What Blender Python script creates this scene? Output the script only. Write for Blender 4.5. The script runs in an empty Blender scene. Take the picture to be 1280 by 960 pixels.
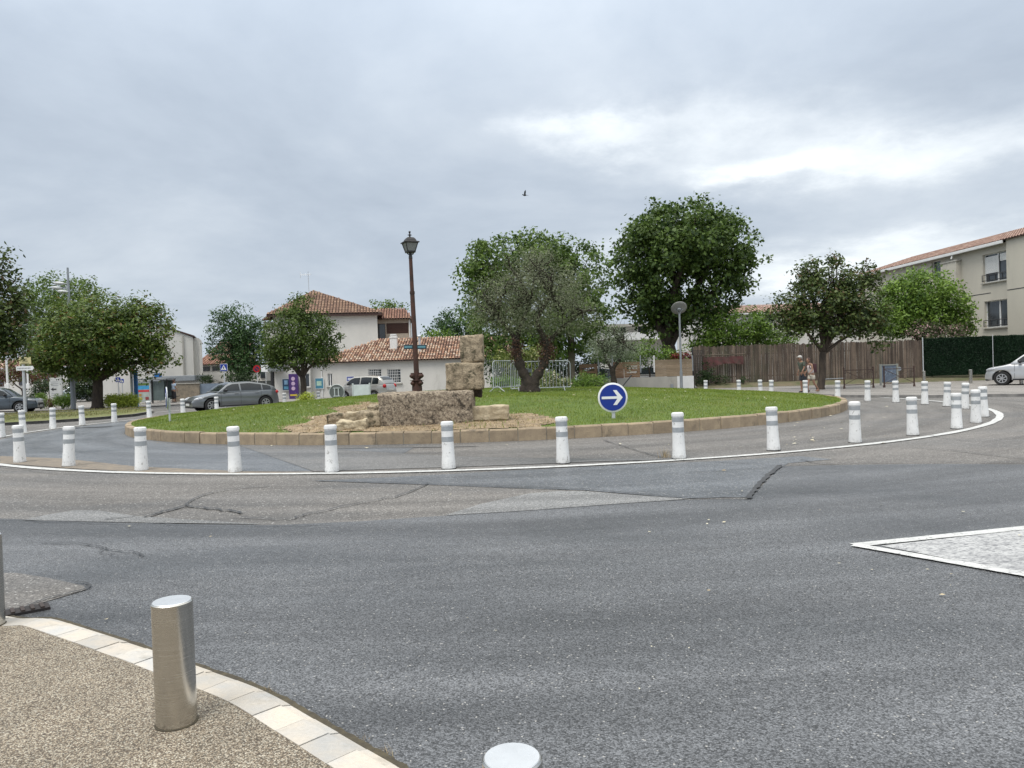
import bpy, bmesh, math, random
import numpy as np
from mathutils import Vector, Matrix
rnd = random.Random(7)
nr = np.random.default_rng(11)
scene = bpy.context.scene
col = scene.collection
R = math.radians

# ------------------------------------------------------------------ camera
F = 920.0; EYE = 1.5; ROLL = math.atan(0.0325)
_c, _s = math.cos(ROLL), math.sin(ROLL)
PITCH = math.atan2(15.5 * _c, F)
_dn = Vector((0, -math.sin(PITCH), -math.cos(PITCH)))
_fw = Vector((0, math.cos(PITCH), -math.sin(PITCH)))
_X = Vector((1, 0, 0))
cam_d = bpy.data.cameras.new("camera"); cam = bpy.data.objects.new("camera", cam_d); col.objects.link(cam)
xa = _c * _X + _s * _dn; ya = _s * _X - _c * _dn; za = -_fw
M = Matrix((xa, ya, za)).transposed().to_4x4(); M.translation = Vector((0, 0, EYE))
cam.matrix_world = M
cam_d.sensor_fit = 'HORIZONTAL'; cam_d.sensor_width = 36; cam_d.lens = 36 * F / 1280
cam_d.clip_start = 0.05; cam_d.clip_end = 3000
scene.camera = cam

def ray(px, py):
    u, v = px - 640, py - 480
    return (_c * u - _s * v) * _X + (_s * u + _c * v) * _dn + F * _fw
def G(px, py, z=0.0):
    d = ray(px, py); t = (z - EYE) / d.z
    return Vector((d.x * t, d.y * t, z))
def W(px, py, Y):
    d = ray(px, py); t = Y / d.y
    return Vector((d.x * t, Y, EYE + d.z * t))

# ------------------------------------------------------------------ world, sun, exposure
SUN_EL, SUN_AZ = R(60), R(215)     # azimuth clockwise from +Y
w = bpy.data.worlds.new("World"); scene.world = w; w.use_nodes = True
nt = w.node_tree; nt.nodes.clear()
def N(nt, t, **k):
    n = nt.nodes.new(t)
    for a, b in k.items():
        if a == 'ins':
            for i, v in b.items(): n.inputs[i].default_value = v
        else: setattr(n, a, b)
    return n
def L(nt, a, b): nt.links.new(a, b)
def math_n(nt, op, a, b=None, c=None):
    n = N(nt, 'ShaderNodeMath', operation=op)
    for i, v in enumerate((a, b, c)):
        if v is None: continue
        if isinstance(v, (int, float)): n.inputs[i].default_value = v
        else: L(nt, v, n.inputs[i])
    return n.outputs[0]
def ramp(nt, fac, stops, interp='LINEAR'):
    n = N(nt, 'ShaderNodeValToRGB'); cr = n.color_ramp; cr.interpolation = interp
    while len(cr.elements) < len(stops): cr.elements.new(0.5)
    for e, (p, c) in zip(cr.elements, stops):
        e.position = p
        e.color = (c, c, c, 1) if isinstance(c, (int, float)) else (*c, 1)
    if fac is not None: L(nt, fac, n.inputs[0])
    return n.outputs[0]
def mixc(nt, fac, a, b, mode='MIX'):
    n = N(nt, 'ShaderNodeMix', data_type='RGBA', blend_type=mode)
    for i, v in ((0, fac), (6, a), (7, b)):
        if isinstance(v, (int, float)): n.inputs[i].default_value = v
        elif isinstance(v, (tuple, list)): n.inputs[i].default_value = (*v, 1)
        else: L(nt, v, n.inputs[i])
    return n.outputs[2]
tc = N(nt, 'ShaderNodeTexCoord')
sep = N(nt, 'ShaderNodeSeparateXYZ'); L(nt, tc.outputs['Generated'], sep.inputs[0])
zz = math_n(nt, 'ADD', math_n(nt, 'MAXIMUM', sep.outputs[2], 0.0), 0.22)
cmb = N(nt, 'ShaderNodeCombineXYZ')
L(nt, math_n(nt, 'DIVIDE', sep.outputs[0], zz), cmb.inputs[0])
L(nt, math_n(nt, 'DIVIDE', sep.outputs[1], zz), cmb.inputs[1])
n1 = N(nt, 'ShaderNodeTexNoise', ins={'Scale': 1.1, 'Detail': 7.0, 'Roughness': 0.58, 'Distortion': 0.25}); L(nt, cmb.outputs[0], n1.inputs['Vector'])
n2 = N(nt, 'ShaderNodeTexNoise', ins={'Scale': 0.45, 'Detail': 3.0, 'Roughness': 0.5}); L(nt, cmb.outputs[0], n2.inputs['Vector'])
n3 = N(nt, 'ShaderNodeTexNoise', ins={'Scale': 2.2, 'Detail': 6.0, 'Roughness': 0.62}); L(nt, cmb.outputs[0], n3.inputs['Vector'])
s3 = N(nt, 'ShaderNodeSeparateColor'); L(nt, n3.outputs['Color'], s3.inputs[0])
wx_ = math_n(nt, 'ADD', sep.outputs[0], math_n(nt, 'MULTIPLY_ADD', s3.outputs[0], 0.3, -0.15))
wz_ = math_n(nt, 'ADD', sep.outputs[2], math_n(nt, 'MULTIPLY_ADD', s3.outputs[1], 0.12, -0.06))
# brighter openings in the cloud deck, each given by a direction in the sky
def lobe(px, py, wx, wz):
    d = ray(px, py).normalized()
    dx = math_n(nt, 'DIVIDE', math_n(nt, 'SUBTRACT', wx_, d.x), wx)
    dz = math_n(nt, 'DIVIDE', math_n(nt, 'SUBTRACT', wz_, d.z), wz)
    rr = math_n(nt, 'ADD', math_n(nt, 'MULTIPLY', dx, dx), math_n(nt, 'MULTIPLY', dz, dz))
    fr = math_n(nt, 'GREATER_THAN', sep.outputs[1], 0.0)
    return math_n(nt, 'MULTIPLY', math_n(nt, 'EXPONENT', math_n(nt, 'MULTIPLY', rr, -1.0)), fr)
lb = None
for a in ((900, 155, .13, .036), (945, 212, .07, .016), (740, 175, .08, .02), (1090, 190, .18, .03), (1030, 325, .2, .025)):
    v = lobe(*a); lb = v if lb is None else math_n(nt, 'ADD', lb, v)
nb = ramp(nt, n1.outputs[0], [(0.36, 0.35), (0.58, 1.0)])
cl = math_n(nt, 'ADD', math_n(nt, 'MULTIPLY', n1.outputs[0], 0.55), math_n(nt, 'MULTIPLY', n2.outputs[0], 0.45))
base = ramp(nt, cl, [(0.32, (0.30, 0.35, 0.42)), (0.48, (0.415, 0.47, 0.54)), (0.64, (0.56, 0.61, 0.665))])
bright = mixc(nt, math_n(nt, 'MINIMUM', math_n(nt, 'MULTIPLY', math_n(nt, 'MULTIPLY', lb, nb), 0.95), 0.95), base, (0.84, 0.88, 0.90))
bright = mixc(nt, ramp(nt, sep.outputs[2], [(0.45, 0.0), (0.75, 1.0)]), bright, (0.56, 0.565, 0.55))
# overcast sky grows brighter towards the zenith
zen = ramp(nt, sep.outputs[2], [(0.0, 1.13), (0.12, 1.06), (0.3, 0.98), (0.5, 1.0), (1.0, 1.0)])
zmul = math_n(nt, 'MULTIPLY_ADD', math_n(nt, 'POWER', math_n(nt, 'MAXIMUM', sep.outputs[2], 0.0), 2.0), 2.5, zen)
cb = N(nt, 'ShaderNodeBackground'); L(nt, bright, cb.inputs[0]); L(nt, zmul, cb.inputs[1])
sky = N(nt, 'ShaderNodeTexSky', sky_type='NISHITA', sun_disc=False, sun_elevation=SUN_EL, sun_rotation=SUN_AZ)
sb = N(nt, 'ShaderNodeBackground', ins={'Strength': 0.1}); L(nt, sky.outputs[0], sb.inputs[0])
mx = N(nt, 'ShaderNodeMixShader', ins={0: 0.93}); L(nt, sb.outputs[0], mx.inputs[1]); L(nt, cb.outputs[0], mx.inputs[2])
wo = N(nt, 'ShaderNodeOutputWorld'); L(nt, mx.outputs[0], wo.inputs[0])
sd = bpy.data.lights.new("sun", 'SUN'); sd.energy = 1.5; sd.angle = R(22); sd.color = (1, .96, .9)
so = bpy.data.objects.new("sun", sd); col.objects.link(so)
dv = Vector((math.sin(SUN_AZ) * math.cos(SUN_EL), math.cos(SUN_AZ) * math.cos(SUN_EL), math.sin(SUN_EL)))
so.rotation_euler = dv.to_track_quat('Z', 'Y').to_euler()
vs = scene.view_settings; vs.view_transform = 'Standard'; vs.look = 'None'; vs.exposure = 0.25; vs.gamma = 1; vs.use_curve_mapping = False

# ------------------------------------------------------------------ materials
MATS = {}
def mat(name, c1, c2=None, scale=3.0, rough=0.7, metal=0.0, bump=0.0, bscale=40.0, detail=5.0, island=0.0, fine=0.0, spec=0.5, lo=0.35, hi=0.65, grime=None, stretch=None, trans=0.0, emit=None):
    if name in MATS: return MATS[name]
    m = bpy.data.materials.new(name); m.use_nodes = True; t = m.node_tree
    b = t.nodes['Principled BSDF']
    tc = N(t, 'ShaderNodeTexCoord'); vec = tc.outputs['Object']
    if stretch:
        mp = N(t, 'ShaderNodeMapping', ins={'Scale': stretch}); L(t, vec, mp.inputs[0]); vec = mp.outputs[0]
    if c2 is None: c2 = tuple(x * 0.82 for x in c1)
    n = N(t, 'ShaderNodeTexNoise', ins={'Scale': scale, 'Detail': detail, 'Roughness': 0.6}); L(t, vec, n.inputs['Vector'])
    out = ramp(t, n.outputs[0], [(lo, c1), (hi, c2)])
    if island:
        g = N(t, 'ShaderNodeNewGeometry')
        k = math_n(t, 'MULTIPLY_ADD', g.outputs['Random Per Island'], 2 * island, 1 - island)
        cm = N(t, 'ShaderNodeCombineXYZ'); [L(t, k, cm.inputs[i]) for i in range(3)]
        out = mixc(t, 1.0, out, cm.outputs[0], 'MULTIPLY')
    if fine:
        f = N(t, 'ShaderNodeTexNoise', ins={'Scale': bscale, 'Detail': 3.0}); L(t, vec, f.inputs['Vector'])
        k = math_n(t, 'MULTIPLY_ADD', f.outputs[0], 2 * fine, 1 - fine)
        cm = N(t, 'ShaderNodeCombineXYZ'); [L(t, k, cm.inputs[i]) for i in range(3)]
        out = mixc(t, 1.0, out, cm.outputs[0], 'MULTIPLY')
    if grime:
        gc, gs, g0, g1 = grime
        f = N(t, 'ShaderNodeTexNoise', ins={'Scale': gs, 'Detail': 6.0, 'Roughness': 0.7, 'Distortion': 0.4}); L(t, vec, f.inputs['Vector'])
        out = mixc(t, ramp(t, f.outputs[0], [(g0, 0.0), (g1, 1.0)]), out, gc)
    L(t, out, b.inputs['Base Color'])
    b.inputs['Roughness'].default_value = rough; b.inputs['Metallic'].default_value = metal
    b.inputs['Specular IOR Level'].default_value = spec
    if trans: b.inputs['Transmission Weight'].default_value = trans
    if emit: b.inputs['Emission Color'].default_value = (*emit[0], 1); b.inputs['Emission Strength'].default_value = emit[1]
    if bump:
        f = N(t, 'ShaderNodeTexNoise', ins={'Scale': bscale, 'Detail': 4.0}); L(t, vec, f.inputs['Vector'])
        bp = N(t, 'ShaderNodeBump', ins={'Strength': bump, 'Distance': 0.02}); L(t, f.outputs[0], bp.inputs['Height']); L(t, bp.outputs[0], b.inputs['Normal'])
    MATS[name] = m; return m

def asphalt(name, c, c_wet, cs=95, sp=0.5, wet=0.5, r0=0.62, r1=0.42, stain=0.45, bright=0.03):
    m = bpy.data.materials.new(name); m.use_nodes = True; t = m.node_tree; b = t.nodes['Principled BSDF']
    tc = N(t, 'ShaderNodeTexCoord'); vec = tc.outputs['Object']
    big = N(t, 'ShaderNodeTexNoise', ins={'Scale': stain, 'Detail': 5.0, 'Roughness': 0.55, 'Distortion': 0.6})
    mp = N(t, 'ShaderNodeMapping', ins={'Scale': (0.55, 1.5, 1)}); L(t, vec, mp.inputs[0]); L(t, mp.outputs[0], big.inputs['Vector'])
    wf = ramp(t, big.outputs[0], [(0.42, 0.0), (0.66, 1.0)])
    out = mixc(t, math_n(t, 'MULTIPLY', wf, wet), c, c_wet)
    # tyre polished lanes that follow the traffic round the island
    sx = N(t, 'ShaderNodeSeparateXYZ'); L(t, vec, sx.inputs[0])
    ax = math_n(t, 'SUBTRACT', sx.outputs[0], -0.82); ay = math_n(t, 'SUBTRACT', sx.outputs[1], 26.75)
    rad = math_n(t, 'SQRT', math_n(t, 'ADD', math_n(t, 'MULTIPLY', ax, ax), math_n(t, 'MULTIPLY', ay, ay)))
    cp = N(t, 'ShaderNodeCombineXYZ'); L(t, math_n(t, 'MULTIPLY', rad, 1.5), cp.inputs[0]); L(t, math_n(t, 'MULTIPLY', math_n(t, 'ARCTAN2', ax, math_n(t, 'MULTIPLY', ay, -1.0)), 2.5), cp.inputs[1])
    lane = N(t, 'ShaderNodeTexNoise', ins={'Scale': 1.0, 'Detail': 4.0, 'Roughness': 0.55}); L(t, cp.outputs[0], lane.inputs['Vector'])
    lf = ramp(t, lane.outputs[0], [(0.35, 0.70), (0.62, 1.12)])
    mid = N(t, 'ShaderNodeTexNoise', ins={'Scale': 7.0, 'Detail': 6.0, 'Roughness': 0.7}); L(t, vec, mid.inputs['Vector'])
    k = math_n(t, 'MULTIPLY_ADD', mid.outputs[0], 0.55, 0.72)
    v = N(t, 'ShaderNodeTexVoronoi', ins={'Scale': cs, 'Randomness': 1.0}); L(t, vec, v.inputs['Vector'])
    s3 = N(t, 'ShaderNodeSeparateColor'); L(t, v.outputs['Color'], s3.inputs[0])
    cell = math_n(t, 'MULTIPLY_ADD', s3.outputs[0], 2 * sp, 1 - sp)
    edge = ramp(t, v.outputs['Distance'], [(0.25, 1.0), (0.75, 0.55)])
    kk = math_n(t, 'MULTIPLY', math_n(t, 'MULTIPLY', math_n(t, 'MULTIPLY', k, cell), edge), lf)
    cm = N(t, 'ShaderNodeCombineXYZ'); [L(t, kk, cm.inputs[i]) for i in range(3)]
    out = mixc(t, 1.0, out, cm.outputs[0], 'MULTIPLY')
    out = mixc(t, math_n(t, 'GREATER_THAN', s3.outputs[1], 1 - bright), out, (0.38, 0.37, 0.35))
    L(t, out, b.inputs['Base Color'])
    rr = math_n(t, 'MULTIPLY_ADD', wf, r1 - r0, r0); L(t, rr, b.inputs['Roughness'])
    hgt = math_n(t, 'MULTIPLY', v.outputs['Distance'], -1.0)
    bp = N(t, 'ShaderNodeBump', ins={'Strength': 0.55, 'Distance': 0.006}); L(t, hgt, bp.inputs['Height']); L(t, bp.outputs[0], b.inputs['Normal'])
    return m

def leafmat(name, dark, light, flower=None, fl=0.0, scale=0.9):
    m = bpy.data.materials.new(name); m.use_nodes = True; t = m.node_tree; b = t.nodes['Principled BSDF']
    tc = N(t, 'ShaderNodeTexCoord')
    n = N(t, 'ShaderNodeTexNoise', ins={'Scale': scale, 'Detail': 3.0}); L(t, tc.outputs['Object'], n.inputs['Vector'])
    g = N(t, 'ShaderNodeNewGeometry')
    f = math_n(t, 'ADD', math_n(t, 'MULTIPLY', n.outputs[0], 0.9), math_n(t, 'MULTIPLY', g.outputs['Random Per Island'], 0.55))
    out = ramp(t, f, [(0.42, dark), (0.98, light)])
    if flower:
        r2 = math_n(t, 'FRACT', math_n(t, 'MULTIPLY', g.outputs['Random Per Island'], 37.7))
        out = mixc(t, math_n(t, 'LESS_THAN', r2, fl), out, flower)
    L(t, out, b.inputs['Base Color']); b.inputs['Roughness'].default_value = 0.5; b.inputs['Specular IOR Level'].default_value = 0.4
    tr = N(t, 'ShaderNodeBsdfTranslucent'); L(t, out, tr.inputs[0])
    mx = N(t, 'ShaderNodeMixShader', ins={0: 0.3}); o = t.nodes['Material Output']
    L(t, b.outputs[0], mx.inputs[1]); L(t, tr.outputs[0], mx.inputs[2]); L(t, mx.outputs[0], o.inputs[0])
    return m

def tilemat(name, stops):
    m = bpy.data.materials.new(name); m.use_nodes = True; t = m.node_tree; b = t.nodes['Principled BSDF']
    g = N(t, 'ShaderNodeNewGeometry'); out = ramp(t, g.outputs['Random Per Island'], stops)
    tc = N(t, 'ShaderNodeTexCoord'); n = N(t, 'ShaderNodeTexNoise', ins={'Scale': 5.0, 'Detail': 5.0}); L(t, tc.outputs['Object'], n.inputs['Vector'])
    k = math_n(t, 'MULTIPLY_ADD', n.outputs[0], 0.8, 0.6)
    cm = N(t, 'ShaderNodeCombineXYZ'); [L(t, k, cm.inputs[i]) for i in range(3)]
    out = mixc(t, 1.0, out, cm.outputs[0], 'MULTIPLY'); L(t, out, b.inputs['Base Color']); b.inputs['Roughness'].default_value = 0.85
    return m

# ------------------------------------------------------------------ mesh builder
class MB:
    def __init__(s): s.v = []; s.f = []; s.mi = []; s.cur = 0
    def add(s, vs, fs):
        o = len(s.v); s.v += [tuple(p) for p in vs]; s.f += [tuple(i + o for i in f) for f in fs]; s.mi += [s.cur] * len(fs); return s
    def box(s, c, d, rz=0, rx=0, ry=0, taper=1.0):
        x, y, z = d[0] / 2, d[1] / 2, d[2] / 2
        P = [Vector((a * x * (taper if k > 0 else 1), b * y * (taper if k > 0 else 1), k * z)) for k in (-1, 1) for a, b in ((-1, -1), (1, -1), (1, 1), (-1, 1))]
        if rz or rx or ry:
            m = Matrix.Rotation(rz, 3, 'Z') @ Matrix.Rotation(ry, 3, 'Y') @ Matrix.Rotation(rx, 3, 'X'); P = [m @ p for p in P]
        c = Vector(c)
        return s.add([p + c for p in P], [(3, 2, 1, 0), (4, 5, 6, 7), (0, 1, 5, 4), (1, 2, 6, 5), (2, 3, 7, 6), (3, 0, 4, 7)])
    def bbox(s, c, d, bev=0.01, rz=0):
        """box with chamfered edges"""
        bm = bmesh.new(); bmesh.ops.create_cube(bm, size=1)
        for v in bm.verts: v.co = Vector((v.co.x * d[0], v.co.y * d[1], v.co.z * d[2]))
        bmesh.ops.bevel(bm, geom=bm.edges[:], offset=min(bev, min(d) * 0.45), segments=2, affect='EDGES', profile=0.6)
        m = Matrix.Rotation(rz, 3, 'Z'); c = Vector(c); bm.verts.index_update()
        s.add([m @ v.co + c for v in bm.verts], [[v.index for v in f.verts] for f in bm.faces]); bm.free(); return s
    def tube(s, pts, rad, n=8, caps=True):
        pts = [Vector(p) for p in pts]
        if isinstance(rad, (int, float)): rad = [rad] * len(pts)
        rad = [float(x) for x in rad]; vs = []; prev = None
        for i, p in enumerate(pts):
            t = (pts[min(i + 1, len(pts) - 1)] - pts[max(i - 1, 0)]); t = t.normalized() if t.length > 1e-9 else Vector((0, 0, 1))
            if prev is None: a = t.orthogonal().normalized()
            else:
                a = prev - t * prev.dot(t); a = a.normalized() if a.length > 1e-6 else t.orthogonal().normalized()
            prev = a; b = t.cross(a)
            vs += [p + rad[i] * (math.cos(2 * math.pi * k / n) * a + math.sin(2 * math.pi * k / n) * b) for k in range(n)]
        fs = [(i * n + k, i * n + (k + 1) % n, (i + 1) * n + (k + 1) % n, (i + 1) * n + k) for i in range(len(pts) - 1) for k in range(n)]
        if caps: fs += [tuple(range(n - 1, -1, -1)), tuple((len(pts) - 1) * n + k for k in range(n))]
        return s.add(vs, fs)
    def lathe(s, c, prof, n=20, axis='Z'):
        c = Vector(c); vs = []
        for r, z in prof:
            for k in range(n):
                a = 2 * math.pi * k / n; p = (r * math.cos(a), r * math.sin(a), z)
                if axis == 'Y': p = (p[0], -p[2], p[1])
                vs.append(c + Vector(p))
        fs = [(i * n + k, i * n + (k + 1) % n, (i + 1) * n + (k + 1) % n, (i + 1) * n + k) for i in range(len(prof) - 1) for k in range(n)]
        fs += [tuple(range(n - 1, -1, -1)), tuple((len(prof) - 1) * n + k for k in range(n))]
        return s.add(vs, fs)
    def ell(s, c, r, n=12, m=8, rot=None):
        c = Vector(c); vs = []
        for i in range(m + 1):
            t = math.pi * i / m
            for k in range(n):
                a = 2 * math.pi * k / n; p = Vector((r[0] * math.sin(t) * math.cos(a), r[1] * math.sin(t) * math.sin(a), r[2] * math.cos(t)))
                if rot: p = rot @ p
                vs.append(c + p)
        return s.add(vs, [(i * n + k, (i + 1) * n + k, (i + 1) * n + (k + 1) % n, i * n + (k + 1) % n) for i in range(m) for k in range(n)])
    def poly_y(s, pts, y0, y1):
        """prism of an x-z outline between y0 and y1"""
        n = len(pts); vs = [(x, y0, z) for x, z in pts] + [(x, y1, z) for x, z in pts]
        return s.add(vs, [tuple(range(n)), tuple(range(2 * n - 1, n - 1, -1))] + [(i, i + n, (i + 1) % n + n, (i + 1) % n) for i in range(n)])
    def build(s, name, m, parent=None, smooth=False, origin=None):
        o0 = Vector(origin) if origin is not None else (Vector(ROOTLOC[parent.name]) if parent is not None else Vector((0, 0, 0)))
        me = bpy.data.meshes.new(name); me.from_pydata([tuple(Vector(p) - o0) for p in s.v], [], s.f)
        ms = m if isinstance(m, (list, tuple)) else [m]
        for q in ms: me.materials.append(q)
        if len(ms) > 1: me.polygons.foreach_set('material_index', s.mi)
        if smooth:
            me.polygons.foreach_set('use_smooth', [True] * len(me.polygons))
            if smooth != 'all':
                try: me.set_sharp_from_angle(angle=R(40))
                except Exception: pass
        bm = bmesh.new(); bm.from_mesh(me); bmesh.ops.recalc_face_normals(bm, faces=bm.faces[:]) if len(bm.faces) < 60000 else None; bm.to_mesh(me); bm.free()
        o = bpy.data.objects.new(name, me); col.objects.link(o)
        if parent is not None: o.parent = parent; ROOTLOC[o.name] = o0
        else: o.location = o0; ROOTLOC[o.name] = o0
        return o
ROOTLOC = {}
def tag(o, label=None, cat=None, group=None, kind=None):
    if label: o['label'] = label
    if cat: o['category'] = cat
    if group: o['group'] = group
    if kind: o['kind'] = kind
    return o
def thing(name, loc, label, cat, group=None):
    o = bpy.data.objects.new(name, None); o.empty_display_size = 0.2; col.objects.link(o); o.location = loc; ROOTLOC[o.name] = Vector(loc)
    return tag(o, label, cat, group)
def struct(name, mb, m, smooth=False): return tag(mb.build(name, m, smooth=smooth), kind='structure')
def copy_tree(o, parent=None):
    c = o.copy(); col.objects.link(c)
    if parent: c.parent = parent
    for ch in [x for x in CH.get(o.name, [])] if o.name in CH else [x for x in bpy.data.objects if x.parent == o]: copy_tree(ch, c)
    return c
CH = {}
def fastmesh(name, V, Fc, m, parent=None, origin=(0, 0, 0), smooth=False):
    """V (n,3) array, Fc (m,k) int array"""
    me = bpy.data.meshes.new(name); k = Fc.shape[1]; V = (V - np.array(origin, float)[None]).astype(np.float32)
    me.vertices.add(len(V)); me.vertices.foreach_set('co', V.ravel())
    me.loops.add(Fc.size); me.loops.foreach_set('vertex_index', Fc.ravel().astype(np.int32))
    me.polygons.add(len(Fc)); me.polygons.foreach_set('loop_start', np.arange(0, Fc.size, k, dtype=np.int32)); me.polygons.foreach_set('loop_total', np.full(len(Fc), k, np.int32))
    if smooth: me.polygons.foreach_set('use_smooth', np.ones(len(Fc), bool))
    me.update(calc_edges=True); me.materials.append(m)
    o = bpy.data.objects.new(name, me); col.objects.link(o)
    if parent is not None: o.parent = parent
    else: o.location = origin
    return o
def pip(x, y, poly):
    """vectorised point in polygon"""
    x = np.asarray(x); y = np.asarray(y); ins = np.zeros(x.shape, bool); n = len(poly)
    for i in range(n):
        x1, y1 = poly[i][:2]; x2, y2 = poly[(i + 1) % n][:2]
        if y1 == y2: continue
        c = ((y1 > y) != (y2 > y)) & (x < (x2 - x1) * (y - y1) / (y2 - y1) + x1); ins ^= c
    return ins
def smooth_curve(P, n=8):
    """Catmull-Rom through points"""
    P = [Vector(p) for p in P]; out = []
    for i in range(len(P) - 1):
        p0, p1, p2, p3 = P[max(i - 1, 0)], P[i], P[i + 1], P[min(i + 2, len(P) - 1)]
        for k in range(n):
            t = k / n; out.append(0.5 * ((2 * p1) + (-p0 + p2) * t + (2 * p0 - 5 * p1 + 4 * p2 - p3) * t * t + (-p0 + 3 * p1 - 3 * p2 + p3) * t ** 3))
    return out + [P[-1]]
def sheet(name, pts, z, m, kind='structure'):
    mb = MB(); vs = [(p[0], p[1], z) for p in pts]; mb.add(vs, [tuple(range(len(vs)))])
    o = mb.build(name, m); me = o.data
    bm = bmesh.new(); bm.from_mesh(me); bmesh.ops.triangulate(bm, faces=bm.faces[:])
    for f in bm.faces:
        if f.normal.z < 0: f.normal_flip()
    bm.to_mesh(me); bm.free()
    return tag(o, kind=kind)
def ribbon(mb, pts, w, z, jit=0.0):
    pts = [Vector((p[0], p[1], 0)) for p in pts]; vs = []
    for i, p in enumerate(pts):
        t = (pts[min(i + 1, len(pts) - 1)] - pts[max(i - 1, 0)]).normalized(); nn = Vector((-t.y, t.x, 0)); ww = w * (1 + jit * (rnd.random() - .5) * 2)
        zf = z(p.x, p.y) if callable(z) else z
        vs += [(p.x + nn.x * ww / 2, p.y + nn.y * ww / 2, zf), (p.x - nn.x * ww / 2, p.y - nn.y * ww / 2, zf)]
    mb.add(vs, [(2 * i, 2 * i + 1, 2 * i + 3, 2 * i + 2) for i in range(len(pts) - 1)])
    return mb
# ------------------------------------------------------------------ ground, road, roundabout
m_old = asphalt('old_asphalt', (0.215, 0.20, 0.185), (0.135, 0.13, 0.125), cs=70, sp=0.35, wet=0.6, r0=0.75, r1=0.55)
m_new = asphalt('dark_asphalt', (0.152, 0.157, 0.166), (0.078, 0.082, 0.088), cs=130, sp=0.7, wet=0.9, r0=0.58, r1=0.36, bright=0.007)
m_strip = asphalt('bluish_asphalt', (0.165, 0.176, 0.192), (0.11, 0.118, 0.13), cs=80, sp=0.5, wet=0.8, r0=0.5, r1=0.36)
m_light = asphalt('pale_asphalt', (0.27, 0.27, 0.268), (0.21, 0.21, 0.212), cs=80, sp=0.4, wet=0.6, r0=0.7, r1=0.6)
m_pave = asphalt('far_pavement', (0.36, 0.335, 0.31), (0.28, 0.26, 0.24), cs=60, sp=0.3, wet=0.6, r0=0.8, r1=0.75)
m_paint = mat('road_paint', (0.68, 0.68, 0.66), (0.5, 0.5, 0.49), scale=9, rough=0.6, bump=0.2, bscale=90, grime=((0.2, 0.2, 0.2), 30, 0.54, 0.66))
m_faded = mat('faded_paint', (0.48, 0.48, 0.475), (0.17, 0.17, 0.18), scale=55, rough=0.65, lo=0.47, hi=0.62, bump=0.3, bscale=90, stretch=(0.55, 1, 1), grime=((0.17, 0.17, 0.18), 4, 0.5, 0.75))
m_tar = mat('tar', (0.022, 0.022, 0.024), (0.05, 0.05, 0.05), scale=8, rough=0.5)
m_dirt = mat('gutter_dirt', (0.26, 0.215, 0.165), (0.17, 0.15, 0.13), scale=6, rough=0.9, bump=0.5, bscale=60, fine=0.35)

g = MB(); S = 900
g.add([(-S, -40, 0), (S, -40, 0), (S, 1200, 0), (-S, 1200, 0)], [(0, 1, 2, 3)])
struct('ground', g, m_old)
# newer dark asphalt carpet in the foreground and to the right
edge = [(-60, 646), (60, 651), (200, 655), (340, 657), (450, 652), (540, 646), (640, 640), (760, 631), (860, 625), (935, 624), (950, 610), (975, 583), (1080, 581), (1180, 580), (1290, 581), (1500, 583)]
pe = [G(*p) for p in edge]
sheet('road', [(-9, -6), (22, -6), (30, 9.5)] + [(p.x, p.y) for p in reversed(pe)] + [(-14, 6)], 0.004, m_new)
C0 = Vector((-0.82, 26.75)); R0 = 15.45                         # painted circle
CI = Vector((-0.84, 28.35)); RI = 12.5                          # planted island
def circ(c, r, a0, a1, n): return [(c.x + r * math.cos(a), c.y + r * math.sin(a)) for a in np.linspace(a0, a1, n)]
# bluish strips
def gs(name, pts, z, m): return sheet(name, [G(p[0], p[1], z) for p in pts], z, m)
gs('road_strip', [(390, 601), (500, 596), (640, 588), (780, 581), (900, 576), (1000, 570), (1040, 574), (985, 579), (955, 600), (938, 621), (860, 623), (730, 613), (640, 610), (540, 606)], 0.0045, m_strip)
gs('road_patch', [(556, 644), (600, 630), (660, 617), (700, 613.5), (730, 614), (862, 623.5), (760, 630.5), (660, 638)], 0.0085, m_light)
gs('road_patch', [(28, 650), (60, 643), (95, 637.5), (125, 638), (170, 645), (250, 650), (330, 655), (190, 653.5)], 0.0085, m_light)
gs('road_patch', [(-60, 716), (20, 716), (60, 722), (104, 732), (108, 737), (40, 757), (24, 764), (-60, 770)], 0.0085, m_old)
# ring between painted circle and kerb: darker on the left, worn on the right
ring = circ(C0, R0 - .35, math.pi * 0.80, math.pi * 1.47, 40)
inn = circ(CI, RI + 0.02, math.pi * 1.47, math.pi * 0.84, 40)
sheet('road_ring', ring + inn, 0.0042, m_strip)
gs('road_ring', [(0, 570), (80, 573), (170, 583), (300, 589), (420, 591), (300, 592), (200, 591), (100, 586), (0, 579)], 0.009, m_dirt)
gs('road_ring', [(392, 589), (560, 584), (740, 577), (860, 573.5), (700, 573), (560, 570), (400, 561), (600, 558), (560, 556), (420, 557), (300, 557)], 0.0092, asphalt('mid_asphalt', (0.185, 0.18, 0.175), (0.14, 0.14, 0.14), cs=80, sp=0.4, wet=0.6))
ln = MB(); ribbon(ln, circ(C0, R0, -0.42 * math.pi - 2.9, -0.42 * math.pi + 3.1, 260), 0.165, 0.013, 0.12)
struct('road_marking', ln, m_paint)
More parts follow.
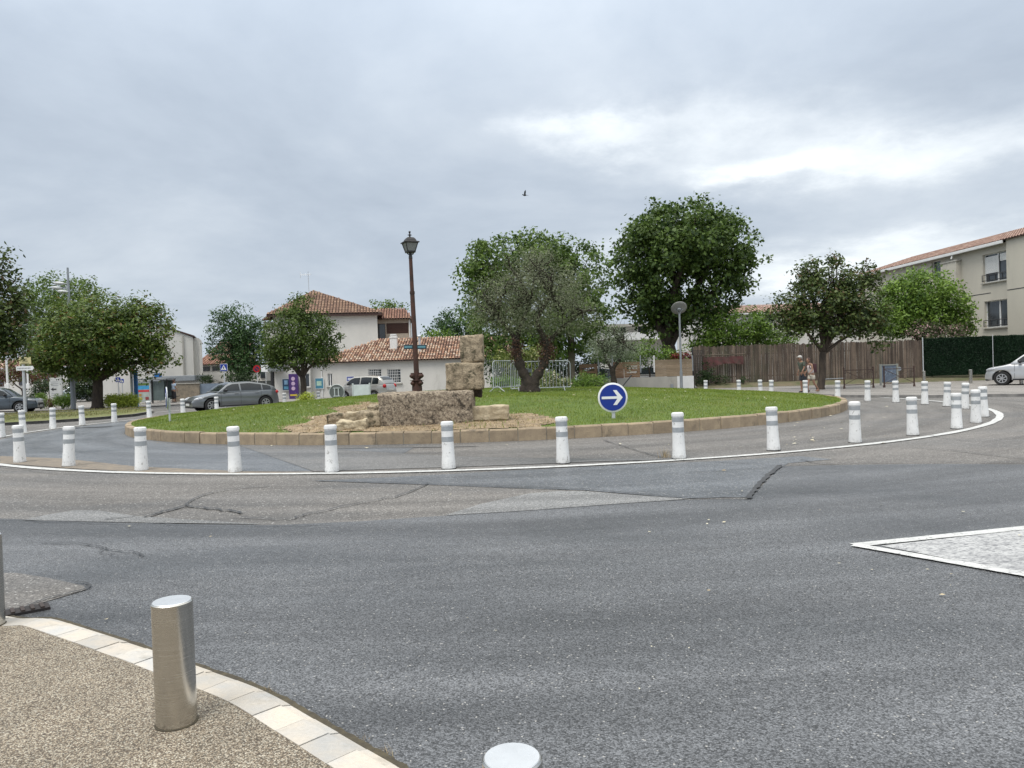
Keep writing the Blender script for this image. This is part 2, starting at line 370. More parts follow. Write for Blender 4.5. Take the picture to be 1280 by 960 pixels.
# give-way island marking on the right
A = G(1068, 683); B1 = G(1420, 647); B2 = G(1420, 745)
mk = MB(); ribbon(mk, [A.lerp(B1, t) for t in np.linspace(0.0, 1, 30)], 0.11, 0.0125, 0.06); ribbon(mk, [A.lerp(B2, t) for t in np.linspace(0.0, 1, 30)], 0.11, 0.0165, 0.06)
struct('road_marking', mk, m_paint)
a2 = A.lerp((B1 + B2) / 2, .1); sheet('road_marking', [a2, A.lerp(B2, .98) , A.lerp(B1, .98)], 0.0085, m_faded)
far = MB()
ribbon(far, [G(x, y) for x, y in ((1130, 494.5), (1200, 494), (1290, 493.5), (1400, 493))], 0.15, 0.011)
ribbon(far, [G(x, y) for x, y in ((150, 521), (190, 516), (225, 513))], 0.15, 0.011)
struct('road_marking', far, m_paint)
# cracks and sealed joints
cr = MB()
def crack(pts, wd, jag=0.012):
    wd *= .72
    P = smooth_curve([G(*p) for p in pts], 7)
    P = [Vector((p.x + rnd.gauss(0, jag), p.y + rnd.gauss(0, jag * 1.6), 0)) for p in P]
    ribbon(cr, P, wd, 0.0195, 0.3)
crack([(935, 624), (945, 610), (958, 597), (976, 583)], 0.09, 0.012)
crack([(938, 624), (860, 623), (800, 619), (730, 613), (640, 609), (560, 606), (480, 604), (400, 602)], 0.035)
crack([(180, 648), (205, 641), (232, 634), (262, 637), (290, 640), (300, 643)], 0.05)
crack([(232, 634), (246, 623), (280, 614), (340, 608)], 0.03)
crack([(130, 651), (180, 645), (232, 635)], 0.028)
crack([(300, 648), (360, 650), (375, 646), (430, 634), (500, 620), (536, 605)], 0.028)
crack([(976, 583), (1060, 580), (1180, 579), (1290, 579)], 0.035)
crack([(1000, 575), (1018, 579), (1040, 581)], 0.03)
crack([(1140, 560), (1200, 565), (1240, 570), (1290, 575)], 0.03)
crack([(755, 551), (790, 562), (825, 572), (845, 576)], 0.03)
crack([(845, 576), (900, 578), (980, 584)], 0.02)
crack([(400, 563), (500, 566), (600, 571), (700, 574), (800, 576)], 0.02)
crack([(55, 680), (110, 682), (130, 688), (170, 692), (178, 697)], 0.02)
crack([(130, 688), (128, 692), (150, 697)], 0.012)
crack([(-5, 765), (26, 763), (60, 750), (108, 738), (106, 731), (94, 730)], 0.022, 0.006)
crack([(-5, 584), (30, 588), (60, 592), (110, 594)], 0.02)
crack([(1160, 545), (1220, 552), (1290, 545)], 0.02)
crack([(-20, 651), (60, 653), (200, 657), (340, 659), (400, 657)], 0.015)
struct('road_cracks', cr, m_tar)
pd = MB(); ribbon(pd, [G(x, y) for x, y in ((88, 536), (105, 535), (140, 533.5))], .3, .0155); struct('road_marking', pd, m_tar)

# ------------------------------------------------------------------ island: kerb ring, mound
def zm(x, y):
    r = np.hypot(x - CI.x, y - CI.y) / RI
    z = 0.24 + 0.62 * (1 - np.clip(r, 0, 1) ** 1.6)
    z = z + 0.16 * np.exp(-(((x + 0.5) / 3.4) ** 2 + ((y - 21.2) / 1.9) ** 2))
    return z + 0.018 * np.sin(x * 2.1) * np.cos(y * 1.7)
KH = 0.27
m_kerb = mat('sandstone_kerb', (0.37, 0.29, 0.195), (0.27, 0.21, 0.145), scale=5, rough=0.85, bump=0.4, bscale=50, island=0.16, fine=0.2, grime=((0.12, 0.10, 0.075), 3.5, 0.56, 0.74))
kb = MB(); nst = int(2 * math.pi * RI / 0.62)
for i in range(nst):
    a0 = 2 * math.pi * (i + 0.018) / nst; a1 = 2 * math.pi * (i + 0.982) / nst; dz = rnd.uniform(-.008, .008); dr = rnd.uniform(-.012, .012)
    vs = []
    for a in np.linspace(a0, a1, 4):
        for r_, z_ in ((RI + dr, -0.02), (RI + dr, KH - 0.03 + dz), (RI - 0.025 + dr, KH + dz), (RI - 0.17 + dr, KH + dz), (RI - 0.17 + dr, -0.02)):
            vs.append((CI.x + r_ * math.cos(a), CI.y + r_ * math.sin(a), z_))
    fs = [(j * 5 + k, (j + 1) * 5 + k, (j + 1) * 5 + k + 1, j * 5 + k + 1) for j in range(3) for k in range(4)] + [(0, 1, 2, 3, 4), (19, 18, 17, 16, 15)]
    kb.add(vs, fs)
o = struct('island_kerb', kb, m_kerb)
jt = MB(); P = circ(CI, RI - 0.02, 0, 2 * math.pi, 121)
for (x0, y0), (x1, y1) in zip(P[:-1], P[1:]): jt.add([(x0, y0, 0), (x1, y1, 0), (x1, y1, KH - .03), (x0, y0, KH - .03)], [(0, 1, 2, 3)])
struct('kerb_mortar', jt, mat('mortar', (0.42, 0.38, 0.31), rough=0.9))
m_turf = mat('turf', (0.11, 0.16, 0.026), (0.075, 0.12, 0.02), scale=1.2, rough=0.9, bump=0.6, bscale=30, fine=0.45, grime=((0.14, 0.15, 0.045), 1.3, 0.52, 0.75))
rs = np.linspace(0, RI - 0.1, 46); an = np.linspace(0, 2 * math.pi, 181)[:-1]
V = [(CI.x, CI.y, float(zm(CI.x, CI.y)))]
for r in rs[1:]:
    for a in an:
        x, y = CI.x + r * math.cos(a), CI.y + r * math.sin(a); V.append((x, y, float(zm(x, y))))
mm = MB(); n = len(an)
fs = [(0, 1 + k, 1 + (k + 1) % n) for k in range(n)]
fs += [(1 + i * n + k, 1 + (i + 1) * n + k, 1 + (i + 1) * n + (k + 1) % n, 1 + i * n + (k + 1) % n) for i in range(len(rs) - 2) for k in range(n)]
mm.add(V, fs); struct('grass_mound', mm, m_turf, smooth='all')
STRAW = [G(x, y, z) for x, y, z in ((350, 543, .26), (372, 532, .32), (400, 521, .45), (430, 509, .6), (470, 499, .75), (520, 494, .95), (600, 490, 1.0), (640, 492, .95), (676, 503, .7), (697, 520, .45), (690, 531, .3), (640, 540.5, .26), (560, 543, .26), (460, 546, .26), (400, 546, .26))]
def in_straw(x, y, j=0.25):
    x = np.asarray(x); y = np.asarray(y)
    return pip(x + j * np.sin(3.1 * y + 1.7 * x), y + j * np.sin(2.7 * x), STRAW)
m_straw = mat('dry_soil', (0.36, 0.27, 0.17), (0.21, 0.16, 0.105), scale=4, rough=0.95, bump=0.9, bscale=35, fine=0.5, grime=((0.09, 0.085, 0.04), 2.2, 0.55, 0.7))
sx = np.arange(-8.5, 3.5, 0.12); sy = np.arange(15.8, 24.5, 0.12); XX, YY = np.meshgrid(sx, sy)
ins = in_straw(XX, YY) & (np.hypot(XX - CI.x, YY - CI.y) < RI - .16); st = MB(); idx = {}
vs = []; fs = []
def vid(i, j):
    if (i, j) not in idx:
        idx[(i, j)] = len(vs); x, y = sx[j], sy[i]; vs.append((x, y, float(zm(x, y)) + 0.012 + 0.012 * rnd.random()))
    return idx[(i, j)]
for i in range(len(sy) - 1):
    for j in range(len(sx) - 1):
        if ins[i, j] and ins[i + 1, j] and ins[i, j + 1] and ins[i + 1, j + 1]: fs.append((vid(i, j), vid(i, j + 1), vid(i + 1, j + 1), vid(i + 1, j)))
st.add(vs, fs); struct('dry_soil', st, m_straw)
def blades(name, x, y, z, h, wd, m, lean=0.5):
    n = len(x); a = nr.uniform(0, 2 * np.pi, n); d = nr.uniform(0, 2 * np.pi, n); l = nr.uniform(0, lean, n) * h
    b0 = np.stack([x - np.cos(a) * wd / 2, y - np.sin(a) * wd / 2, z - .005], 1); b1 = np.stack([x + np.cos(a) * wd / 2, y + np.sin(a) * wd / 2, z - .005], 1)
    tp = np.stack([x + np.cos(d) * l, y + np.sin(d) * l, z + h], 1)
    V = np.stack([b0, b1, tp], 1).reshape(-1, 3); return fastmesh(name, V, np.arange(n * 3).reshape(-1, 3), m)
def grassmat(name, stops):
    m = bpy.data.materials.new(name); m.use_nodes = True; t = m.node_tree; b = t.nodes['Principled BSDF']
    g = N(t, 'ShaderNodeNewGeometry'); tc = N(t, 'ShaderNodeTexCoord'); n = N(t, 'ShaderNodeTexNoise', ins={'Scale': 0.9, 'Detail': 5.0}); L(t, tc.outputs['Object'], n.inputs['Vector'])
    f = math_n(t, 'ADD', math_n(t, 'MULTIPLY', g.outputs['Random Per Island'], 0.55), math_n(t, 'MULTIPLY', n.outputs[0], 0.62))
    L(t, ramp(t, f, stops), b.inputs['Base Color']); b.inputs['Roughness'].default_value = 0.8; b.inputs['Specular IOR Level'].default_value = 0.2
    return m
m_gr = grassmat('grass_blades', [(0.2, (0.095, 0.15, 0.018)), (0.5, (0.165, 0.235, 0.035)), (0.78, (0.235, 0.28, 0.055)), (0.95, (0.34, 0.31, 0.12))])
n = 230000; rr = np.sqrt(nr.random(n)) * (RI - .18); aa = nr.uniform(0, 2 * np.pi, n); x = CI.x + rr * np.cos(aa); y = CI.y + rr * np.sin(aa)
k = (~in_straw(x, y)) & (y < CI.y + 3.5 + 0 * x); x, y = x[k], y[k]
tag(blades('grass', x, y, zm(x, y), nr.uniform(.02, .06, len(x)), .014, m_gr, .8), 'short mown green grass covering the round island mound', 'grass', kind='stuff')
n = 26000; x = nr.uniform(-8.5, 3.2, n); y = nr.uniform(15.8, 24, n); k = in_straw(x, y, .4) & (np.hypot(x - CI.x, y - CI.y) < RI - .2); x, y = x[k], y[k]
m_hay = grassmat('hay', [(0.2, (0.20, 0.14, 0.075)), (0.5, (0.37, 0.28, 0.165)), (0.8, (0.52, 0.42, 0.27)), (0.97, (0.12, 0.14, 0.04))])
tag(blades('dry_grass', x, y, zm(x, y) + .012, nr.uniform(.015, .06, len(x)), .02, m_hay, 2.2), 'straw coloured dry grass stubble around the old stone blocks', 'dry grass', kind='stuff')
# taller tufts
tx = []; ty = []; th = []
for px, py, zz_, n_, h_, s_ in ((566, 489, 1.0, 60, .25, .25), (795, 540, .27, 25, .12, .2), (541, 541, .26, 50, .14, .3), (590, 500, .9, 120, .14, .45), (605, 494, .95, 120, .12, .4), (690, 541, .26, 30, .1, .3), (540, 541, .3, 60, .1, .3), (665, 507, .7, 60, .08, .3), (448, 516, .5, 60, .09, .3), (340, 545, .26, 30, .1, .4)):
    c = G(px, py, zz_); tx += list(nr.normal(c.x, s_, n_)); ty += list(nr.normal(c.y, s_, n_)); th += list(nr.uniform(.4, 1, n_) * h_)
tx, ty, th = map(np.array, (tx, ty, th)); k = np.hypot(tx - CI.x, ty - CI.y) < RI - .2
tag(blades('weeds', tx[k], ty[k], zm(tx[k], ty[k]), th[k], .018, m_gr, .6), 'taller green weeds growing around the stone blocks', 'weeds', kind='stuff')
# pale fallen leaves lying on the mound and the road
def litter(name, x, y, z, s, m, lab):
    n = len(x); a = nr.uniform(0, 6.28, n); e = [np.stack([np.cos(a + q) * s * k, np.sin(a + q) * s * k, nr.uniform(0, .4, n) * s], 1) for q, k in ((0, 1), (1.5, .6), (3.1, 1), (4.7, .55))]
    b = np.stack([x, y, z], 1); V = np.stack([b + q for q in e], 1).reshape(-1, 3)
    return tag(fastmesh(name, V, np.arange(n * 4).reshape(-1, 4), m), lab, 'leaves', kind='stuff')
m_lit = grassmat('fallen_leaf', [(0.2, (0.5, 0.46, 0.33)), (0.6, (0.62, 0.58, 0.45)), (0.9, (0.33, 0.24, 0.12))])
n = 150; rr = np.sqrt(nr.random(n)) * (RI - .5); aa = nr.uniform(math.pi, 2 * math.pi, n); x = CI.x + rr * np.cos(aa); y = CI.y + rr * np.sin(aa)
litter('fallen_leaves', x, y, zm(x, y) + .05, nr.uniform(.02, .055, n), m_lit, 'small pale dead leaves scattered over the green island grass')
pts = [(884, 657), (1049, 707), (1090, 715), (1189, 721), (1178, 747), (1188, 735), (1025, 640), (1101, 633), (1204, 642), (886, 652), (905, 655), (812, 668), (905, 590), (1275, 672), (1280, 684)]
pts += [(rnd.uniform(990, 1110), rnd.uniform(505, 560)) for _ in range(40)] + [(rnd.uniform(160, 1000), rnd.uniform(553, 562)) for _ in range(25)] + [(rnd.uniform(0, 1280), rnd.uniform(600, 900)) for _ in range(14)]
Pp = [G(*p) for p in pts if True]
Pp = [p for p in Pp if math.hypot(p.x - CI.x, p.y - CI.y) > RI + .05]
litter('fallen_leaves', np.array([p.x for p in Pp]), np.array([p.y for p in Pp]), np.full(len(Pp), .018), nr.uniform(.012, .035, len(Pp)) * np.clip(np.array([p.y for p in Pp]) / 8, .45, 1.6), m_lit, 'small pale leaves and twigs lying loose on the asphalt')
pts = [(rnd.uniform(0, 1280), rnd.uniform(560, 940)) for _ in range(60)]; Pp = [G(*p) for p in pts]; Pp = [p for p in Pp if math.hypot(p.x - CI.x, p.y - CI.y) > RI + .05]
litter('road_grit', np.array([p.x for p in Pp]), np.array([p.y for p in Pp]), np.full(len(Pp), .018), nr.uniform(.006, .014, len(Pp)) * np.clip(np.array([p.y for p in Pp]) / 6, .5, 1.8), m_tar, 'dark specks of grit lying on the asphalt')

# ------------------------------------------------------------------ near pavement, kerb stones
def gravelmat():
    m = bpy.data.materials.new('resin_gravel'); m.use_nodes = True; t = m.node_tree; b = t.nodes['Principled BSDF']
    tc = N(t, 'ShaderNodeTexCoord'); v = N(t, 'ShaderNodeTexVoronoi', ins={'Scale': 150.0}); L(t, tc.outputs['Object'], v.inputs['Vector'])
    s3 = N(t, 'ShaderNodeSeparateColor'); L(t, v.outputs['Color'], s3.inputs[0])
    c = ramp(t, s3.outputs[0], [(0.0, (0.16, 0.12, 0.085)), (0.35, (0.34, 0.27, 0.19)), (0.7, (0.52, 0.44, 0.33)), (1.0, (0.70, 0.64, 0.52))])
    e = ramp(t, v.outputs['Distance'], [(0.3, 1.0), (0.7, 0.3)]); out = mixc(t, 1.0, c, e, 'MULTIPLY')
    n = N(t, 'ShaderNodeTexNoise', ins={'Scale': 3.0, 'Detail': 5.0}); L(t, tc.outputs['Object'], n.inputs['Vector'])
    k = ramp(t, n.outputs[0], [(0.3, 0.82), (0.7, 1.1)]); out = mixc(t, 1.0, out, k, 'MULTIPLY'); L(t, out, b.inputs['Base Color']); b.inputs['Roughness'].default_value = 0.7
    bp = N(t, 'ShaderNodeBump', ins={'Strength': 0.9, 'Distance': 0.006}); L(t, math_n(t, 'MULTIPLY', v.outputs['Distance'], -1.0), bp.inputs['Height']); L(t, bp.outputs[0], b.inputs['Normal'])
    return m
PZ = 0.035
outer = smooth_curve([G(x, y, PZ) for x, y in ((-140, 732), (-60, 752), (20, 768), (62, 769), (105, 781), (190, 808), (250, 829), (330, 858), (400, 896), (460, 930), (520, 966), (640, 1060), (800, 1250))], 14)
def offset(P, d):
    out = []
    for i, p in enumerate(P):
        t = (P[min(i + 1, len(P) - 1)] - P[max(i - 1, 0)]).normalized(); out.append(Vector((p.x + t.y * d * -1, p.y + t.x * d, p.z)))
    return out
L0 = offset(outer, -0.19)
if (L0[40] - Vector((0, 0, PZ))).length > (outer[40] - Vector((0, 0, PZ))).length: L0 = offset(outer, 0.19)
cum = [0]
for a, b in zip(outer[:-1], outer[1:]): cum.append(cum[-1] + (b - a).length)
def at(P, s):
    s = max(0, min(s, cum[-1] - 1e-6))
    for i in range(len(cum) - 1):
        if cum[i + 1] > s: return P[i].lerp(P[i + 1], (s - cum[i]) / (cum[i + 1] - cum[i] + 1e-9))
    return P[-1]
ks = MB(); s0 = 0.0; up = Vector((0, 0, 1))
while s0 < cum[-1] - .4:
    ln_ = rnd.uniform(.19, .25); a, b = s0 + .003, s0 + ln_ - .003; s0 += ln_
    dz = rnd.uniform(-.002, .003); vs = []
    for s in np.linspace(a, b, 4):
        q0, q1 = at(L0, s), at(outer, s); e = (q1 - q0)
        for f_, z_ in ((0.0, -.03), (0.0, PZ + dz), (0.70, PZ + dz), (0.72, PZ + dz - .006), (0.96, PZ - .018 + dz), (1.0, -.03)):
            p = q0 + e * f_; vs.append((p.x, p.y, z_))
    ks.add(vs, [(j * 6 + k, (j + 1) * 6 + k, (j + 1) * 6 + k + 1, j * 6 + k + 1) for j in range(3) for k in range(5)] + [(0, 1, 2, 3, 4, 5), (23, 22, 21, 20, 19, 18)])
struct('kerb', ks, mat('limestone_kerb', (0.56, 0.50, 0.42), (0.45, 0.44, 0.42), scale=4.5, rough=0.8, bump=0.25, bscale=60, island=0.16, fine=0.12, grime=((0.33, 0.30, 0.25), 7, 0.58, 0.8)))
pv = [(p.x, p.y) for p in L0] + [(6, -6), (-14, -6), (-14, 6)]
jb = [(p.x, p.y) for p in outer] + [(6, -6), (-14, -6), (-14, 6)]
sheet('pavement', pv, PZ - .002, gravelmat()); sheet('pavement_base', jb, PZ - .03, bpy.data.materials['resin_gravel'])
ev = MB(); ribbon(ev, offset(outer, 0.0), 0.055, 0.0135, 0.2); struct('gutter', ev, mat('gutter_grime', (0.05, 0.042, 0.03), (0.09, 0.075, 0.045), scale=20, rough=0.9))
x = []; y = []
for px, py in ((487, 942), (492, 945), (480, 940), (455, 925), (335, 866), (338, 869), (333, 864)):
    p = G(px, py); x += list(nr.normal(p.x, .012, 14)); y += list(nr.normal(p.y, .012, 14))
tag(blades('weeds', np.array(x), np.array(y), np.full(len(x), .0), nr.uniform(.01, .04, len(x)), .003, m_hay, 1.2), 'dry yellow weeds in the gutter along the limestone kerb', 'weeds', kind='stuff')
p = G(832, 572); x = nr.normal(p.x, .05, 30); y = nr.normal(p.y, .02, 30)
tag(blades('weeds', x, y, np.zeros(30), nr.uniform(.05, .2, 30), .012, m_hay, .5), 'thin weed stalks growing from a crack by a white bollard', 'weeds', kind='stuff')
dr = thing('drain_grate', G(22, 768), 'rusty dark iron drain in the gutter beside the gravel pavement', 'drain')
q = G(22, 767); d1 = (G(44, 764) - G(2, 772)).normalized(); rz = math.atan2(d1.y, d1.x)
b = MB(); b.box((q.x, q.y, .012), (.36, .14, .02), rz=rz); b.build('frame', mat('rust_iron', (0.03, 0.022, 0.02), (0.02, 0.018, 0.018), scale=12, rough=0.7), dr)
b = MB()
for i in range(6):
    o_ = Matrix.Rotation(rz, 3, 'Z') @ Vector(((i - 2.5) * .055, 0, 0)); b.box((q.x + o_.x, q.y + o_.y, .026), (.022, .12, .012), rz=rz)
b.build('bar', mat('grate_iron', (0.045, 0.03, 0.024), rough=0.6), dr)

# ------------------------------------------------------------------ far pavements and verge
gs('pavement', [(860, 486.5), (925, 488), (965, 489), (985, 490.5), (1010, 492.5), (1060, 493.5), (1150, 494), (1200, 493), (1290, 492), (1420, 490), (1420, 462), (1290, 466), (1150, 473), (1000, 475), (868, 480)], 0.10, m_pave)
k2 = MB(); P = smooth_curve([G(x, y, .1) for x, y in ((860, 486.7), (925, 488.2), (965, 489.2), (985, 490.7), (1010, 492.7), (1060, 493.7), (1150, 494.2), (1200, 493.2), (1290, 492.2), (1420, 490.2))], 6)
for a, b in zip(P[:-1], P[1:]): k2.add([(a.x, a.y, 0), (b.x, b.y, 0), (b.x, b.y, .104), (a.x, a.y, .104), (a.x, a.y + .15, .104), (b.x, b.y + .15, .104)], [(0, 1, 2, 3), (3, 2, 5, 4)])
struct('kerb', k2, mat('grey_kerb', (0.25, 0.24, 0.225), (0.15, 0.145, 0.14), scale=4, rough=0.85))
gs('pavement', [(-60, 516), (0, 514), (60, 513), (185, 508), (232, 505), (360, 502), (620, 497), (620, 488), (360, 490), (190, 495), (-60, 500)], 0.05, m_pave)
vp = [(-60, 533), (0, 529), (60, 526), (120, 522), (165, 518), (186, 514.5), (189, 512.5), (178, 511), (120, 513), (60, 516), (0, 519), (-60, 522)]
P = [G(x, y, .1) for x, y in vp]; gs('verge', [(x, y) for x, y in vp], 0.1, mat('dry_turf', (0.20, 0.19, 0.08), (0.12, 0.15, 0.04), scale=1.5, rough=0.95, bump=.5, fine=.4))
bpy.context.view_layer.update()
k3 = MB()
for a, b in zip(P, P[1:] + P[:1]):
    a0, b0 = G(0, 0, 1), 0
    k3.add([(a.x, a.y, 0), (b.x, b.y, 0), (b.x, b.y, .12), (a.x, a.y, .12)], [(0, 1, 2, 3)])
    t = (b - a).normalized(); nn = Vector((-t.y, t.x, 0)) * -.14
    k3.add([(a.x, a.y, .12), (b.x, b.y, .12), (b.x + nn.x, b.y + nn.y, .12), (a.x + nn.x, a.y + nn.y, .12)], [(0, 1, 2, 3)])
struct('kerb', k3, MATS['grey_kerb'])
x0 = nr.uniform(-36, -18, 30000); y0 = nr.uniform(24, 50, 30000); vpp = [(G(a_, b_).x, G(a_, b_).y) for a_, b_ in vp]; k = pip(x0, y0, vpp)
tag(blades('grass', x0[k], y0[k], np.full(k.sum(), .1), nr.uniform(.02, .09, k.sum()), .03, grassmat('verge_grass', [(0.2, (0.09, 0.12, 0.03)), (0.5, (0.22, 0.22, 0.08)), (0.85, (0.36, 0.31, 0.15))]), .8), 'patchy yellowing grass on the kerbed verge at the left', 'grass', kind='stuff')
# earth bank under the paling fence
bk = MB(); P0 = [W(866, 484, 45.6), W(960, 480, 45.4), W(1060, 478, 45.0), W(1153, 475.5, 44.6), W(1420, 468, 42.5)]
vs = []
for p in P0: vs += [(p.x, p.y - 1.3, 0.1), (p.x, p.y - .5, 0.34), (p.x, p.y + 1.2, 0.40)]
bk.add(vs, [(i * 3 + k, (i + 1) * 3 + k, (i + 1) * 3 + k + 1, i * 3 + k + 1) for i in range(4) for k in range(2)])
struct('earth_bank', bk, mat('bank_soil', (0.17, 0.14, 0.09), (0.10, 0.11, 0.05), scale=1.5, rough=0.95, bump=.8, fine=.4))
# ------------------------------------------------------------------ buildings
m_wall = mat('white_render', (0.66, 0.64, 0.60), (0.58, 0.565, 0.53), scale=0.6, rough=0.9, bump=.15, bscale=25, fine=0.06, grime=((0.40, 0.38, 0.34), 0.9, 0.60, 0.80), stretch=(1, 1, .45))
m_cream = mat('beige_render', (0.55, 0.515, 0.44), (0.49, 0.46, 0.395), scale=0.5, rough=0.9, bump=.15, bscale=25, fine=.06, grime=((0.26, 0.25, 0.22), 0.7, 0.58, 0.85), stretch=(1, 1, .35))
m_glass = mat('window_glass', (0.02, 0.025, 0.03), (0.05, 0.06, 0.07), scale=1.0, rough=0.08, spec=0.8)
m_white = mat('white_paint', (0.78, 0.78, 0.77), (0.7, 0.7, 0.69), rough=0.5)
m_grey = mat('grey_metal', (0.32, 0.34, 0.36), (0.26, 0.28, 0.30), rough=0.45, metal=0.3)
m_galv = mat('galvanised_steel', (0.60, 0.62, 0.64), (0.50, 0.52, 0.54), scale=12, rough=0.4, metal=0.25)
m_dark = mat('dark_metal', (0.03, 0.03, 0.033), rough=0.5)
m_brown = mat('brown_shutter', (0.085, 0.045, 0.035), (0.06, 0.03, 0.025), rough=0.6)
m_conc = mat('concrete', (0.42, 0.40, 0.36), (0.33, 0.32, 0.29), scale=1.2, rough=0.9, bump=.2, grime=((0.22, 0.21, 0.18), 1.5, .55, .8), stretch=(1, 1, .4))
m_under = mat('tile_underlay', (0.05, 0.03, 0.024), (0.08, 0.05, 0.038), rough=.95)
t_mix = tilemat('old_clay_tiles', [(0, (0.15, 0.085, 0.06)), (0.25, (0.25, 0.135, 0.09)), (0.45, (0.38, 0.21, 0.13)), (0.65, (0.43, 0.29, 0.20)), (0.85, (0.50, 0.39, 0.30)), (1, (0.30, 0.14, 0.09))])
t_brown = tilemat('brown_clay_tiles', [(0, (0.15, 0.085, 0.06)), (0.5, (0.22, 0.13, 0.085)), (1, (0.28, 0.18, 0.12))])
t_orange = tilemat('orange_clay_tiles', [(0, (0.20, 0.095, 0.065)), (0.5, (0.26, 0.13, 0.09)), (1, (0.32, 0.18, 0.12))])
t_pink = tilemat('pale_pink_tiles', [(0, (0.28, 0.17, 0.135)), (0.5, (0.37, 0.24, 0.19)), (1, (0.46, 0.32, 0.26))])

def facade(mb, w, h, holes, depth=.15, x0=0, z0=0, y=0):
    """front wall in the x-z plane at y (facing -y) with real openings (x,z,w,h)"""
    xs = sorted({x0, x0 + w} | {a for q in holes for a in (q[0], q[0] + q[2])}); zs = sorted({z0, z0 + h} | {a for q in holes for a in (q[1], q[1] + q[3])})
    for a, b in zip(xs[:-1], xs[1:]):
        for c, d in zip(zs[:-1], zs[1:]):
            mx_, mz = (a + b) / 2, (c + d) / 2
            if any(q[0] < mx_ < q[0] + q[2] and q[1] < mz < q[1] + q[3] for q in holes): continue
            mb.add([(a, y, c), (b, y, c), (b, y, d), (a, y, d)], [(0, 1, 2, 3)])
    for qx, qz, qw, qh in holes:
        P = [(qx, qz), (qx + qw, qz), (qx + qw, qz + qh), (qx, qz + qh)]
        for (ax, az), (bx, bz) in zip(P, P[1:] + P[:1]): mb.add([(ax, y, az), (bx, y, bz), (bx, y + depth, bz), (ax, y + depth, az)], [(0, 3, 2, 1)])
    return mb
def solid_back(mb, w, d, h, x0=0, z0=0):
    a, b, c, e = (x0, z0), (x0 + w, z0), (x0 + w, z0 + h), (x0, z0 + h)
    mb.add([(x0, 0, z0), (x0, d, z0), (x0, d, z0 + h), (x0, 0, z0 + h)], [(0, 1, 2, 3)]); mb.add([(x0 + w, 0, z0), (x0 + w, d, z0), (x0 + w, d, z0 + h), (x0 + w, 0, z0 + h)], [(3, 2, 1, 0)])
    mb.add([(x0, d, z0), (x0 + w, d, z0), (x0 + w, d, z0 + h), (x0, d, z0 + h)], [(3, 2, 1, 0)]); mb.add([(x0, .3, z0 + h - .02), (x0 + w, .3, z0 + h - .02), (x0 + w, d, z0 + h - .02), (x0, d, z0 + h - .02)], [(0, 1, 2, 3)])
    return mb
def loc(mb, parent):
    """shift local building coordinates to the root"""
    o = ROOTLOC[parent.name]; mb.v = [(p[0] + o.x, p[1] + o.y, p[2] + o.z) for p in mb.v]; return mb
def tiles(mb, o, u, v, Lu, Lv, inside=None, tw=.21, tl=.40, rise=.07, seed=1):
    mb.cur = 0; mb.mi = [1] * len(mb.mi) if not getattr(mb, 'tiled', 0) else mb.mi; mb.tiled = 1
    o, u, v = Vector(o), Vector(u).normalized(), Vector(v).normalized(); n = u.cross(v).normalized()
    if n.z < 0: n = -n
    rg = random.Random(seed)
    for i in range(int(Lu / tw)):
        for j in range(int(math.ceil(Lv / tl))):
            cu, cv = (i + .5) * tw, (j + .5) * tl
            if inside and not inside(cu, cv): continue
            vs = []
            for vv, lift, sc in ((j * tl - .04, .028, 1.0), (min((j + 1) * tl, Lv + .1), 0.0, .86)):
                for k in range(5):
                    a = math.pi * k / 4; vs.append(o + u * (cu - math.cos(a) * tw * .42 * sc + rg.uniform(-.004, .004)) + v * vv + n * (math.sin(a) * rise + lift + .01))
            mb.add(vs, [(k, k + 1, k + 6, k + 5) for k in range(4)] + [(0, 5, 9, 4)] * 0)
    return mb
def win(parent, x, z, w_, h_, y=0, depth=.13, style='double', sill=True, frame=m_white, glass=m_glass):
    """framed window set into an opening; returns the frame part"""
    f = MB(); t = .05; yy = y + depth - .02
    for c, d in (((x + t / 2, yy, z + h_ / 2), (t, .06, h_)), ((x + w_ - t / 2, yy, z + h_ / 2), (t, .06, h_)), ((x + w_ / 2, yy, z + t / 2), (w_ - 2 * t, .06, t)), ((x + w_ / 2, yy, z + h_ - t / 2), (w_ - 2 * t, .06, t))): f.box(c, d)
    if style in ('double', 'shutter'): f.box((x + w_ / 2, yy, z + h_ / 2), (t * 1.6, .058, h_ - 2 * t))
    if style == 'bars':
        for i in range(1, int(w_ / .13)): f.box((x + i * .13, y + .02, z + h_ / 2), (.025, .02, h_))
        for k in range(1, 5): f.box((x + w_ / 2, y + .02, z + h_ * k / 5), (w_, .016, .022))
    p = loc(f, parent).build('window', frame, parent)
    gq = MB(); gq.box((x + w_ / 2, yy + .02, z + h_ / 2), (w_ - .04, .01, h_ - .04)); loc(gq, parent).build('pane', glass, p)
    if sill:
        s_ = MB(); s_.bbox((x + w_ / 2, y - .05, z - .05), (w_ + .16, .16, .07), .01); loc(s_, parent).build('sill', m_conc, p)
    return p
def part(parent, name, m, f, smooth=False):
    b = MB(); f(b); return loc(b, parent).build(name, m, parent, smooth=smooth)

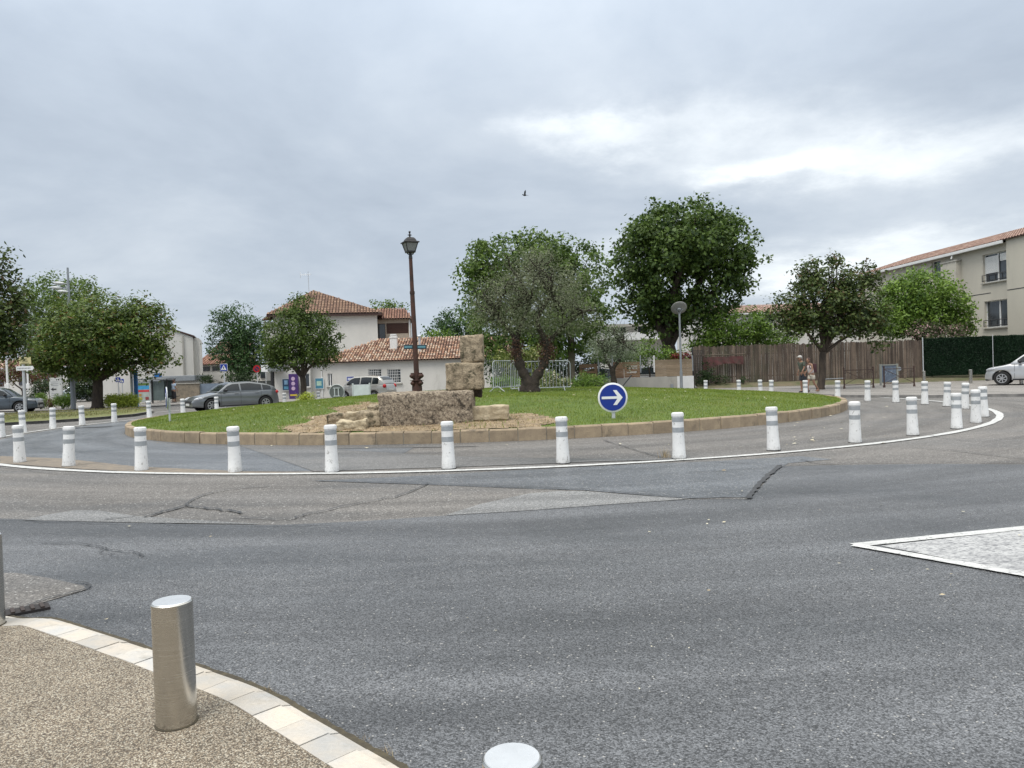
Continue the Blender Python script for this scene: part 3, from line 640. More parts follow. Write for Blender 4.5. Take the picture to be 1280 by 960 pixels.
# --- low white building with clay tile roof
p0 = W(388, 500, 54); p0.z = 0
pR = W(640, 500, 54); wB = pR.x - p0.x; HB = 2.62
Bd = thing('low_building', p0, 'long low white building with mottled clay tile roof and barred windows', 'building')
k = 54 / F
def bx(px): return (px - 388) * k
holes = [(bx(381 + 8), .95, .28, .95), (bx(411), .95, .3, .95), (bx(462), 1.55, .95, .75), (bx(485), .95, 1.0, 1.05)]
holes = [(0.32, 1.0, .3, .9)] * 0 + [(bx(410.5), .85, .35, .95), (bx(461.5), 1.1, .98, .92), (bx(485), .95, 1.02, 1.02)]
wl = MB(); facade(wl, wB, HB, holes); solid_back(wl, wB, 9, HB)
loc(wl, Bd).build('wall', m_wall, Bd)
for i, q in enumerate(holes): win(Bd, *q, style='bars' if i else 'double')
rf = MB(); ov = .3; sl = Vector((0, 4.6, 1.75)); ll = sl.length
xL = bx(400) * 0 + .9
rf.add([(0.2, -ov, HB - .08), (wB, -ov, HB - .08), (wB, 4.6, HB + 1.75), (4.3, 4.6, HB + 1.75)], [(0, 1, 2, 3)])
tiles(rf, (0.2, -ov, HB - .05), (1, 0, 0), sl + Vector((0, ov, .1)), wB - .2, ll + .2, inside=lambda u, v: v < ll * (u + .3) / 4.3 + .1, seed=3)
rf.add([(0.2, -ov, HB - .08), (4.3, 4.6, HB + 1.75), (.2, 4.6, HB + .3)], [(0, 1, 2)])
rf.add([(4.3, 4.6, HB + 1.75), (wB, 4.6, HB + 1.75), (wB, 9.3, HB - .08), (4.3, 9.3, HB - .08)], [(0, 1, 2, 3)])
roof = loc(rf, Bd).build('roof', [t_mix, m_under], Bd)
c = W(492.5, 437, 56.3); ch = MB(); ch.bbox((c.x, c.y, c.z + .45), (.52, .52, 1.1), .02); ch.bbox((c.x, c.y, c.z + .92), (.6, .6, .08), .01); ch.box((c.x, c.y, c.z + 1.12), (.44, .44, .12)); ch.build('chimney', m_white, roof)
c = W(525, 446, 55.5); ch = MB(); ch.tube([c, c + Vector((0, 0, 1.5))], .09); ch.lathe(c + Vector((0, 0, 1.5)), [(.14, 0), (.17, .05), (.04, .16)], 10); ch.build('vent_pipe', m_galv, roof)
part(Bd, 'gutter', m_white, lambda b: b.tube([(0.9, -.05, HB - .2), (0.9, -.05, .05)], .05, 8))
# posters on its front
def poster(px0, py0, px1, py1, Y, label, cols, parent=None):
    a = W(px0, py1, Y); b = W(px1, py0, Y); w_, h_ = b.x - a.x, b.z - a.z
    t = thing('poster', (a.x, Y, a.z), label, 'poster')
    q = MB(); q.box((a.x + w_ / 2, Y, a.z + h_ / 2), (w_, .05, h_)); q.build('frame', m_white, t)
    for i, (x0, z0, x1, z1, cc) in enumerate(cols):
        q = MB(); q.box((a.x + w_ * (x0 + x1) / 2, Y - .03 - .004 * i, a.z + h_ * (z0 + z1) / 2), (w_ * (x1 - x0), .006, h_ * (z1 - z0)))
        q.build('printed_panel', mat('print_%d_%d_%d' % tuple(int(v * 99) for v in cc), cc, tuple(min(1, v * 1.35 + .01) for v in cc), scale=3.5, rough=.4), t)
    return t
poster(394, 472, 404.5, 486.5, 53.9, 'teal poster board on the white wall between two small windows', [(.06, .05, .94, .95, (.05, .18, .26)), (.2, .3, .75, .7, (.35, .5, .4))])
poster(433, 470, 443, 477, 53.9, 'small blue and white plaque on the wall above the silver car', [(.06, .08, .94, .92, (.10, .12, .28)), (.2, .35, .8, .6, (.6, .62, .7))])
# --- entrance block beside it
e0 = W(343, 500, 53.5); e0.z = 0
Be = thing('entrance_block', e0, 'small white flat roofed entrance block behind the conical tree', 'building')
wE = (389 - 343) * 53.5 / F
hl = [(2.25, .85, .36, 1.0)]
b_ = MB(); facade(b_, wE, 2.75, hl); solid_back(b_, wE, 8, 2.75); loc(b_, Be).build('wall', m_wall, Be); win(Be, *hl[0], style='single')
part(Be, 'canopy', m_grey, lambda b: (b.bbox((.35, -.5, 2.3), (.95, 1.0, .5), .12)))
part(Be, 'door', m_dark, lambda b: b.box((-.08, .05, 1.1), (.28, .1, 2.2)))
part(Be, 'roof', m_conc, lambda b: b.box((wE / 2, 3.9, 2.81), (wE + .2, 8.3, .12)))
poster(353, 473, 362, 488.5, 53.35, 'dark blue poster panel left of the purple vending machine', [(.06, .05, .94, .95, (.02, .06, .12)), (.3, .5, .75, .85, (.25, .42, .6)), (.25, .12, .8, .35, (.1, .3, .45))])
v0 = W(368, 498.5, 53.1); v0.z = 0
vm = thing('vending_machine', v0, 'purple vending machine standing against the white entrance wall', 'vending machine')
q = MB(); q.bbox((v0.x, v0.y, .95), (.66, .3, 1.8), .03); q.build('cabinet', mat('purple_paint', (.07, .03, .16), rough=.35), vm)
q = MB()
for i, zz_ in enumerate((1.5, 1.15, .8)): q.lathe((v0.x, v0.y - .153, zz_), [(.14, 0), (.14, .012)], 14, 'Y')
q.build('front_graphic', mat('pale_pink_print', (.62, .45, .5), (.4, .3, .55), scale=6, rough=.4), vm)
q = MB(); q.box((v0.x, v0.y - .155, .32), (.5, .01, .12)); q.build('tray', mat('yellow_print', (.6, .45, .04), rough=.4), vm)

# --- two storey house with hip roof behind
Y2 = 63; k2_ = Y2 / F
h0 = W(341, 400, Y2); h1 = W(469.5, 400, Y2); zt = W(440, 390, Y2).z; h0.z = 0
Bh = thing('house', h0, 'two storey white house with brown hip roof behind the low building', 'house')
wH = h1.x - h0.x
b_ = MB(); facade(b_, wH, zt, []); solid_back(b_, wH, 9.5, zt); loc(b_, Bh).build('wall', m_wall, Bh)
rf = MB(); ap = W(402, 363, Y2 + 5); apx, apz = ap.x - h0.x, ap.z; o_ = .45; ez = zt - .05
A0, A1, A2, A3 = Vector((-o_, -o_, ez)), Vector((wH + o_, -o_, ez)), Vector((wH + o_, 10, ez)), Vector((-o_, 10, ez)); AP = Vector((apx, 4.8, apz))
for a, b in ((A0, A1), (A1, A2), (A2, A3), (A3, A0)): rf.add([a, b, AP], [(0, 1, 2)])
wW = wH + 2 * o_
def hip_tiles(rf, a, b, ap_, seed):
    u = (b - a); Lu = u.length; u.normalize(); foot = a + u * (ap_ - a).dot(u); v = ap_ - foot; Lv = v.length; fu = (ap_ - a).dot(u)
    tiles(rf, a + Vector((0, 0, .03)), u, v, Lu, Lv, inside=lambda x, y: (y / Lv) < min(x / fu if fu > 0 else 1, (Lu - x) / (Lu - fu)) , tw=.26, tl=.42, rise=.045, seed=seed)
hip_tiles(rf, A0, A1, AP, 1); hip_tiles(rf, A1, A2, AP, 2); hip_tiles(rf, A3, A0, AP, 5)
roof = loc(rf, Bh).build('roof', [t_brown, m_under], Bh)
part(Bh, 'eaves', m_brown, lambda b: (b.box((wH / 2, -.22, ez - .1), (wH + .9, .42, .16)), b.box((wH + .22, 4.8, ez - .1), (.42, 10, .16))))
an = W(397, 362, Y2 + 5) - Vector((h0.x, h0.y, 0))
def ant(b):
    x, y, z = an.x, an.y, an.z
    b.tube([(x, y, z - .1), (x - .02, y, z + 1.75)], .03, 6); b.tube([(x - .7, y, z + 1.45), (x + .3, y, z + 1.5)], .02, 5)
    for i in range(5): b.tube([(x - .6 + i * .18, y - .3, z + 1.3), (x - .6 + i * .18, y + .3, z + 1.62)], .014, 4)
    b.tube([(x - .7, y - .1, z + 1.15), (x - .72, y + .1, z + 1.75)], .03, 5)
part(Bh, 'antenna', m_galv, ant)
part(Bh, 'side_roof', [t_orange, m_under], lambda b: (b.add([(-.9, -.3, zt - .55), (0, -.3, zt - .5), (0, 3, zt + .15), (-.9, 3, zt + .1)], [(0, 1, 2, 3)]), tiles(b, (-.9, -.3, zt - .5), (1, 0, 0), (0, 3.3, .65), .9, 3.3, seed=4)))
part(Bh, 'side_wall', m_wall, lambda b: b.box((-.42, 2.2, (zt - .6) / 2), (.8, 4, zt - .6)))
Bh.rotation_euler.z = R(10)
# --- right wing with brown shutters
g0 = W(470.6, 400, 66); g1 = W(512.5, 400, 66); zt = W(492, 398.5, 66).z; g0.z = 0; wG = g1.x - g0.x
Bg = thing('house_wing', g0, 'small beige upper storey wing with orange roof and dark brown shutters', 'house')
kz = 66 / F
hl = [(.05, W(475, 429, 66).z, .72, 1.75), (.85, W(475, 417.5, 66).z, 1.95, .95)]
b_ = MB(); facade(b_, wG, zt, hl, depth=.12); solid_back(b_, wG, 5, zt); loc(b_, Bg).build('wall', mat('tan_render', (0.42, 0.36, 0.29), (0.36, 0.31, .25), rough=.9), Bg)
win(Bg, *hl[0], style='single', sill=False, frame=m_brown)
def shut(b):
    x, z, w_, h_ = hl[1]
    for i in range(9): b.box((x + w_ / 2, .03, z + h_ * (i + .5) / 9), (w_, .03, h_ / 9 * .82), rx=R(14))
part(Bg, 'shutter', m_brown, shut)
zr = W(492, 386, 68).z
def rfn(b):
    b.add([(-.1, -.4, zt - .05), (wG + .25, -.4, zt - .05), (wG - .5, 2.4, zr), (-.1, 2.4, zr)], [(0, 1, 2, 3)]); b.add([(-.1, 2.4, zr), (wG - .5, 2.4, zr), (wG + .25, 5.2, zt - .05), (-.1, 5.2, zt - .05)], [(0, 1, 2, 3)]); b.add([(wG + .25, -.4, zt - .05), (wG + .25, 5.2, zt - .05), (wG - .5, 2.4, zr)], [(0, 1, 2)])
    lv = Vector((0, 2.8, zr - zt + .05)); tiles(b, (-.1, -.4, zt - .02), (1, 0, 0), lv, wG + .3, lv.length, inside=lambda u, v: u < wG + .35 - .75 * v / lv.length, tw=.24, seed=8)
part(Bg, 'roof', [t_orange, m_under], rfn)
part(Bg, 'downpipe', m_white, lambda b: b.tube([(wG - .08, -.08, zt - .1), (wG - .08, -.08, .2)], .06))

Bg.rotation_euler.z = R(7)
# --- gable building far left
Y4 = 62; a0 = W(140, 480, Y4); a1 = W(243, 480, Y4); a1.z = 0; wA = (a1.x - a0.x) * 1.08; a0 = a1 - Vector((math.cos(R(20)), math.sin(R(20)), 0)) * wA
Ba = thing('gable_building', a0, 'tall pale blank gable wall building behind the bus shelter', 'building')
zR = W(243, 421, Y4).z; zL = W(190, 402, Y4).z
b_ = MB(); xm = wA * .5
b_.poly_y([(0, 0), (wA, 0), (wA, zR), (xm, zL), (0, zL - 1.2)], 0, 14)
loc(b_, Ba).build('wall', m_wall, Ba)
part(Ba, 'coping', m_brown, lambda b: (b.add([(xm, -.12, zL + .02), (wA + .15, -.12, zR - .02), (wA + .15, -.12, zR + .1), (xm, -.12, zL + .14), (xm, 14, zL + .02), (wA + .15, 14, zR - .02), (wA + .15, 14, zR + .1), (xm, 14, zL + .14)], [(0, 1, 2, 3), (3, 2, 6, 7), (1, 5, 6, 2)])))
part(Ba, 'downpipe', m_conc, lambda b: b.box((wA - .75, -.06, zR / 2), (.12, .12, zR + .2)))
part(Ba, 'annex', m_wall, lambda b: b.box((wA + .22, 3, W(246, 422, Y4).z / 2 + .9), (.44, 5, W(246, 422, Y4).z - 1.8)))
Ba.rotation_euler.z = R(20)
# --- long flat canopy and wall before it
c0 = W(196, 474, 58); c1 = W(252, 474, 58)
Cn = thing('flat_canopy', (c0.x, 58, 0), 'long flat grey canopy roof behind the bus shelter', 'canopy')
q = MB(); q.bbox(((c0.x + c1.x) / 2, 58, c0.z - .0), (c1.x - c0.x, 2.5, .42), .03); q.build('roof', m_grey, Cn)
q = MB(); q.box(((c0.x + c1.x) / 2, 58.4, c0.z - .4), (c1.x - c0.x - .3, 2.0, .38)); q.build('fascia', m_white, Cn)
for px in (200, 224, 249):
    q = MB(); q.tube([W(px, 480, 57.2), Vector((W(px, 480, 57.2).x, 57.2, 0))], .06); q.build('post', m_grey, Cn)
# --- garden walls
def wallthing(name, px0, px1, Y, zt_, label, m, cap=None, th=.25, z0=0):
    a = W(px0, 480, Y); b = W(px1, 480, Y); t = thing(name, (a.x, Y, 0), label, 'wall')
    q = MB(); q.box(((a.x + b.x) / 2, Y, (zt_ + z0) / 2), (b.x - a.x, th, zt_ - z0)); q.build('wall', m, t)
    if cap: q = MB(); q.bbox(((a.x + b.x) / 2, Y, zt_ + .03), (b.x - a.x + .04, th + .1, .07), .01); q.build('coping', cap, t)
    return t
m_stone = mat('rough_stone_wall', (0.30, 0.25, 0.19), (0.19, 0.165, 0.13), scale=3, rough=.95, bump=.8, bscale=18, fine=.4)
wallthing('stone_wall', 217, 249.5, 56, W(230, 480, 56).z, 'rough brown stone wall between the bus shelter and the grey car', m_stone, m_conc)
wallthing('metal_gate', 249.8, 273, 56.1, W(260, 479.5, 56.1).z, 'blue grey sheet metal gate at the end of the stone wall', mat('blue_grey_sheet', (0.20, 0.25, 0.32), (0.16, .2, .26), rough=.5), None, .08)
wallthing('dark_fence', 273.2, 342, 56.3, W(300, 477, 56.3).z, 'dark grey fence behind the grey hatchback car', mat('dark_fence_sheet', (0.035, 0.04, 0.042), (.06, .065, .06), rough=.8), None, .08)
# --- far row behind: tiled roofs, windows, white wall
f0 = W(243, 480, 76); f1 = W(300, 480, 76); f0.z = 0; wF = f1.x - f0.x
Bf = thing('far_house', f0, 'far house with two stepped red brown tile roofs and a white lower wall', 'house')
zz1, zz2, zz3 = W(260, 475, 76).z, W(260, 465.5, 76).z, W(260, 456.5, 76).z
part(Bf, 'wall', m_wall, lambda b: (b.box((wF / 2, 4, zz2 / 2), (wF, 8, zz2)), b.box((wF / 2, 4.2, (zz2 + zz3) / 2), (wF, 7.6, zz3 - zz2 + .02))))
for i in range(3):
    part(Bf, 'window', m_glass, lambda b, i=i: b.box((.5 + i * 1.25 + .5, .36, (zz2 + zz3) / 2), (1.0, .06, (zz3 - zz2) * .6)))
zq = W(260, 443, 78).z; zu = W(260, 427, 80).z
def rfn(b):
    b.add([(0, 0, zz3), (wF, 0, zz3), (wF, 3.5, zq), (0, 3.5, zq)], [(0, 1, 2, 3)]); lv = Vector((0, 3.5, zq - zz3)); tiles(b, (0, 0, zz3 + .03), (1, 0, 0), lv, wF, lv.length, tw=.3, tl=.5, rise=.07)
part(Bf, 'roof', [t_orange, m_under], rfn)
def rfn(b):
    b.add([(0, 3.8, zq + .15), (wF * .85, 3.8, zq + .15), (wF * .85, 7, zu), (0, 7, zu)], [(0, 1, 2, 3)]); lv = Vector((0, 3.2, zu - zq - .15)); tiles(b, (0, 3.8, zq + .18), (1, 0, 0), lv, wF * .85, lv.length, tw=.3, tl=.5, rise=.07)
    b.box((wF * .42, 6.9, zq * .5), (wF * .84, .2, zq))
part(Bf, 'upper_roof', [t_brown, m_under], rfn)
# white block seen behind the dark tree
q0 = W(318, 480, 66); Bq = thing('white_block', (q0.x, 66, 0), 'white low building partly hidden behind the two dark trees at centre left', 'building')
q = MB(); q.box((q0.x + 1.9, 69, W(330, 458, 66).z / 2), (3.9, 6, W(330, 458, 66).z)); q.build('wall', m_wall, Bq)
q = MB(); q.box((q0.x + 1.9, 65.94, 2.0), (2.6, .1, .7)); q.build('window', m_glass, Bq)
# low white houses in the distance on the left
q0 = W(-60, 480, 100); q1 = W(140, 480, 100); Bz = thing('far_white_house', (q0.x, 100, 0), 'long low white house glimpsed under the chestnut trees', 'house')
q = MB(); q.box(((q0.x + q1.x) / 2, 104, W(60, 461, 100).z / 2), (q1.x - q0.x, 8, W(60, 461, 100).z)); q.build('wall', m_wall, Bz)
q = MB(); q.add([(q0.x - .4, 99.6, 4.2), (q1.x + .4, 99.6, 4.2), (q1.x + .4, 104, 5.4), (q0.x - .4, 104, 5.4)], [(0, 1, 2, 3)]); q.build('roof', t_pink, Bz)
for i in range(6): q = MB(); q.box((q0.x + 3 + i * 3.4, 99.93, 2.4), (1.3, .1, 1.2)); q.build('window', m_glass, Bz)
# --- white buildings behind the plane tree
q0 = W(757, 470, 66); q1 = W(838, 470, 66); Bw = thing('balcony_building', (q0.x, 66, 0), 'white flat roofed building with a balcony behind the big plane tree', 'building')
zt = W(800, 408, 66).z; wd_ = q1.x - q0.x
ROOTLOC[Bw.name] = Vector((q0.x, 66, 0))
hl = [(3.0, W(800, 420.5, 66).z, .95, .95 + .1), (1.2, W(800, 420.5, 66).z, .8, 1.0)]
b_ = MB(); facade(b_, wd_, zt, hl); solid_back(b_, wd_, 8, zt); loc(b_, Bw).build('wall', m_wall, Bw)
for q in hl: win(Bw, *q, style='single')
part(Bw, 'balcony', m_white, lambda b: (b.box((wd_ / 2, -.6, W(800, 424, 66).z), (wd_, 1.3, .18)), b.box((wd_ / 2, -1.2, W(800, 421, 66).z + .05), (wd_, .06, .6))))
part(Bw, 'roof_slab', m_conc, lambda b: b.box((wd_ / 2, 3.6, zt + .1), (wd_ + .6, 9, .22)))

# --- long far roof behind the bush on the right
r0 = W(868, 396, 74); r1 = W(1110, 362, 74)
Br = thing('long_roof_building', (r0.x, 74, 0), 'long far building with pale pink tile roof behind the green bushes', 'building')
zE = W(930, 392, 74).z; wR_ = r1.x - r0.x
part(Br, 'wall', m_wall, lambda b: b.box((wR_ / 2, 4, zE / 2), (wR_, 8, zE)))
def rfn(b):
    lv = Vector((0, 3.4, .95)); b.add([(-.4, -.4, zE), (wR_ + .4, -.4, zE), (wR_ + .4, 3.4, zE + 1.02), (-.4, 3.4, zE + 1.02)], [(0, 1, 2, 3)]); tiles(b, (-.4, -.4, zE + .03), (1, 0, 0), lv, wR_ + .8, lv.length + .2, tw=.3, tl=.5, rise=.06)
part(Br, 'roof', [t_pink, m_under], rfn)
part(Br, 'gutter', m_white, lambda b: b.box((wR_ / 2, -.46, zE - .05), (wR_ + .8, .12, .14)))

# --- apartment building on the right, its long side running away from the camera
ang = -math.atan2(.998, .065); E0 = Vector((31.1 - .065 * 15, 48.6 + 15, 0))
Ap = thing('apartment_building', E0, 'two storey beige apartment building with pale pink tile roof on the right', 'apartment building')
zt = 8.62; Lf = 15 - (31.1 - 624.5 / F * 48.6) / (624.5 / F + .065); d_ = 9
# along the facade: u = 15 - t, t measured from the reference corner (27.5, 43)
def uu(px):   # facade coordinate seen at picture column px
    s = (px - 640) / F / 1.0; t = (31.1 - s * 48.6) / (s + .065); return 15 - t
zs = lambda y, px: W(px, y, 48.6 + 15 - uu(px)).z
hl = [(uu(1232), zs(354, 1232), 2.4, zs(319, 1232) - zs(354, 1232)), (uu(1233), zs(410, 1233), 2.4, zs(377, 1233) - zs(410, 1233)), (uu(1168), zs(347, 1180), 1.0, 1.3)]
b_ = MB(); facade(b_, Lf, zt, hl, depth=.22); solid_back(b_, Lf, d_, zt)
loc(b_, Ap).build('wall', m_cream, Ap)
part(Ap, 'projecting_wall', m_cream, lambda b: b.box((Lf + 4.0, d_ / 2 - .15, zt / 2 + .06), (8, d_, zt + .12)))
part(Ap, 'corner_pier', m_cream, lambda b: b.box((uu(1195), -.17, (zt - .55) / 2), (1.6, .36, zt - .55)))
part(Ap, 'pier_cap', m_conc, lambda b: b.box((uu(1195), -.17, zt - .5), (1.75, .46, .09)))
for i, q in enumerate(hl[:2]):
    p = win(Ap, *q, depth=.2, style='double')
    x, z, w_, h_ = q
    rail = MB()
    for zz_ in (z + .12, z + .48): rail.tube([(x, -.06, zz_), (x + w_, -.06, zz_)], .022, 6)
    for j in range(5): rail.tube([(x + w_ * j / 4, -.06, z + .08), (x + w_ * j / 4, -.06, z + .5)], .022, 6)
    loc(rail, Ap).build('railing', m_dark, Ap)
    if i == 0:
        s_ = MB()
        for j in range(16): s_.box((x + w_ * .29, .12, z + .62 + j * .067), (w_ * .5, .02, .056))
        for j in range(7): s_.box((x + w_ * .78, .12, z + 1.28 + j * .067), (w_ * .38, .02, .056))
        loc(s_, Ap).build('roller_shutter', m_white, Ap)
win(Ap, *hl[2], depth=.2, style='single', sill=False)
part(Ap, 'string_course', m_dark, lambda b: (b.box((uu(1218), -.004, zs(369.5, 1218)), (3.5, .012, .05)), b.box((Lf + 1.35, -.156, zs(361.5, 1271)), (2.6, .012, .05))))
def rfn(b):
    lv = Vector((0, 5.5, 1.6)); b.add([(-.3, -.3, zt + .08), (Lf + 8, -.3, zt + .08), (Lf + 8, 5.2, zt + 1.68), (-.3, 5.2, zt + 1.68)], [(0, 1, 2, 3)]); b.add([(-.3, 5.2, zt + 1.68), (Lf + 8, 5.2, zt + 1.68), (Lf + 8, 9.4, zt + .4), (-.3, 9.4, zt + .4)], [(0, 1, 2, 3)])
    b.add([(-.3, -.3, zt + .08), (-.3, 5.2, zt + 1.68), (-.3, 9.4, zt + .4)], [(0, 1, 2)])
    tiles(b, (-.3, -.3, zt + .11), (1, 0, 0), lv, Lf + 8.2, lv.length, tw=.24, tl=.42, rise=.06, seed=6)
part(Ap, 'roof', [t_pink, m_under], rfn)
part(Ap, 'gutter', m_white, lambda b: b.bbox((Lf / 2 - .15, -.37, zt), (Lf + .2, .15, .2), .03))
part(Ap, 'downpipe', m_white, lambda b: b.tube([(uu(1200), -.3, zt), (uu(1200), -.42, zt - .35)], .05))
Ap.rotation_euler.z = ang

# ------------------------------------------------------------------ fences
m_pale = mat('weathered_boards', (0.15, 0.115, 0.088), (0.075, 0.056, 0.045), scale=3, rough=.9, bump=.3, island=.5, fine=.4, bscale=30, stretch=(1, 1, .25), grime=((0.07, 0.075, 0.045), .8, .55, .75))
f0, f1 = W(868, 480, 45.8), W(1153, 480, 44.2)
Fp = thing('wooden_fence', (f0.x, f0.y, .3), 'tall weathered fence of narrow vertical boards behind the far pavement', 'fence')
q = MB(); nb_ = 230
for i in range(nb_):
    t = (i + .5) / nb_; p = f0.lerp(f1, t); wz = .03 * math.sin(i * .21) + .025 * math.sin(i * 1.3) + rnd.uniform(-.035, .03)
    top = 2.68 - .08 * t + wz; q.box((p.x, p.y + rnd.uniform(-.012, .012), (top + .36) / 2), ((f1.x - f0.x) / nb_ * rnd.uniform(.86, .97), .022, top - .36), ry=rnd.gauss(0, .004))
q.build('board_panel', m_pale, Fp)
for zz_ in (.75, 2.1):
    q = MB(); q.tube([(f0.x, f0.y + .06, zz_), (f1.x, f1.y + .06, zz_)], .04, 6); q.build('rail', m_pale, Fp)
for i in range(8):
    t = i / 7; p = f0.lerp(f1, t); q = MB(); q.box((p.x, p.y + .12, 1.35), (.1, .1, 2.5)); q.build('post', m_pale, Fp)
a = W(872, 444.5, 45.4); b = W(932, 442.5, 45.1)
q = MB(); q.tube([a, b], .035, 6); q.build('crossbar', MATS['weathered_boards'], Fp)
# faded red sheet hanging on the fence
a = W(878, 462, 45.5); b = W(928, 445, 45.3)
q = MB(); NX, NZ = 24, 10; vs = []
for i in range(NX + 1):
    for j in range(NZ + 1):
        u, v = i / NX, j / NZ; lowz = a.z + .25 * math.sin(u * 3) * (1 - v) - .1 + .3 * u * (1 - v)
        vs.append((a.x + (b.x - a.x) * u, 45.3 - .15 * u + .03 * math.sin(u * 28 + v * 3), lowz + (b.z - lowz) * v))
q.add(vs, [(i * (NZ + 1) + j, (i + 1) * (NZ + 1) + j, (i + 1) * (NZ + 1) + j + 1, i * (NZ + 1) + j + 1) for i in range(NX) for j in range(NZ)])
o = q.build('banner', mat('faded_red_cloth', (0.13, 0.05, 0.05), (0.075, .05, .042), scale=3, rough=.9, fine=.3), None, origin=(a.x, 45.3, a.z)); tag(o, 'faded red cloth hanging on the left end of the board fence', 'banner')
# green screen fence
f0, f1 = W(1154, 480, 44.1), W(1330, 480, 42)
Fg = thing('green_screen_fence', (f0.x, f0.y, .3), 'dark green artificial hedge screen fence beside the board fence', 'fence')
NX = 260; V = []; Fc = []
n = 26000; t = nr.random(n); z = nr.uniform(.45, 2.68, n) + .02 * np.sin(t * 60); x = f0.x + (f1.x - f0.x) * t; y = f0.y + (f1.y - f0.y) * t - nr.uniform(0, .05, n)
d = nr.normal(0, 1, (n, 3)); d /= np.linalg.norm(d, axis=1)[:, None]; e = np.cross(d, nr.normal(0, 1, (n, 3))); e /= np.linalg.norm(e, axis=1)[:, None]
c_ = np.stack([x, y, z], 1); s = .045
V = np.stack([c_ + d * s, c_ + e * s * .4, c_ - d * s, c_ - e * s * .4], 1).reshape(-1, 3)
m_scr = leafmat('screen_leaf', (0.006, 0.022, 0.010), (0.018, 0.055, 0.022))
fastmesh('leaf_cover', V, np.arange(n * 4).reshape(-1, 4), m_scr, Fg, origin=tuple(ROOTLOC[Fg.name]))
q = MB(); dx = f1 - f0; q.box(((f0.x + f1.x) / 2, (f0.y + f1.y) / 2 + .03, 1.55), (dx.length, .03, 2.25), rz=math.atan2(dx.y, dx.x)); q.build('backing', mat('green_backing', (.006, .02, .01), rough=.9), Fg)
for px in (1154.5, 1242, 1330):
    p = W(px, 480, 43.9 - (px - 1154) / 176 * 2.1 - .06); q = MB(); q.tube([(p.x, p.y, .3), (p.x, p.y, 2.74)], .018 if px > 1200 else .03); q.build('post', m_galv, Fg)
# panel fence on a low concrete wall
Y5 = 44.6; k5 = Y5 / F
a = W(722, 480, Y5); b = W(866, 480, Y5)
Fw = thing('panel_fence', (a.x, Y5, 0), 'horizontal brown wood panel fence on a low pale concrete wall', 'fence')
zc = W(800, 472, Y5).z
q = MB(); q.box(((a.x + b.x) / 2, Y5, zc / 2), (b.x - a.x, .22, zc)); q.build('wall', m_conc, Fw)
m_slat = mat('brown_slats', (0.25, 0.155, 0.085), (0.17, 0.10, 0.06), scale=3, rough=.75, island=.15, fine=.2, stretch=(.3, 1, 1))
m_slat2 = mat('pale_slats', (0.30, 0.23, 0.155), (0.22, 0.165, 0.11), scale=3, rough=.8, island=.15, fine=.2, stretch=(.3, 1, 1))
for (x0, x1, yt, nn_, mt, slot) in ((724, 746.5, 455.5, 8, m_slat, 1), (766, 779.5, 453, 8, m_slat, 0), (780, 799.5, 452.5, 8, m_slat, 1), (818.5, 865, 450, 10, m_slat2, 0)):
    pa = W(x0, yt, Y5 - .05); pb = W(x1, yt, Y5 - .05); q = MB(); hh = (pa.z - zc - .02) / nn_
    for i in range(nn_):
        zz_ = zc + .02 + hh * (i + .5)
        if slot and i in (2, 4, 5):
            q.box((pa.x + (pb.x - pa.x) * .08, Y5 - .05, zz_), ((pb.x - pa.x) * .16, .03, hh * .95)); q.box((pa.x + (pb.x - pa.x) * .92, Y5 - .05, zz_), ((pb.x - pa.x) * .16, .03, hh * .95)); q.box(((pa.x + pb.x) / 2, Y5 - .05, zz_ - hh * .25), (pb.x - pa.x, .025, hh * .42))
        else: q.box(((pa.x + pb.x) / 2, Y5 - .05, zz_), (pb.x - pa.x, .03, hh * .95))
    q.build('slat_panel', mt, Fw)
for px in (748, 765.5, 800.5, 817.5, 865.5):
    p = W(px, 450.5, Y5 - .02); q = MB(); q.box((p.x, Y5 - .02, (p.z + zc) / 2 + .3), (.07, .07, p.z - zc - .0)); q.build('post', m_white if px in (817.5,) else m_grey, Fw)
q = MB(); p = W(840, 483, Y5 - .13); q.box(p, (.18, .04, .28)); q.build('meter_box', m_grey, Fw)
p = W(857, 480, Y5 - .12); q = MB(); q.box((p.x, p.y, zc / 2 + .01), (1.0, .03, zc)); q.build('white_section', m_white, Fw)
# dark net fence section between panel fence and board fence
a = W(866.5, 480, 45.0); q = MB(); b = W(881, 480, 45.4)
Fn = thing('net_fence', (a.x, 45, .2), 'dark net fence section overgrown by a creeper', 'fence')
for i in range(16): t = i / 15; q.box((a.x + (b.x - a.x) * t, 45 + .4 * t, 1.35), (.012, .012, 2.2))
for i in range(14): q.box(((a.x + b.x) / 2, 45.2, .35 + i * .16), (b.x - a.x, .012, .012), rz=math.atan2(.4, b.x - a.x))
q.build('mesh_panel', m_dark, Fn); q = MB(); q.box((a.x, 45, 1.4), (.06, .06, 2.5)); q.build('post', m_dark, Fn)
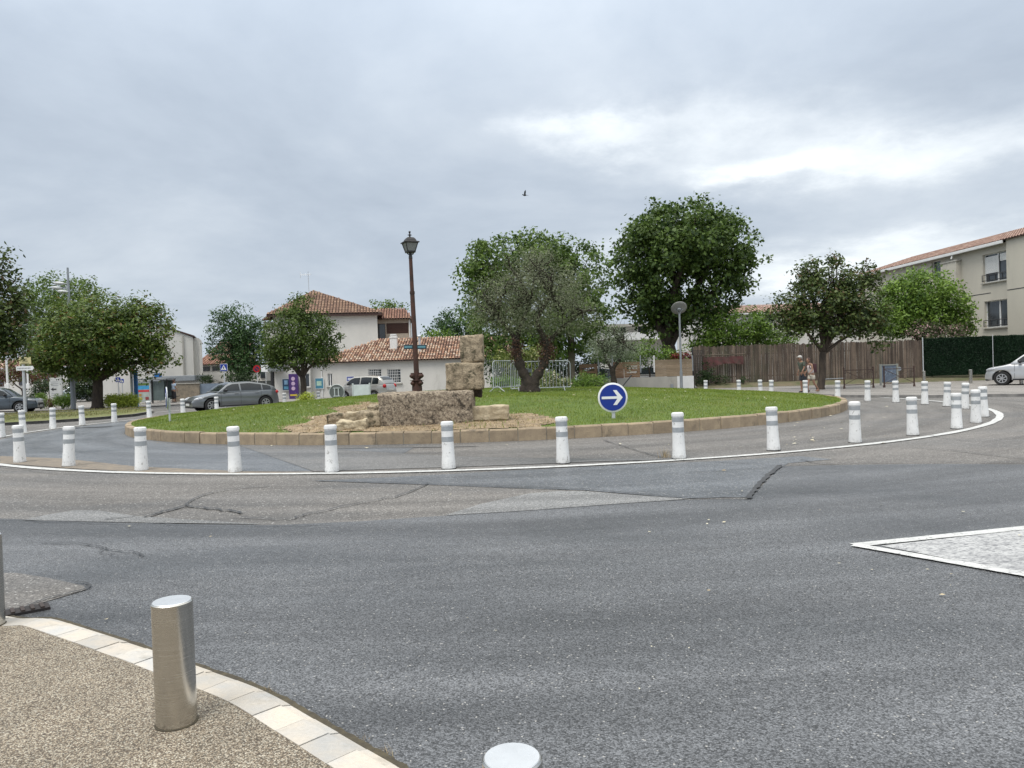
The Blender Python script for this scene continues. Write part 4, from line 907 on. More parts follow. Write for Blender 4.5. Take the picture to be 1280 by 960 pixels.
# ------------------------------------------------------------------ trees
def crown(name, blobs, n, leaf, m, parent, k=26, spread=1.25, asp=.55, inner=.18, thin=0.0, up=.25, fold=.15, seed=0, lump=.16):
    """leafy crown: twig clusters on and in a set of ellipsoids"""
    g = np.random.default_rng(seed + 5); nc = max(8, n // k)
    B = [(np.array(c, float), np.array(r, float)) for c, r in blobs]
    A = np.array([(r[0] * r[1] + r[1] * r[2] + r[0] * r[2]) for c, r in B]); pick = g.choice(len(B), nc, p=A / A.sum())
    d = g.normal(0, 1, (nc, 3)); d /= np.linalg.norm(d, axis=1)[:, None]
    rad = np.where(g.random(nc) < inner, g.uniform(.15, .75, nc), g.normal(.92, .08, nc))
    ph = g.uniform(0, 6.28, 6)
    rad *= 1 + lump * (np.sin(d[:, 0] * 5 + ph[0] + pick) * np.sin(d[:, 2] * 6 + ph[1]) + .6 * np.sin(d[:, 1] * 9 + ph[2]) * np.cos(d[:, 0] * 11 + ph[3]))
    C = np.stack([B[i][0] for i in pick]) + d * rad[:, None] * np.stack([B[i][1] for i in pick])
    if thin:
        keep = (np.sin(C[:, 0] * 2.3 + ph[4]) * np.sin(C[:, 2] * 2.9 + ph[5]) * np.cos(C[:, 1] * 1.7) > -1 + thin * 1.2) | (g.random(nc) > thin); C, d = C[keep], d[keep]; nc = len(C)
    cs = g.uniform(.6, 1.35, nc)
    P = np.repeat(C, k, 0) + np.clip(g.normal(0, 1, (nc * k, 3)), -1.7, 1.7) * np.repeat(cs, k)[:, None] * leaf * spread * np.array([1, 1, .75])
    nrm = np.repeat(d, k, 0) * .5 + g.normal(0, .6, (nc * k, 3)) + np.array([0, 0, up * 2]); nrm /= np.linalg.norm(nrm, axis=1)[:, None]
    t = g.normal(0, 1, (nc * k, 3)) + np.array([0, 0, -.5]); t -= nrm * (t * nrm).sum(1)[:, None]; t /= np.linalg.norm(t, axis=1)[:, None]; b = np.cross(nrm, t)
    s = leaf * g.uniform(.6, 1.25, nc * k)[:, None] * .5
    V = np.stack([P - t * s, P + b * s * asp + t * s * .15 - nrm * s * fold, P + t * s, P - b * s * asp + t * s * .15 - nrm * s * fold], 1).reshape(-1, 3)
    return fastmesh(name, V, np.arange(len(P) * 4).reshape(-1, 4), m, parent, origin=tuple(ROOTLOC[parent.name]))
m_bark = mat('bark', (0.085, 0.065, 0.048), (0.045, 0.035, 0.028), scale=7, rough=.95, bump=.9, bscale=30, stretch=(1, 1, .3), fine=.3)
m_bark2 = mat('pale_bark', (0.20, 0.17, 0.13), (0.11, 0.09, 0.07), scale=5, rough=.95, bump=.7, bscale=30, stretch=(1, 1, .3), fine=.3)
def limb(mb, a, b, r0, r1, wob=.12, n=7, sides=8):
    a, b = Vector(a), Vector(b); l = (b - a).length; pts = []; rr = []
    for i in range(n):
        t = i / (n - 1); p = a.lerp(b, t); j = wob * l * math.sin(math.pi * t) * .5
        pts.append(p + Vector((rnd.uniform(-j, j), rnd.uniform(-j, j), l * .08 * math.sin(math.pi * t)))); rr.append(r0 * (1 - t) ** .8 + r1 * t)
    mb.tube(pts, rr, sides); return pts
def PB(px, py, rx, ry, Y, dy=None, ddy=0):
    c = W(px, py, Y); k = Y / F; return ((c.x, Y + ddy, c.z), (rx * k, (dy if dy else min(rx, ry * 1.3) * k), ry * k))
def tree(label, Y, bpx, bpy, blobs, tw, fork, leafm, n, leaf, cat='tree', name='tree', group=None, bark=None, fork_px=None, z0=None, seed=0, **kw):
    base = W(bpx, bpy, Y); 
    if z0 is not None: base.z = z0
    t = thing(name, base, label, cat, group)
    tb = MB(); fk = W(*(fork_px or (bpx - 1, fork)), Y)
    tb.tube([base - Vector((0, 0, .1)), base + Vector((0, 0, .12)), base.lerp(fk, .35) + Vector((rnd.uniform(-.05, .05), 0, 0)), base.lerp(fk, .7) + Vector((rnd.uniform(-.06, .06), 0, 0)), fk], [tw * .75, tw * .56, tw * .5, tw * .47, tw * .45], 10)
    BL = [PB(*b[:4], Y, ddy=(b[4] if len(b) > 4 else 0)) for b in blobs]
    for c, r in BL:
        c = Vector(c); end = fk.lerp(c, .95); p = limb(tb, fk - Vector((0, 0, tw * .3)), end, tw * .28, tw * .05)
        for q in range(3):
            d = Vector((rnd.uniform(-1, 1) * r[0], rnd.uniform(-1, 1) * r[1], rnd.uniform(-.3, 1) * r[2])) * .8; limb(tb, p[4], c + d, tw * .09, tw * .02, n=5, sides=5)
    tb.build('trunk', bark or m_bark, t, smooth='all')
    crown('crown', BL, n, leaf, leafm, t, seed=seed, **kw)
    return t
l_plane = leafmat('plane_leaf', (0.024, 0.056, 0.012), (0.125, 0.195, 0.036))
l_mid = leafmat('mid_leaf', (0.042, 0.088, 0.017), (0.165, 0.245, 0.05))
l_chest = leafmat('chestnut_leaf', (0.038, 0.08, 0.013), (0.155, 0.215, 0.038), flower=(0.19, 0.11, 0.035), fl=.05)
l_dark = leafmat('dark_leaf', (0.018, 0.056, 0.018), (0.08, 0.15, 0.042))
l_lime = leafmat('lime_leaf', (0.022, 0.052, 0.009), (0.13, 0.19, 0.034))
l_olive = leafmat('olive_leaf', (0.105, 0.125, 0.065), (0.28, 0.305, 0.19))
l_olive2 = leafmat('silver_olive_leaf', (0.121, 0.154, 0.0935), (0.319, 0.363, 0.253))
l_bright = leafmat('bright_leaf', (0.055, 0.12, 0.016), (0.22, 0.34, 0.055))
l_purple = leafmat('dark_chestnut_leaf', (0.028, 0.055, 0.015), (0.115, 0.155, 0.038), flower=(0.13, 0.085, 0.04), fl=.08)
l_pink = leafmat('oleander_leaf', (0.075, 0.1125, 0.045), (0.21, 0.255, 0.12), flower=(0.66, 0.44, 0.44), fl=.24)
l_plum = leafmat('plum_leaf', (0.084, 0.024, 0.024), (0.24, 0.108, 0.072), flower=(0.15, 0.2, 0.05), fl=.3)
l_hedge = leafmat('hedge_leaf', (0.0132, 0.033, 0.011), (0.055, 0.0935, 0.0275))
l_yel = leafmat('yellow_hedge_leaf', (0.24, 0.3, 0.03), (0.63, 0.72, 0.12))

tree('big round dark plane tree behind the grey disc street lamp', 50, 846, 478, [(855, 330, 74, 62), (808, 318, 40, 45), (900, 312, 44, 46), (852, 287, 62, 32), (800, 365, 32, 40), (905, 350, 30, 32), (862, 388, 48, 28), (826, 400, 24, 24), (845, 300, 60, 40, -2)], 1.0, 436, l_plane, 34000, .27, z0=0, fork_px=(835, 432), seed=1, thin=.4, lump=.12, k=30, asp=.7)
tree('broad green plane tree behind the olive tree', 41, 714, 478, [(650, 330, 72, 38), (603, 342, 32, 38), (722, 350, 44, 42), (622, 388, 44, 42), (700, 390, 58, 45), (655, 428, 62, 34), (735, 412, 32, 40), (680, 318, 50, 28)], .42, 425, l_mid, 32000, .20, z0=0, fork_px=(713, 410), seed=2, thin=.4, k=30, asp=.7, bark=m_bark2)
tree('small tree with conical top in front of the white entrance block', 41.5, 379, 499, [(375, 388, 17, 22), (375, 408, 32, 26), (350, 428, 24, 24), (399, 425, 23, 25), (374, 440, 42, 20), (345, 445, 18, 16), (405, 442, 16, 16)], .34, 470, l_lime, 14000, .16, z0=0, seed=3, thin=.15)
tree('dense blue green oval tree behind the crossing sign', 60, 300, 492, [(297, 412, 30, 30), (282, 425, 21, 30), (313, 432, 21, 38), (298, 445, 26, 28), (310, 462, 18, 14)], .5, 470, l_dark, 11000, .22, z0=0, seed=4)
tree('wide spreading chestnut tree on the left verge', 45.5, 122, 511, [(128, 396, 54, 30), (82, 420, 38, 34), (178, 412, 36, 34), (105, 448, 54, 24), (160, 446, 42, 24), (197, 448, 20, 17), (60, 445, 22, 22), (130, 420, 50, 35, -2)], .62, 474, l_chest, 30000, .24, z0=.1, fork_px=(122, 472), seed=5, up=.45, asp=.5, thin=.3, k=34, lump=.2)
tree('tall green tree behind the triple headed street light', 72, 66, 500, [(72, 370, 44, 26), (104, 368, 20, 22), (45, 395, 25, 32), (70, 410, 45, 38), (40, 440, 20, 20)], .6, 440, l_mid, 9000, .3, z0=0, seed=6)
tree('dark chestnut tree cut off by the left edge of the view', 33, -40, 518, [(-14, 352, 26, 20), (-6, 395, 34, 32), (-15, 432, 34, 22), (14, 420, 20, 22), (-40, 380, 30, 50), (2, 322, 9, 10), (20, 372, 12, 12)], .5, 450, l_purple, 11000, .21, z0=.1, seed=7, up=.4, thin=.2)
tree('distant tree top seen over the ridge of the small roof', 95, 485, 480, [(485, 388, 23, 12), (477, 400, 14, 14)], .5, 420, l_mid, 1500, .4, z0=0, seed=8)
tree('distant bluish poplar clump left of the broad plane tree', 84, 572, 482, [(575, 402, 24, 20), (550, 408, 14, 15), (597, 410, 18, 22), (570, 425, 34, 18)], .6, 450, l_dark, 5000, .32, z0=0, seed=9)
tree('light green bush showing above the old tile roof', 70, 545, 480, [(535, 425, 20, 9), (553, 422, 14, 9)], .2, 445, l_bright, 1500, .24, cat='bush', name='bush', z0=0, seed=10)
tree('broad bright green bush rising behind the board fence', 49, 925, 476, [(925, 408, 40, 24), (893, 420, 30, 18), (962, 416, 36, 22), (930, 425, 56, 16), (880, 432, 18, 12)], .3, 450, l_bright, 12000, .19, cat='bush', name='bush', z0=0, seed=11)
tree('dark reddish chestnut tree on the far right pavement', 37, 1026, 491, [(1030, 368, 36, 28), (1012, 348, 17, 18), (1052, 348, 17, 20), (990, 392, 22, 22), (1070, 388, 30, 30), (1030, 400, 50, 24), (1085, 350, 13, 14), (1084, 332, 7, 8), (1092, 408, 20, 20), (1020, 328, 9, 8), (1046, 325, 9, 8)], .34, 436, l_purple, 17000, .20, z0=.1, fork_px=(1029, 440), seed=12, up=.4, thin=.55, lump=.28, k=34)
tree('rounded light green tree in front of the apartment building', 46, 1150, 470, [(1150, 366, 38, 28), (1180, 386, 30, 30), (1122, 388, 28, 34), (1150, 400, 56, 20), (1196, 408, 16, 14)], .4, 430, l_bright, 20000, .21, z0=0, seed=13, thin=.2, k=34)
tree('pink flowering oleander leaning over the green screen fence', 44.9, 1165, 470, [(1160, 414, 28, 10), (1187, 413, 20, 9), (1150, 408, 14, 8)], .1, 440, l_pink, 4200, .13, cat='oleander', name='oleander', z0=.3, seed=14)
tree('green shrub under the plane tree above the panel fence', 47, 812, 478, [(808, 440, 20, 14), (828, 445, 12, 10), (790, 448, 12, 8), (852, 446, 13, 13)], .1, 460, l_bright, 2400, .17, cat='bush', name='bush', z0=0, seed=15)
tree('red leaved shrub at the foot of the plane tree', 46.5, 858, 478, [(860, 446, 10, 5), (846, 447, 8, 4)], .06, 455, leafmat('red_leaf', (0.10, 0.015, 0.02), (0.3, 0.05, 0.05)), 700, .12, cat='bush', name='bush', z0=0, seed=16)
tree('creeper climbing the left end of the board fence', 44.9, 885, 482, [(884, 462, 7, 16), (878, 472, 10, 8), (898, 474, 14, 5), (925, 474, 9, 4)], .04, 476, l_hedge, 1800, .11, cat='creeper', name='creeper', z0=.3, seed=17)
tree('pink and red leaved tree far off at the left edge', 62, 30, 505, [(28, 462, 30, 17), (5, 468, 20, 12), (55, 470, 16, 16)], .25, 490, l_plum, 5000, .2, z0=0, seed=18)
# shrubs and hedges on the left
def shrub(label, Y, px, py, blobs, m, n, leaf, name='shrub', cat='shrub', z0=0, seed=0, **kw):
    base = W(px, py, Y); base.z = z0; t = thing(name, base, label, cat); BL = [PB(*b[:4], Y) for b in blobs]
    tb = MB()
    for c, r in BL:
        for i in range(4): limb(tb, base + Vector((rnd.uniform(-.3, .3) * r[0], 0, 0)), Vector(c) + Vector((rnd.uniform(-.6, .6) * r[0], 0, rnd.uniform(0, .5) * r[2])), .025, .008, n=4, sides=5)
    tb.build('stem', m_bark, t); crown('foliage', BL, n, leaf, m, t, seed=seed, **kw); return t
shrub('yellow green clipped hedge under the chestnut tree', 46, 152, 509, [(140, 502, 9, 7), (152, 501, 12, 7), (164, 501, 9, 7)], l_yel, 7000, .10, 'hedge', 'hedge', .1, 20, lump=.05)
shrub('round green clipped shrub right of the dark car', 48, 51, 509, [(51, 500, 5, 9)], l_bright, 1500, .09, 'shrub', 'shrub', 0, 21, lump=.05)
shrub('reddish low shrub between two green shrubs', 49, 63, 509, [(63, 504, 6, 5)], l_plum, 900, .09, seed=22)
shrub('loose light green shrub beside the grey lamp post', 47.5, 78, 509, [(76, 500, 8, 8), (85, 502, 5, 7)], l_bright, 2200, .10, seed=23)
shrub('dark round shrub behind the front of the dark car', 56, 50, 500, [(52, 485, 9, 9), (44, 492, 8, 7)], l_hedge, 1800, .13, seed=24)
shrub('long dark hedge behind the trunk of the chestnut tree', 66, 120, 500, [(100, 484, 16, 14), (130, 485, 20, 15), (158, 486, 18, 14), (108, 470, 12, 10), (145, 470, 20, 10)], l_hedge, 9000, .2, 'hedge', 'hedge', 0, 25)
shrub('small bright bush at the foot of the small conical tree', 40, 381, 502, [(377, 497, 5, 4), (385, 496, 6, 4)], l_yel, 900, .09, seed=26)
shrub('bright green feathery bush right of the crowd barriers', 31, 737, 488, [(733, 478, 12, 11), (748, 479, 11, 9), (722, 481, 8, 8)], l_bright, 4200, .10, seed=27, asp=.25, z0=.6)
shrub('pale flowering shrub seen through the crowd barrier', 30, 688, 487, [(686, 476, 12, 11), (700, 480, 10, 8), (672, 482, 9, 6)], leafmat('pale_flower_leaf', (0.09, 0.14, 0.04), (0.25, 0.30, 0.10), flower=(0.7, 0.6, 0.5), fl=.16), 3200, .09, seed=28, z0=.6)
shrub('low green bush behind the left crowd barrier', 31, 636, 489, [(630, 480, 14, 8), (650, 482, 12, 7)], l_bright, 2600, .10, seed=29, z0=.6)
shrub('yellow green flowering shrub behind the olive trunk', 33, 650, 487, [(640, 448, 20, 11), (672, 446, 16, 12), (655, 468, 24, 10)], leafmat('yellowish_leaf', (0.09, 0.12, 0.025), (0.26, 0.30, 0.08), flower=(0.6, 0.55, 0.3), fl=.05), 3600, .12, seed=30, z0=.6)
shrub('dark green hedge behind the tall plane and olive trees', 46, 690, 480, [(640, 455, 34, 26), (690, 455, 34, 26), (738, 455, 22, 22), (770, 448, 18, 16)], l_hedge, 9000, .18, 'hedge', 'hedge', 0, 31)
shrub('dark hedge behind the grey hatchback', 57.2, 305, 495, [(256, 474, 10, 4), (300, 472, 20, 6)], l_hedge, 1800, .14, 'hedge', 'hedge', 0, 32)

# --- the old olive tree on the mound: split burled trunk, fine grey crown
def olive(label, Y, base, paths, blobs, leafm, n, leaf, seed, leafy=None):
    b0 = W(*base, Y); b0.z = float(zm(b0.x, b0.y)); t = thing('olive_tree', b0, label, 'olive tree')
    tb = MB(); ends = []
    for pts, rr in paths:
        P = smooth_curve([W(px, py, Y + dy) for px, py, dy in pts], 4); P[0].z = min(P[0].z, b0.z - .1) if pts[0][1] == base[1] else P[0].z
        r_ = np.interp(np.linspace(0, 1, len(P)), np.linspace(0, 1, len(rr)), rr)
        r_ = [x * (1 + .16 * math.sin(i * 2.1) + rnd.uniform(-.08, .08)) if x > .06 else x for i, x in enumerate(r_)]
        tb.tube(P, list(r_), 10); ends.append(P[-1])
    BL = [PB(*b[:4], Y) for b in blobs]
    for c, r in BL:
        c = Vector(c); e = min(ends, key=lambda q: (q - c).length)
        for q in range(7):
            d = Vector((rnd.uniform(-1, 1) * r[0], rnd.uniform(-1, 1) * r[1], rnd.uniform(-.6, 1) * r[2])) * .85; p = limb(tb, e, c + d, .045, .008, n=7, sides=5, wob=.2)
            for _ in range(2): limb(tb, p[4], p[4] + Vector((rnd.uniform(-.5, .5), rnd.uniform(-.5, .5), rnd.uniform(0, .7))), .014, .005, n=4, sides=4)
    tb.build('trunk', mat('olive_bark', (0.055, 0.042, 0.032), (0.028, 0.022, 0.018), scale=8, rough=.95, bump=1.0, bscale=22, fine=.4), t, smooth='all')
    crown('crown', BL, n, leaf, leafm, t, k=16, spread=2.2, asp=.28, inner=.4, seed=seed, thin=.35, fold=.05)
    if leafy:
        BL2 = [PB(*b, Y) for b in leafy]; crown('trunk_shoots', BL2, 1500, .085, leafmat('brown_shoot', (0.075, 0.04, 0.028), (0.2, 0.11, 0.075)), t, k=10, seed=seed + 1)
    return t
olive('large grey green olive tree with a split dark trunk on the mound', 25.2, (664, 489),
      [([(664, 489, 0), (660, 476, 0), (652, 462, 0), (647, 445, 0), (645, 428, .1), (652, 405, .2), (663, 375, .3)], [.25, .19, .17, .15, .12, .07, .04]),
       ([(667, 489, 0), (668, 476, 0), (676, 462, 0), (684, 445, 0), (682, 428, -.1), (672, 400, -.2), (690, 370, 0)], [.24, .18, .15, .14, .11, .06, .04]),
       ([(647, 430, 0), (635, 410, .2), (618, 392, .3)], [.1, .07, .04]), ([(683, 430, 0), (705, 408, .2), (728, 390, -.2)], [.1, .07, .04]), ([(655, 489, 0), (657, 474, .15), (650, 462, .2)], [.17, .15, .08])],
      [(664, 348, 42, 34), (622, 374, 33, 30), (708, 366, 36, 34), (672, 385, 48, 30), (606, 396, 19, 20), (638, 404, 30, 18), (726, 396, 24, 22), (688, 408, 32, 17), (670, 328, 26, 18)], l_olive, 24000, .085, 40,
      leafy=[(645, 438, 6, 15), (684, 436, 7, 15), (680, 450, 5, 7)])
olive('small silvery olive tree standing behind the round arrow sign', 31.5, (768, 487),
      [([(768, 487, 0), (767, 474, 0), (765, 460, 0)], [.16, .13, .11]), ([(765, 462, 0), (758, 450, 0), (754, 438, .1)], [.08, .06, .04]), ([(765, 462, 0), (774, 450, 0), (781, 432, -.1)], [.09, .06, .04])],
      [(766, 428, 26, 16), (748, 434, 15, 14), (788, 440, 18, 18), (768, 442, 24, 12), (770, 415, 14, 8)], l_olive2, 7000, .085, 42)
# ------------------------------------------------------------------ white banded road bollards
m_boll = mat('white_plastic', (0.82, 0.82, 0.81), (0.74, 0.74, 0.73), scale=6, rough=0.5, bump=.2, bscale=30, grime=((0.26, 0.25, 0.23), 18, .58, .70), stretch=(1, 1, .6))
def base_dirt(m):
    t = m.node_tree; b = t.nodes['Principled BSDF']; src = b.inputs['Base Color'].links[0].from_socket; tc = N(t, 'ShaderNodeTexCoord'); sp_ = N(t, 'ShaderNodeSeparateXYZ'); L(t, tc.outputs['Object'], sp_.inputs[0])
    oi = N(t, 'ShaderNodeObjectInfo'); va = N(t, 'ShaderNodeVectorMath', operation='ADD'); L(t, tc.outputs['Object'], va.inputs[0]); cx = N(t, 'ShaderNodeCombineXYZ'); [L(t, math_n(t, 'MULTIPLY', oi.outputs['Random'], 40.0), cx.inputs[i]) for i in range(2)]; L(t, cx.outputs[0], va.inputs[1])
    for l in list(t.links):
        if l.to_node.type in ('TEX_NOISE', 'MAPPING') and l.from_node.type == 'TEX_COORD': L(t, va.outputs[0], l.to_socket)
    n = N(t, 'ShaderNodeTexNoise', ins={'Scale': 16.0, 'Detail': 6.0, 'Roughness': 0.7}); L(t, va.outputs[0], n.inputs['Vector'])
    f = math_n(t, 'ADD', math_n(t, 'MULTIPLY_ADD', sp_.outputs[2], -2.6, 0.42), math_n(t, 'MULTIPLY_ADD', n.outputs[0], 1.6, -0.8))
    L(t, mixc(t, ramp(t, f, [(0.25, 0.0), (0.75, 0.75)]), src, (0.24, 0.23, 0.20)), b.inputs['Base Color'])
base_dirt(m_boll)
m_cap = mat('white_plastic_cap', (0.82, 0.82, 0.81), (0.7, 0.7, 0.69), scale=9, rough=0.5, grime=((0.3, 0.3, 0.29), 25, .60, .70))
m_band = mat('grey_reflective_band', (0.29, 0.31, 0.32), (0.37, 0.39, 0.41), scale=10, rough=0.35)
m_foot = mat('black_rubber', (0.02, 0.02, 0.02), rough=.8)
def make_bollard(scuff=0):
    t = thing('road_bollard', (0, 0, 0), 'x', 'bollard', 'white flexible bollards around the island')
    b = MB(); b.lathe((0, 0, 0), [(.112, .012), (.110, .05), (.104, .15), (.097, .30), (.094, .40), (.094, .43)], 22); b.lathe((0, 0, 0), [(.094, .51), (.093, .53), (.093, .60)], 22); b.lathe((0, 0, 0), [(.093, .672), (.094, .685)], 22)
    b.build('body', m_boll, t, smooth=True)
    b = MB(); b.lathe((0, 0, 0), [(.0955, .4305), (.0955, .5095)], 22); b.build('reflective_band', m_band, t, smooth=True)
    b = MB(); b.lathe((0, 0, 0), [(.0945, .6005), (.0945, .6715)], 22); b.build('reflective_band', m_band, t, smooth=True)
    b = MB(); b.lathe((0, 0, 0), [(.094, .6855), (.101, .69), (.101, .722), (.095, .742), (.08, .750), (.0, .751)], 22)
    b.build('cap', m_cap, t, smooth=True)
    b = MB(); b.lathe((0, 0, 0), [(.118, .0), (.118, .0118)], 22); b.build('foot', m_foot, t)
    return t
ordn = ['first', 'second', 'third', 'fourth', 'fifth', 'sixth', 'seventh', 'eighth', 'ninth', 'tenth', 'eleventh', 'twelfth', 'thirteenth', 'fourteenth', 'fifteenth']
near = [(25, 578), (86, 583), (177, 588), (294, 590), (415, 590), (561, 586), (704, 579), (849, 573), (967, 563), (1069, 553), (1141, 544), (1196, 536), (1220, 528.5)]
leftb = [(2, 547), (29, 541), (66, 536), (103, 532), (143, 528), (187, 523), (229, 519), (271, 515.5), (313, 512.5), (356, 508.5), (399, 505.5)]
rightb = [(882, 494), (924, 494.5), (951, 495), (964, 496), (1007, 498), (1047, 500), (1084.5, 501.3), (1120, 503), (1156, 505.5), (1183.5, 508), (1206, 511), (1230, 521)]
proto = make_bollard(); first = True
def setb(px, py, lab):
    global first
    o = proto if first else copy_tree(proto); first = False
    p = G(px, py); o.location = (p.x, p.y, 0); o.rotation_euler = (rnd.gauss(0, .02), rnd.gauss(0, .02), rnd.uniform(0, 6.28)); o['label'] = lab
for i, p in enumerate(near):
    lab = '%s from the left of the white banded bollards in the near row' % ordn[i]
    if i == 6: lab = 'white banded bollard of the near row just left of the blue arrow sign'
    if i == 5: lab = 'white banded bollard of the near row in front of the long stone block'
    if i == 7: lab = 'white banded bollard of the near row just right of the blue arrow sign'
    setb(*p, lab)
for i, p in enumerate(leftb): setb(*p, '%s from the left of the white bollards in the far left row' % ordn[i])
for i, p in enumerate(rightb): setb(*p, '%s from the left of the white bollards in the far right row' % ordn[i])

# ------------------------------------------------------------------ stainless steel bollards
def steelmat():
    m = bpy.data.materials.new('brushed_steel'); m.use_nodes = True; t = m.node_tree; b = t.nodes['Principled BSDF']
    tc = N(t, 'ShaderNodeTexCoord'); mp = N(t, 'ShaderNodeMapping', ins={'Scale': (4, 4, 260)}); L(t, tc.outputs['Object'], mp.inputs[0]); n = N(t, 'ShaderNodeTexNoise', ins={'Scale': 1.0, 'Detail': 4.0}); L(t, mp.outputs[0], n.inputs['Vector'])
    L(t, ramp(t, n.outputs[0], [(0.3, (0.50, 0.485, 0.45)), (0.7, (0.60, 0.585, 0.55))]), b.inputs['Base Color']); b.inputs['Metallic'].default_value = 1; L(t, math_n(t, 'MULTIPLY_ADD', n.outputs[0], .2, .14), b.inputs['Roughness'])
    b.inputs['Anisotropic'].default_value = .6; return m
m_steel = steelmat(); m_stop = mat('steel_top', (0.85, 0.85, 0.84), (0.78, 0.78, 0.77), scale=20, rough=.3, metal=.8)
def steel(x, y, z0, h, r, label):
    t = thing('steel_bollard', (x, y, z0), label, 'bollard', 'stainless steel bollards'); c = (x, y, z0)
    b = MB(); b.lathe(c, [(r, -.03), (r, h - .004), (r - .004, h)], 48); b.build('tube', m_steel, t, smooth=True)
    b = MB(); b.lathe(c, [(r - .005, h + .0005), (r - .007, h + .003), (0, h + .0035)], 48); b.build('top_plate', m_stop, t, smooth=True)
    b = MB(); b.lathe(c, [(r + .006, -.01), (r + .005, .002), (r + .001, .003)], 40); b.build('collar', MATS['gutter_grime'], t)
p = G(221, 902, PZ); steel(p.x, p.y, PZ, .525, .083, 'complete brushed steel bollard on the gravel pavement in the foreground')
p = G(-13, 781, PZ); steel(p.x, p.y, PZ, .56, .083, 'brushed steel bollard cut off by the left edge of the view')
p = W(640, 947, 1.90); steel(p.x, p.y, PZ, p.z - PZ, .0785, 'brushed steel bollard whose round top shows at the bottom edge')
p = W(1213.5, 485.5, 38.5); steel(p.x, p.y, .1, .72, .085, 'far steel bollard left of the silver car')
p = W(1155, 479, 40.5); steel(p.x, p.y, .1, .70, .085, 'far steel bollard by the join of board fence and green screen')
p = W(1277, 489, 35.5); steel(p.x, p.y, .1, .72, .085, 'far steel bollard in front of the silver car door')

# ------------------------------------------------------------------ old stone blocks
m_blk = mat('weathered_stone', (0.38, 0.315, 0.235), (0.19, 0.15, 0.11), scale=15, lo=.42, hi=.58, rough=.95, bump=1.0, bscale=38, fine=.8, detail=9, grime=((0.06, 0.048, 0.036), 9, .53, .62))
m_blk2 = mat('ochre_stone', (0.40, 0.325, 0.225), (0.23, 0.185, 0.125), scale=9, lo=.4, hi=.6, rough=.95, bump=1.0, bscale=30, fine=.6, detail=9, grime=((0.08, 0.07, 0.042), 6, .52, .62))
m_blk3 = mat('pale_stone', (0.56, 0.48, 0.34), (0.36, 0.29, 0.19), scale=4, rough=.95, bump=.8, bscale=22, fine=.3, detail=8, grime=((0.20, 0.16, 0.11), 5, .58, .75))
def stone(c, d, m, label, rz=0, rough=.03, seed=0, tilt=0, name='stone_block', taper=0):
    bm = bmesh.new(); bmesh.ops.create_cube(bm, size=1)
    bmesh.ops.subdivide_edges(bm, edges=bm.edges[:], cuts=13, use_grid_fill=True)
    g = random.Random(seed); from mathutils import noise
    for v in bm.verts:
        p = v.co.copy(); q = Vector((p.x * d[0], p.y * d[1], p.z * d[2]))
        # round the edges unevenly
        e = sorted((abs(p.x) * 2, abs(p.y) * 2, abs(p.z) * 2), reverse=True); ed = max(0, e[1] - .86) / .14
        q *= 1 - ed * .02 * (1 + 1.5 * noise.noise(q * 5 + Vector((seed, 0, 0))))
        nn = noise.noise_vector(q * 3.2 + Vector((seed * 3.1, 0, 0))) * rough + noise.noise_vector(q * 11 + Vector((seed, 5, 0))) * rough * .45 + noise.noise_vector(q * 27 + Vector((seed, 5, 3))) * rough * .25
        v.co = q + nn + Vector((taper * q.z, 0, 0))
    M_ = Matrix.Translation(Vector(c)) @ Matrix.Rotation(rz, 4, 'Z') @ Matrix.Rotation(tilt, 4, 'Y')
    bm.transform(M_); b = MB(); bm.verts.index_update(); b.add([v.co for v in bm.verts], [[v.index for v in f.verts] for f in bm.faces]); bm.free()
    o = b.build(name, m, None, smooth='all', origin=(c[0], c[1], c[2] - d[2] / 2)); return tag(o, label, 'stone block')
def stpx(x0, x1, yt, yb, Y, dep, m, label, **kw):
    a = W(x0, yb, Y); b = W(x1, yt, Y); return stone(((a.x + b.x) / 2, Y + dep / 2, (a.z + b.z) / 2), (b.x - a.x, dep, b.z - a.z), m, label, **kw)
stpx(473, 590, 488.5, 536, 17.0, 1.3, m_blk, 'largest long brown pitted stone block lying on the mound', seed=2, rough=.045)
stpx(557.5, 603, 453, 488.5, 17.6, .75, m_blk2, 'ochre stone block carrying the upright one on its top', seed=3, rough=.035)
stpx(576, 603.5, 418.5, 454, 17.75, .5, m_blk2, 'upright ochre stone block standing highest in the stack', seed=4, rough=.03)
stpx(587.5, 636, 507, 526, 17.15, .6, m_blk3, 'flat pale stone slab lying right of the long block', seed=5, rough=.03, tilt=-.012)
stpx(447, 475, 514, 534, 16.95, .7, m_blk2, 'squared stone touching the left end of the long block', seed=6, rough=.04)
stpx(432, 450, 515, 531, 17.25, .5, m_blk3, 'small squared stone second from the long block', seed=7, rough=.04)
stpx(420, 456, 526, 539, 16.65, .4, m_blk3, 'low rounded stone lying in front of the small squared stones', seed=8, rough=.07, name='stone')
stpx(408, 438, 517, 532, 17.5, .6, m_blk2, 'outermost low stone at the left of the row', seed=9, rough=.05, name='stone')
stpx(460, 476, 507, 516, 17.3, .5, m_blk2, 'thin stone lying on top of the squared stone', seed=12, rough=.05, name='stone')
stpx(589, 601, 485, 497, 18.0, .5, mat('gap_shade', (.09, .07, .05), (.05, .04, .03), rough=.95, bump=.8), 'small dark filler standing in for the shaded gap under the ochre blocks', seed=10, rough=.05, name='stone')  # added dark filler, its colour stands for the shade in the gap

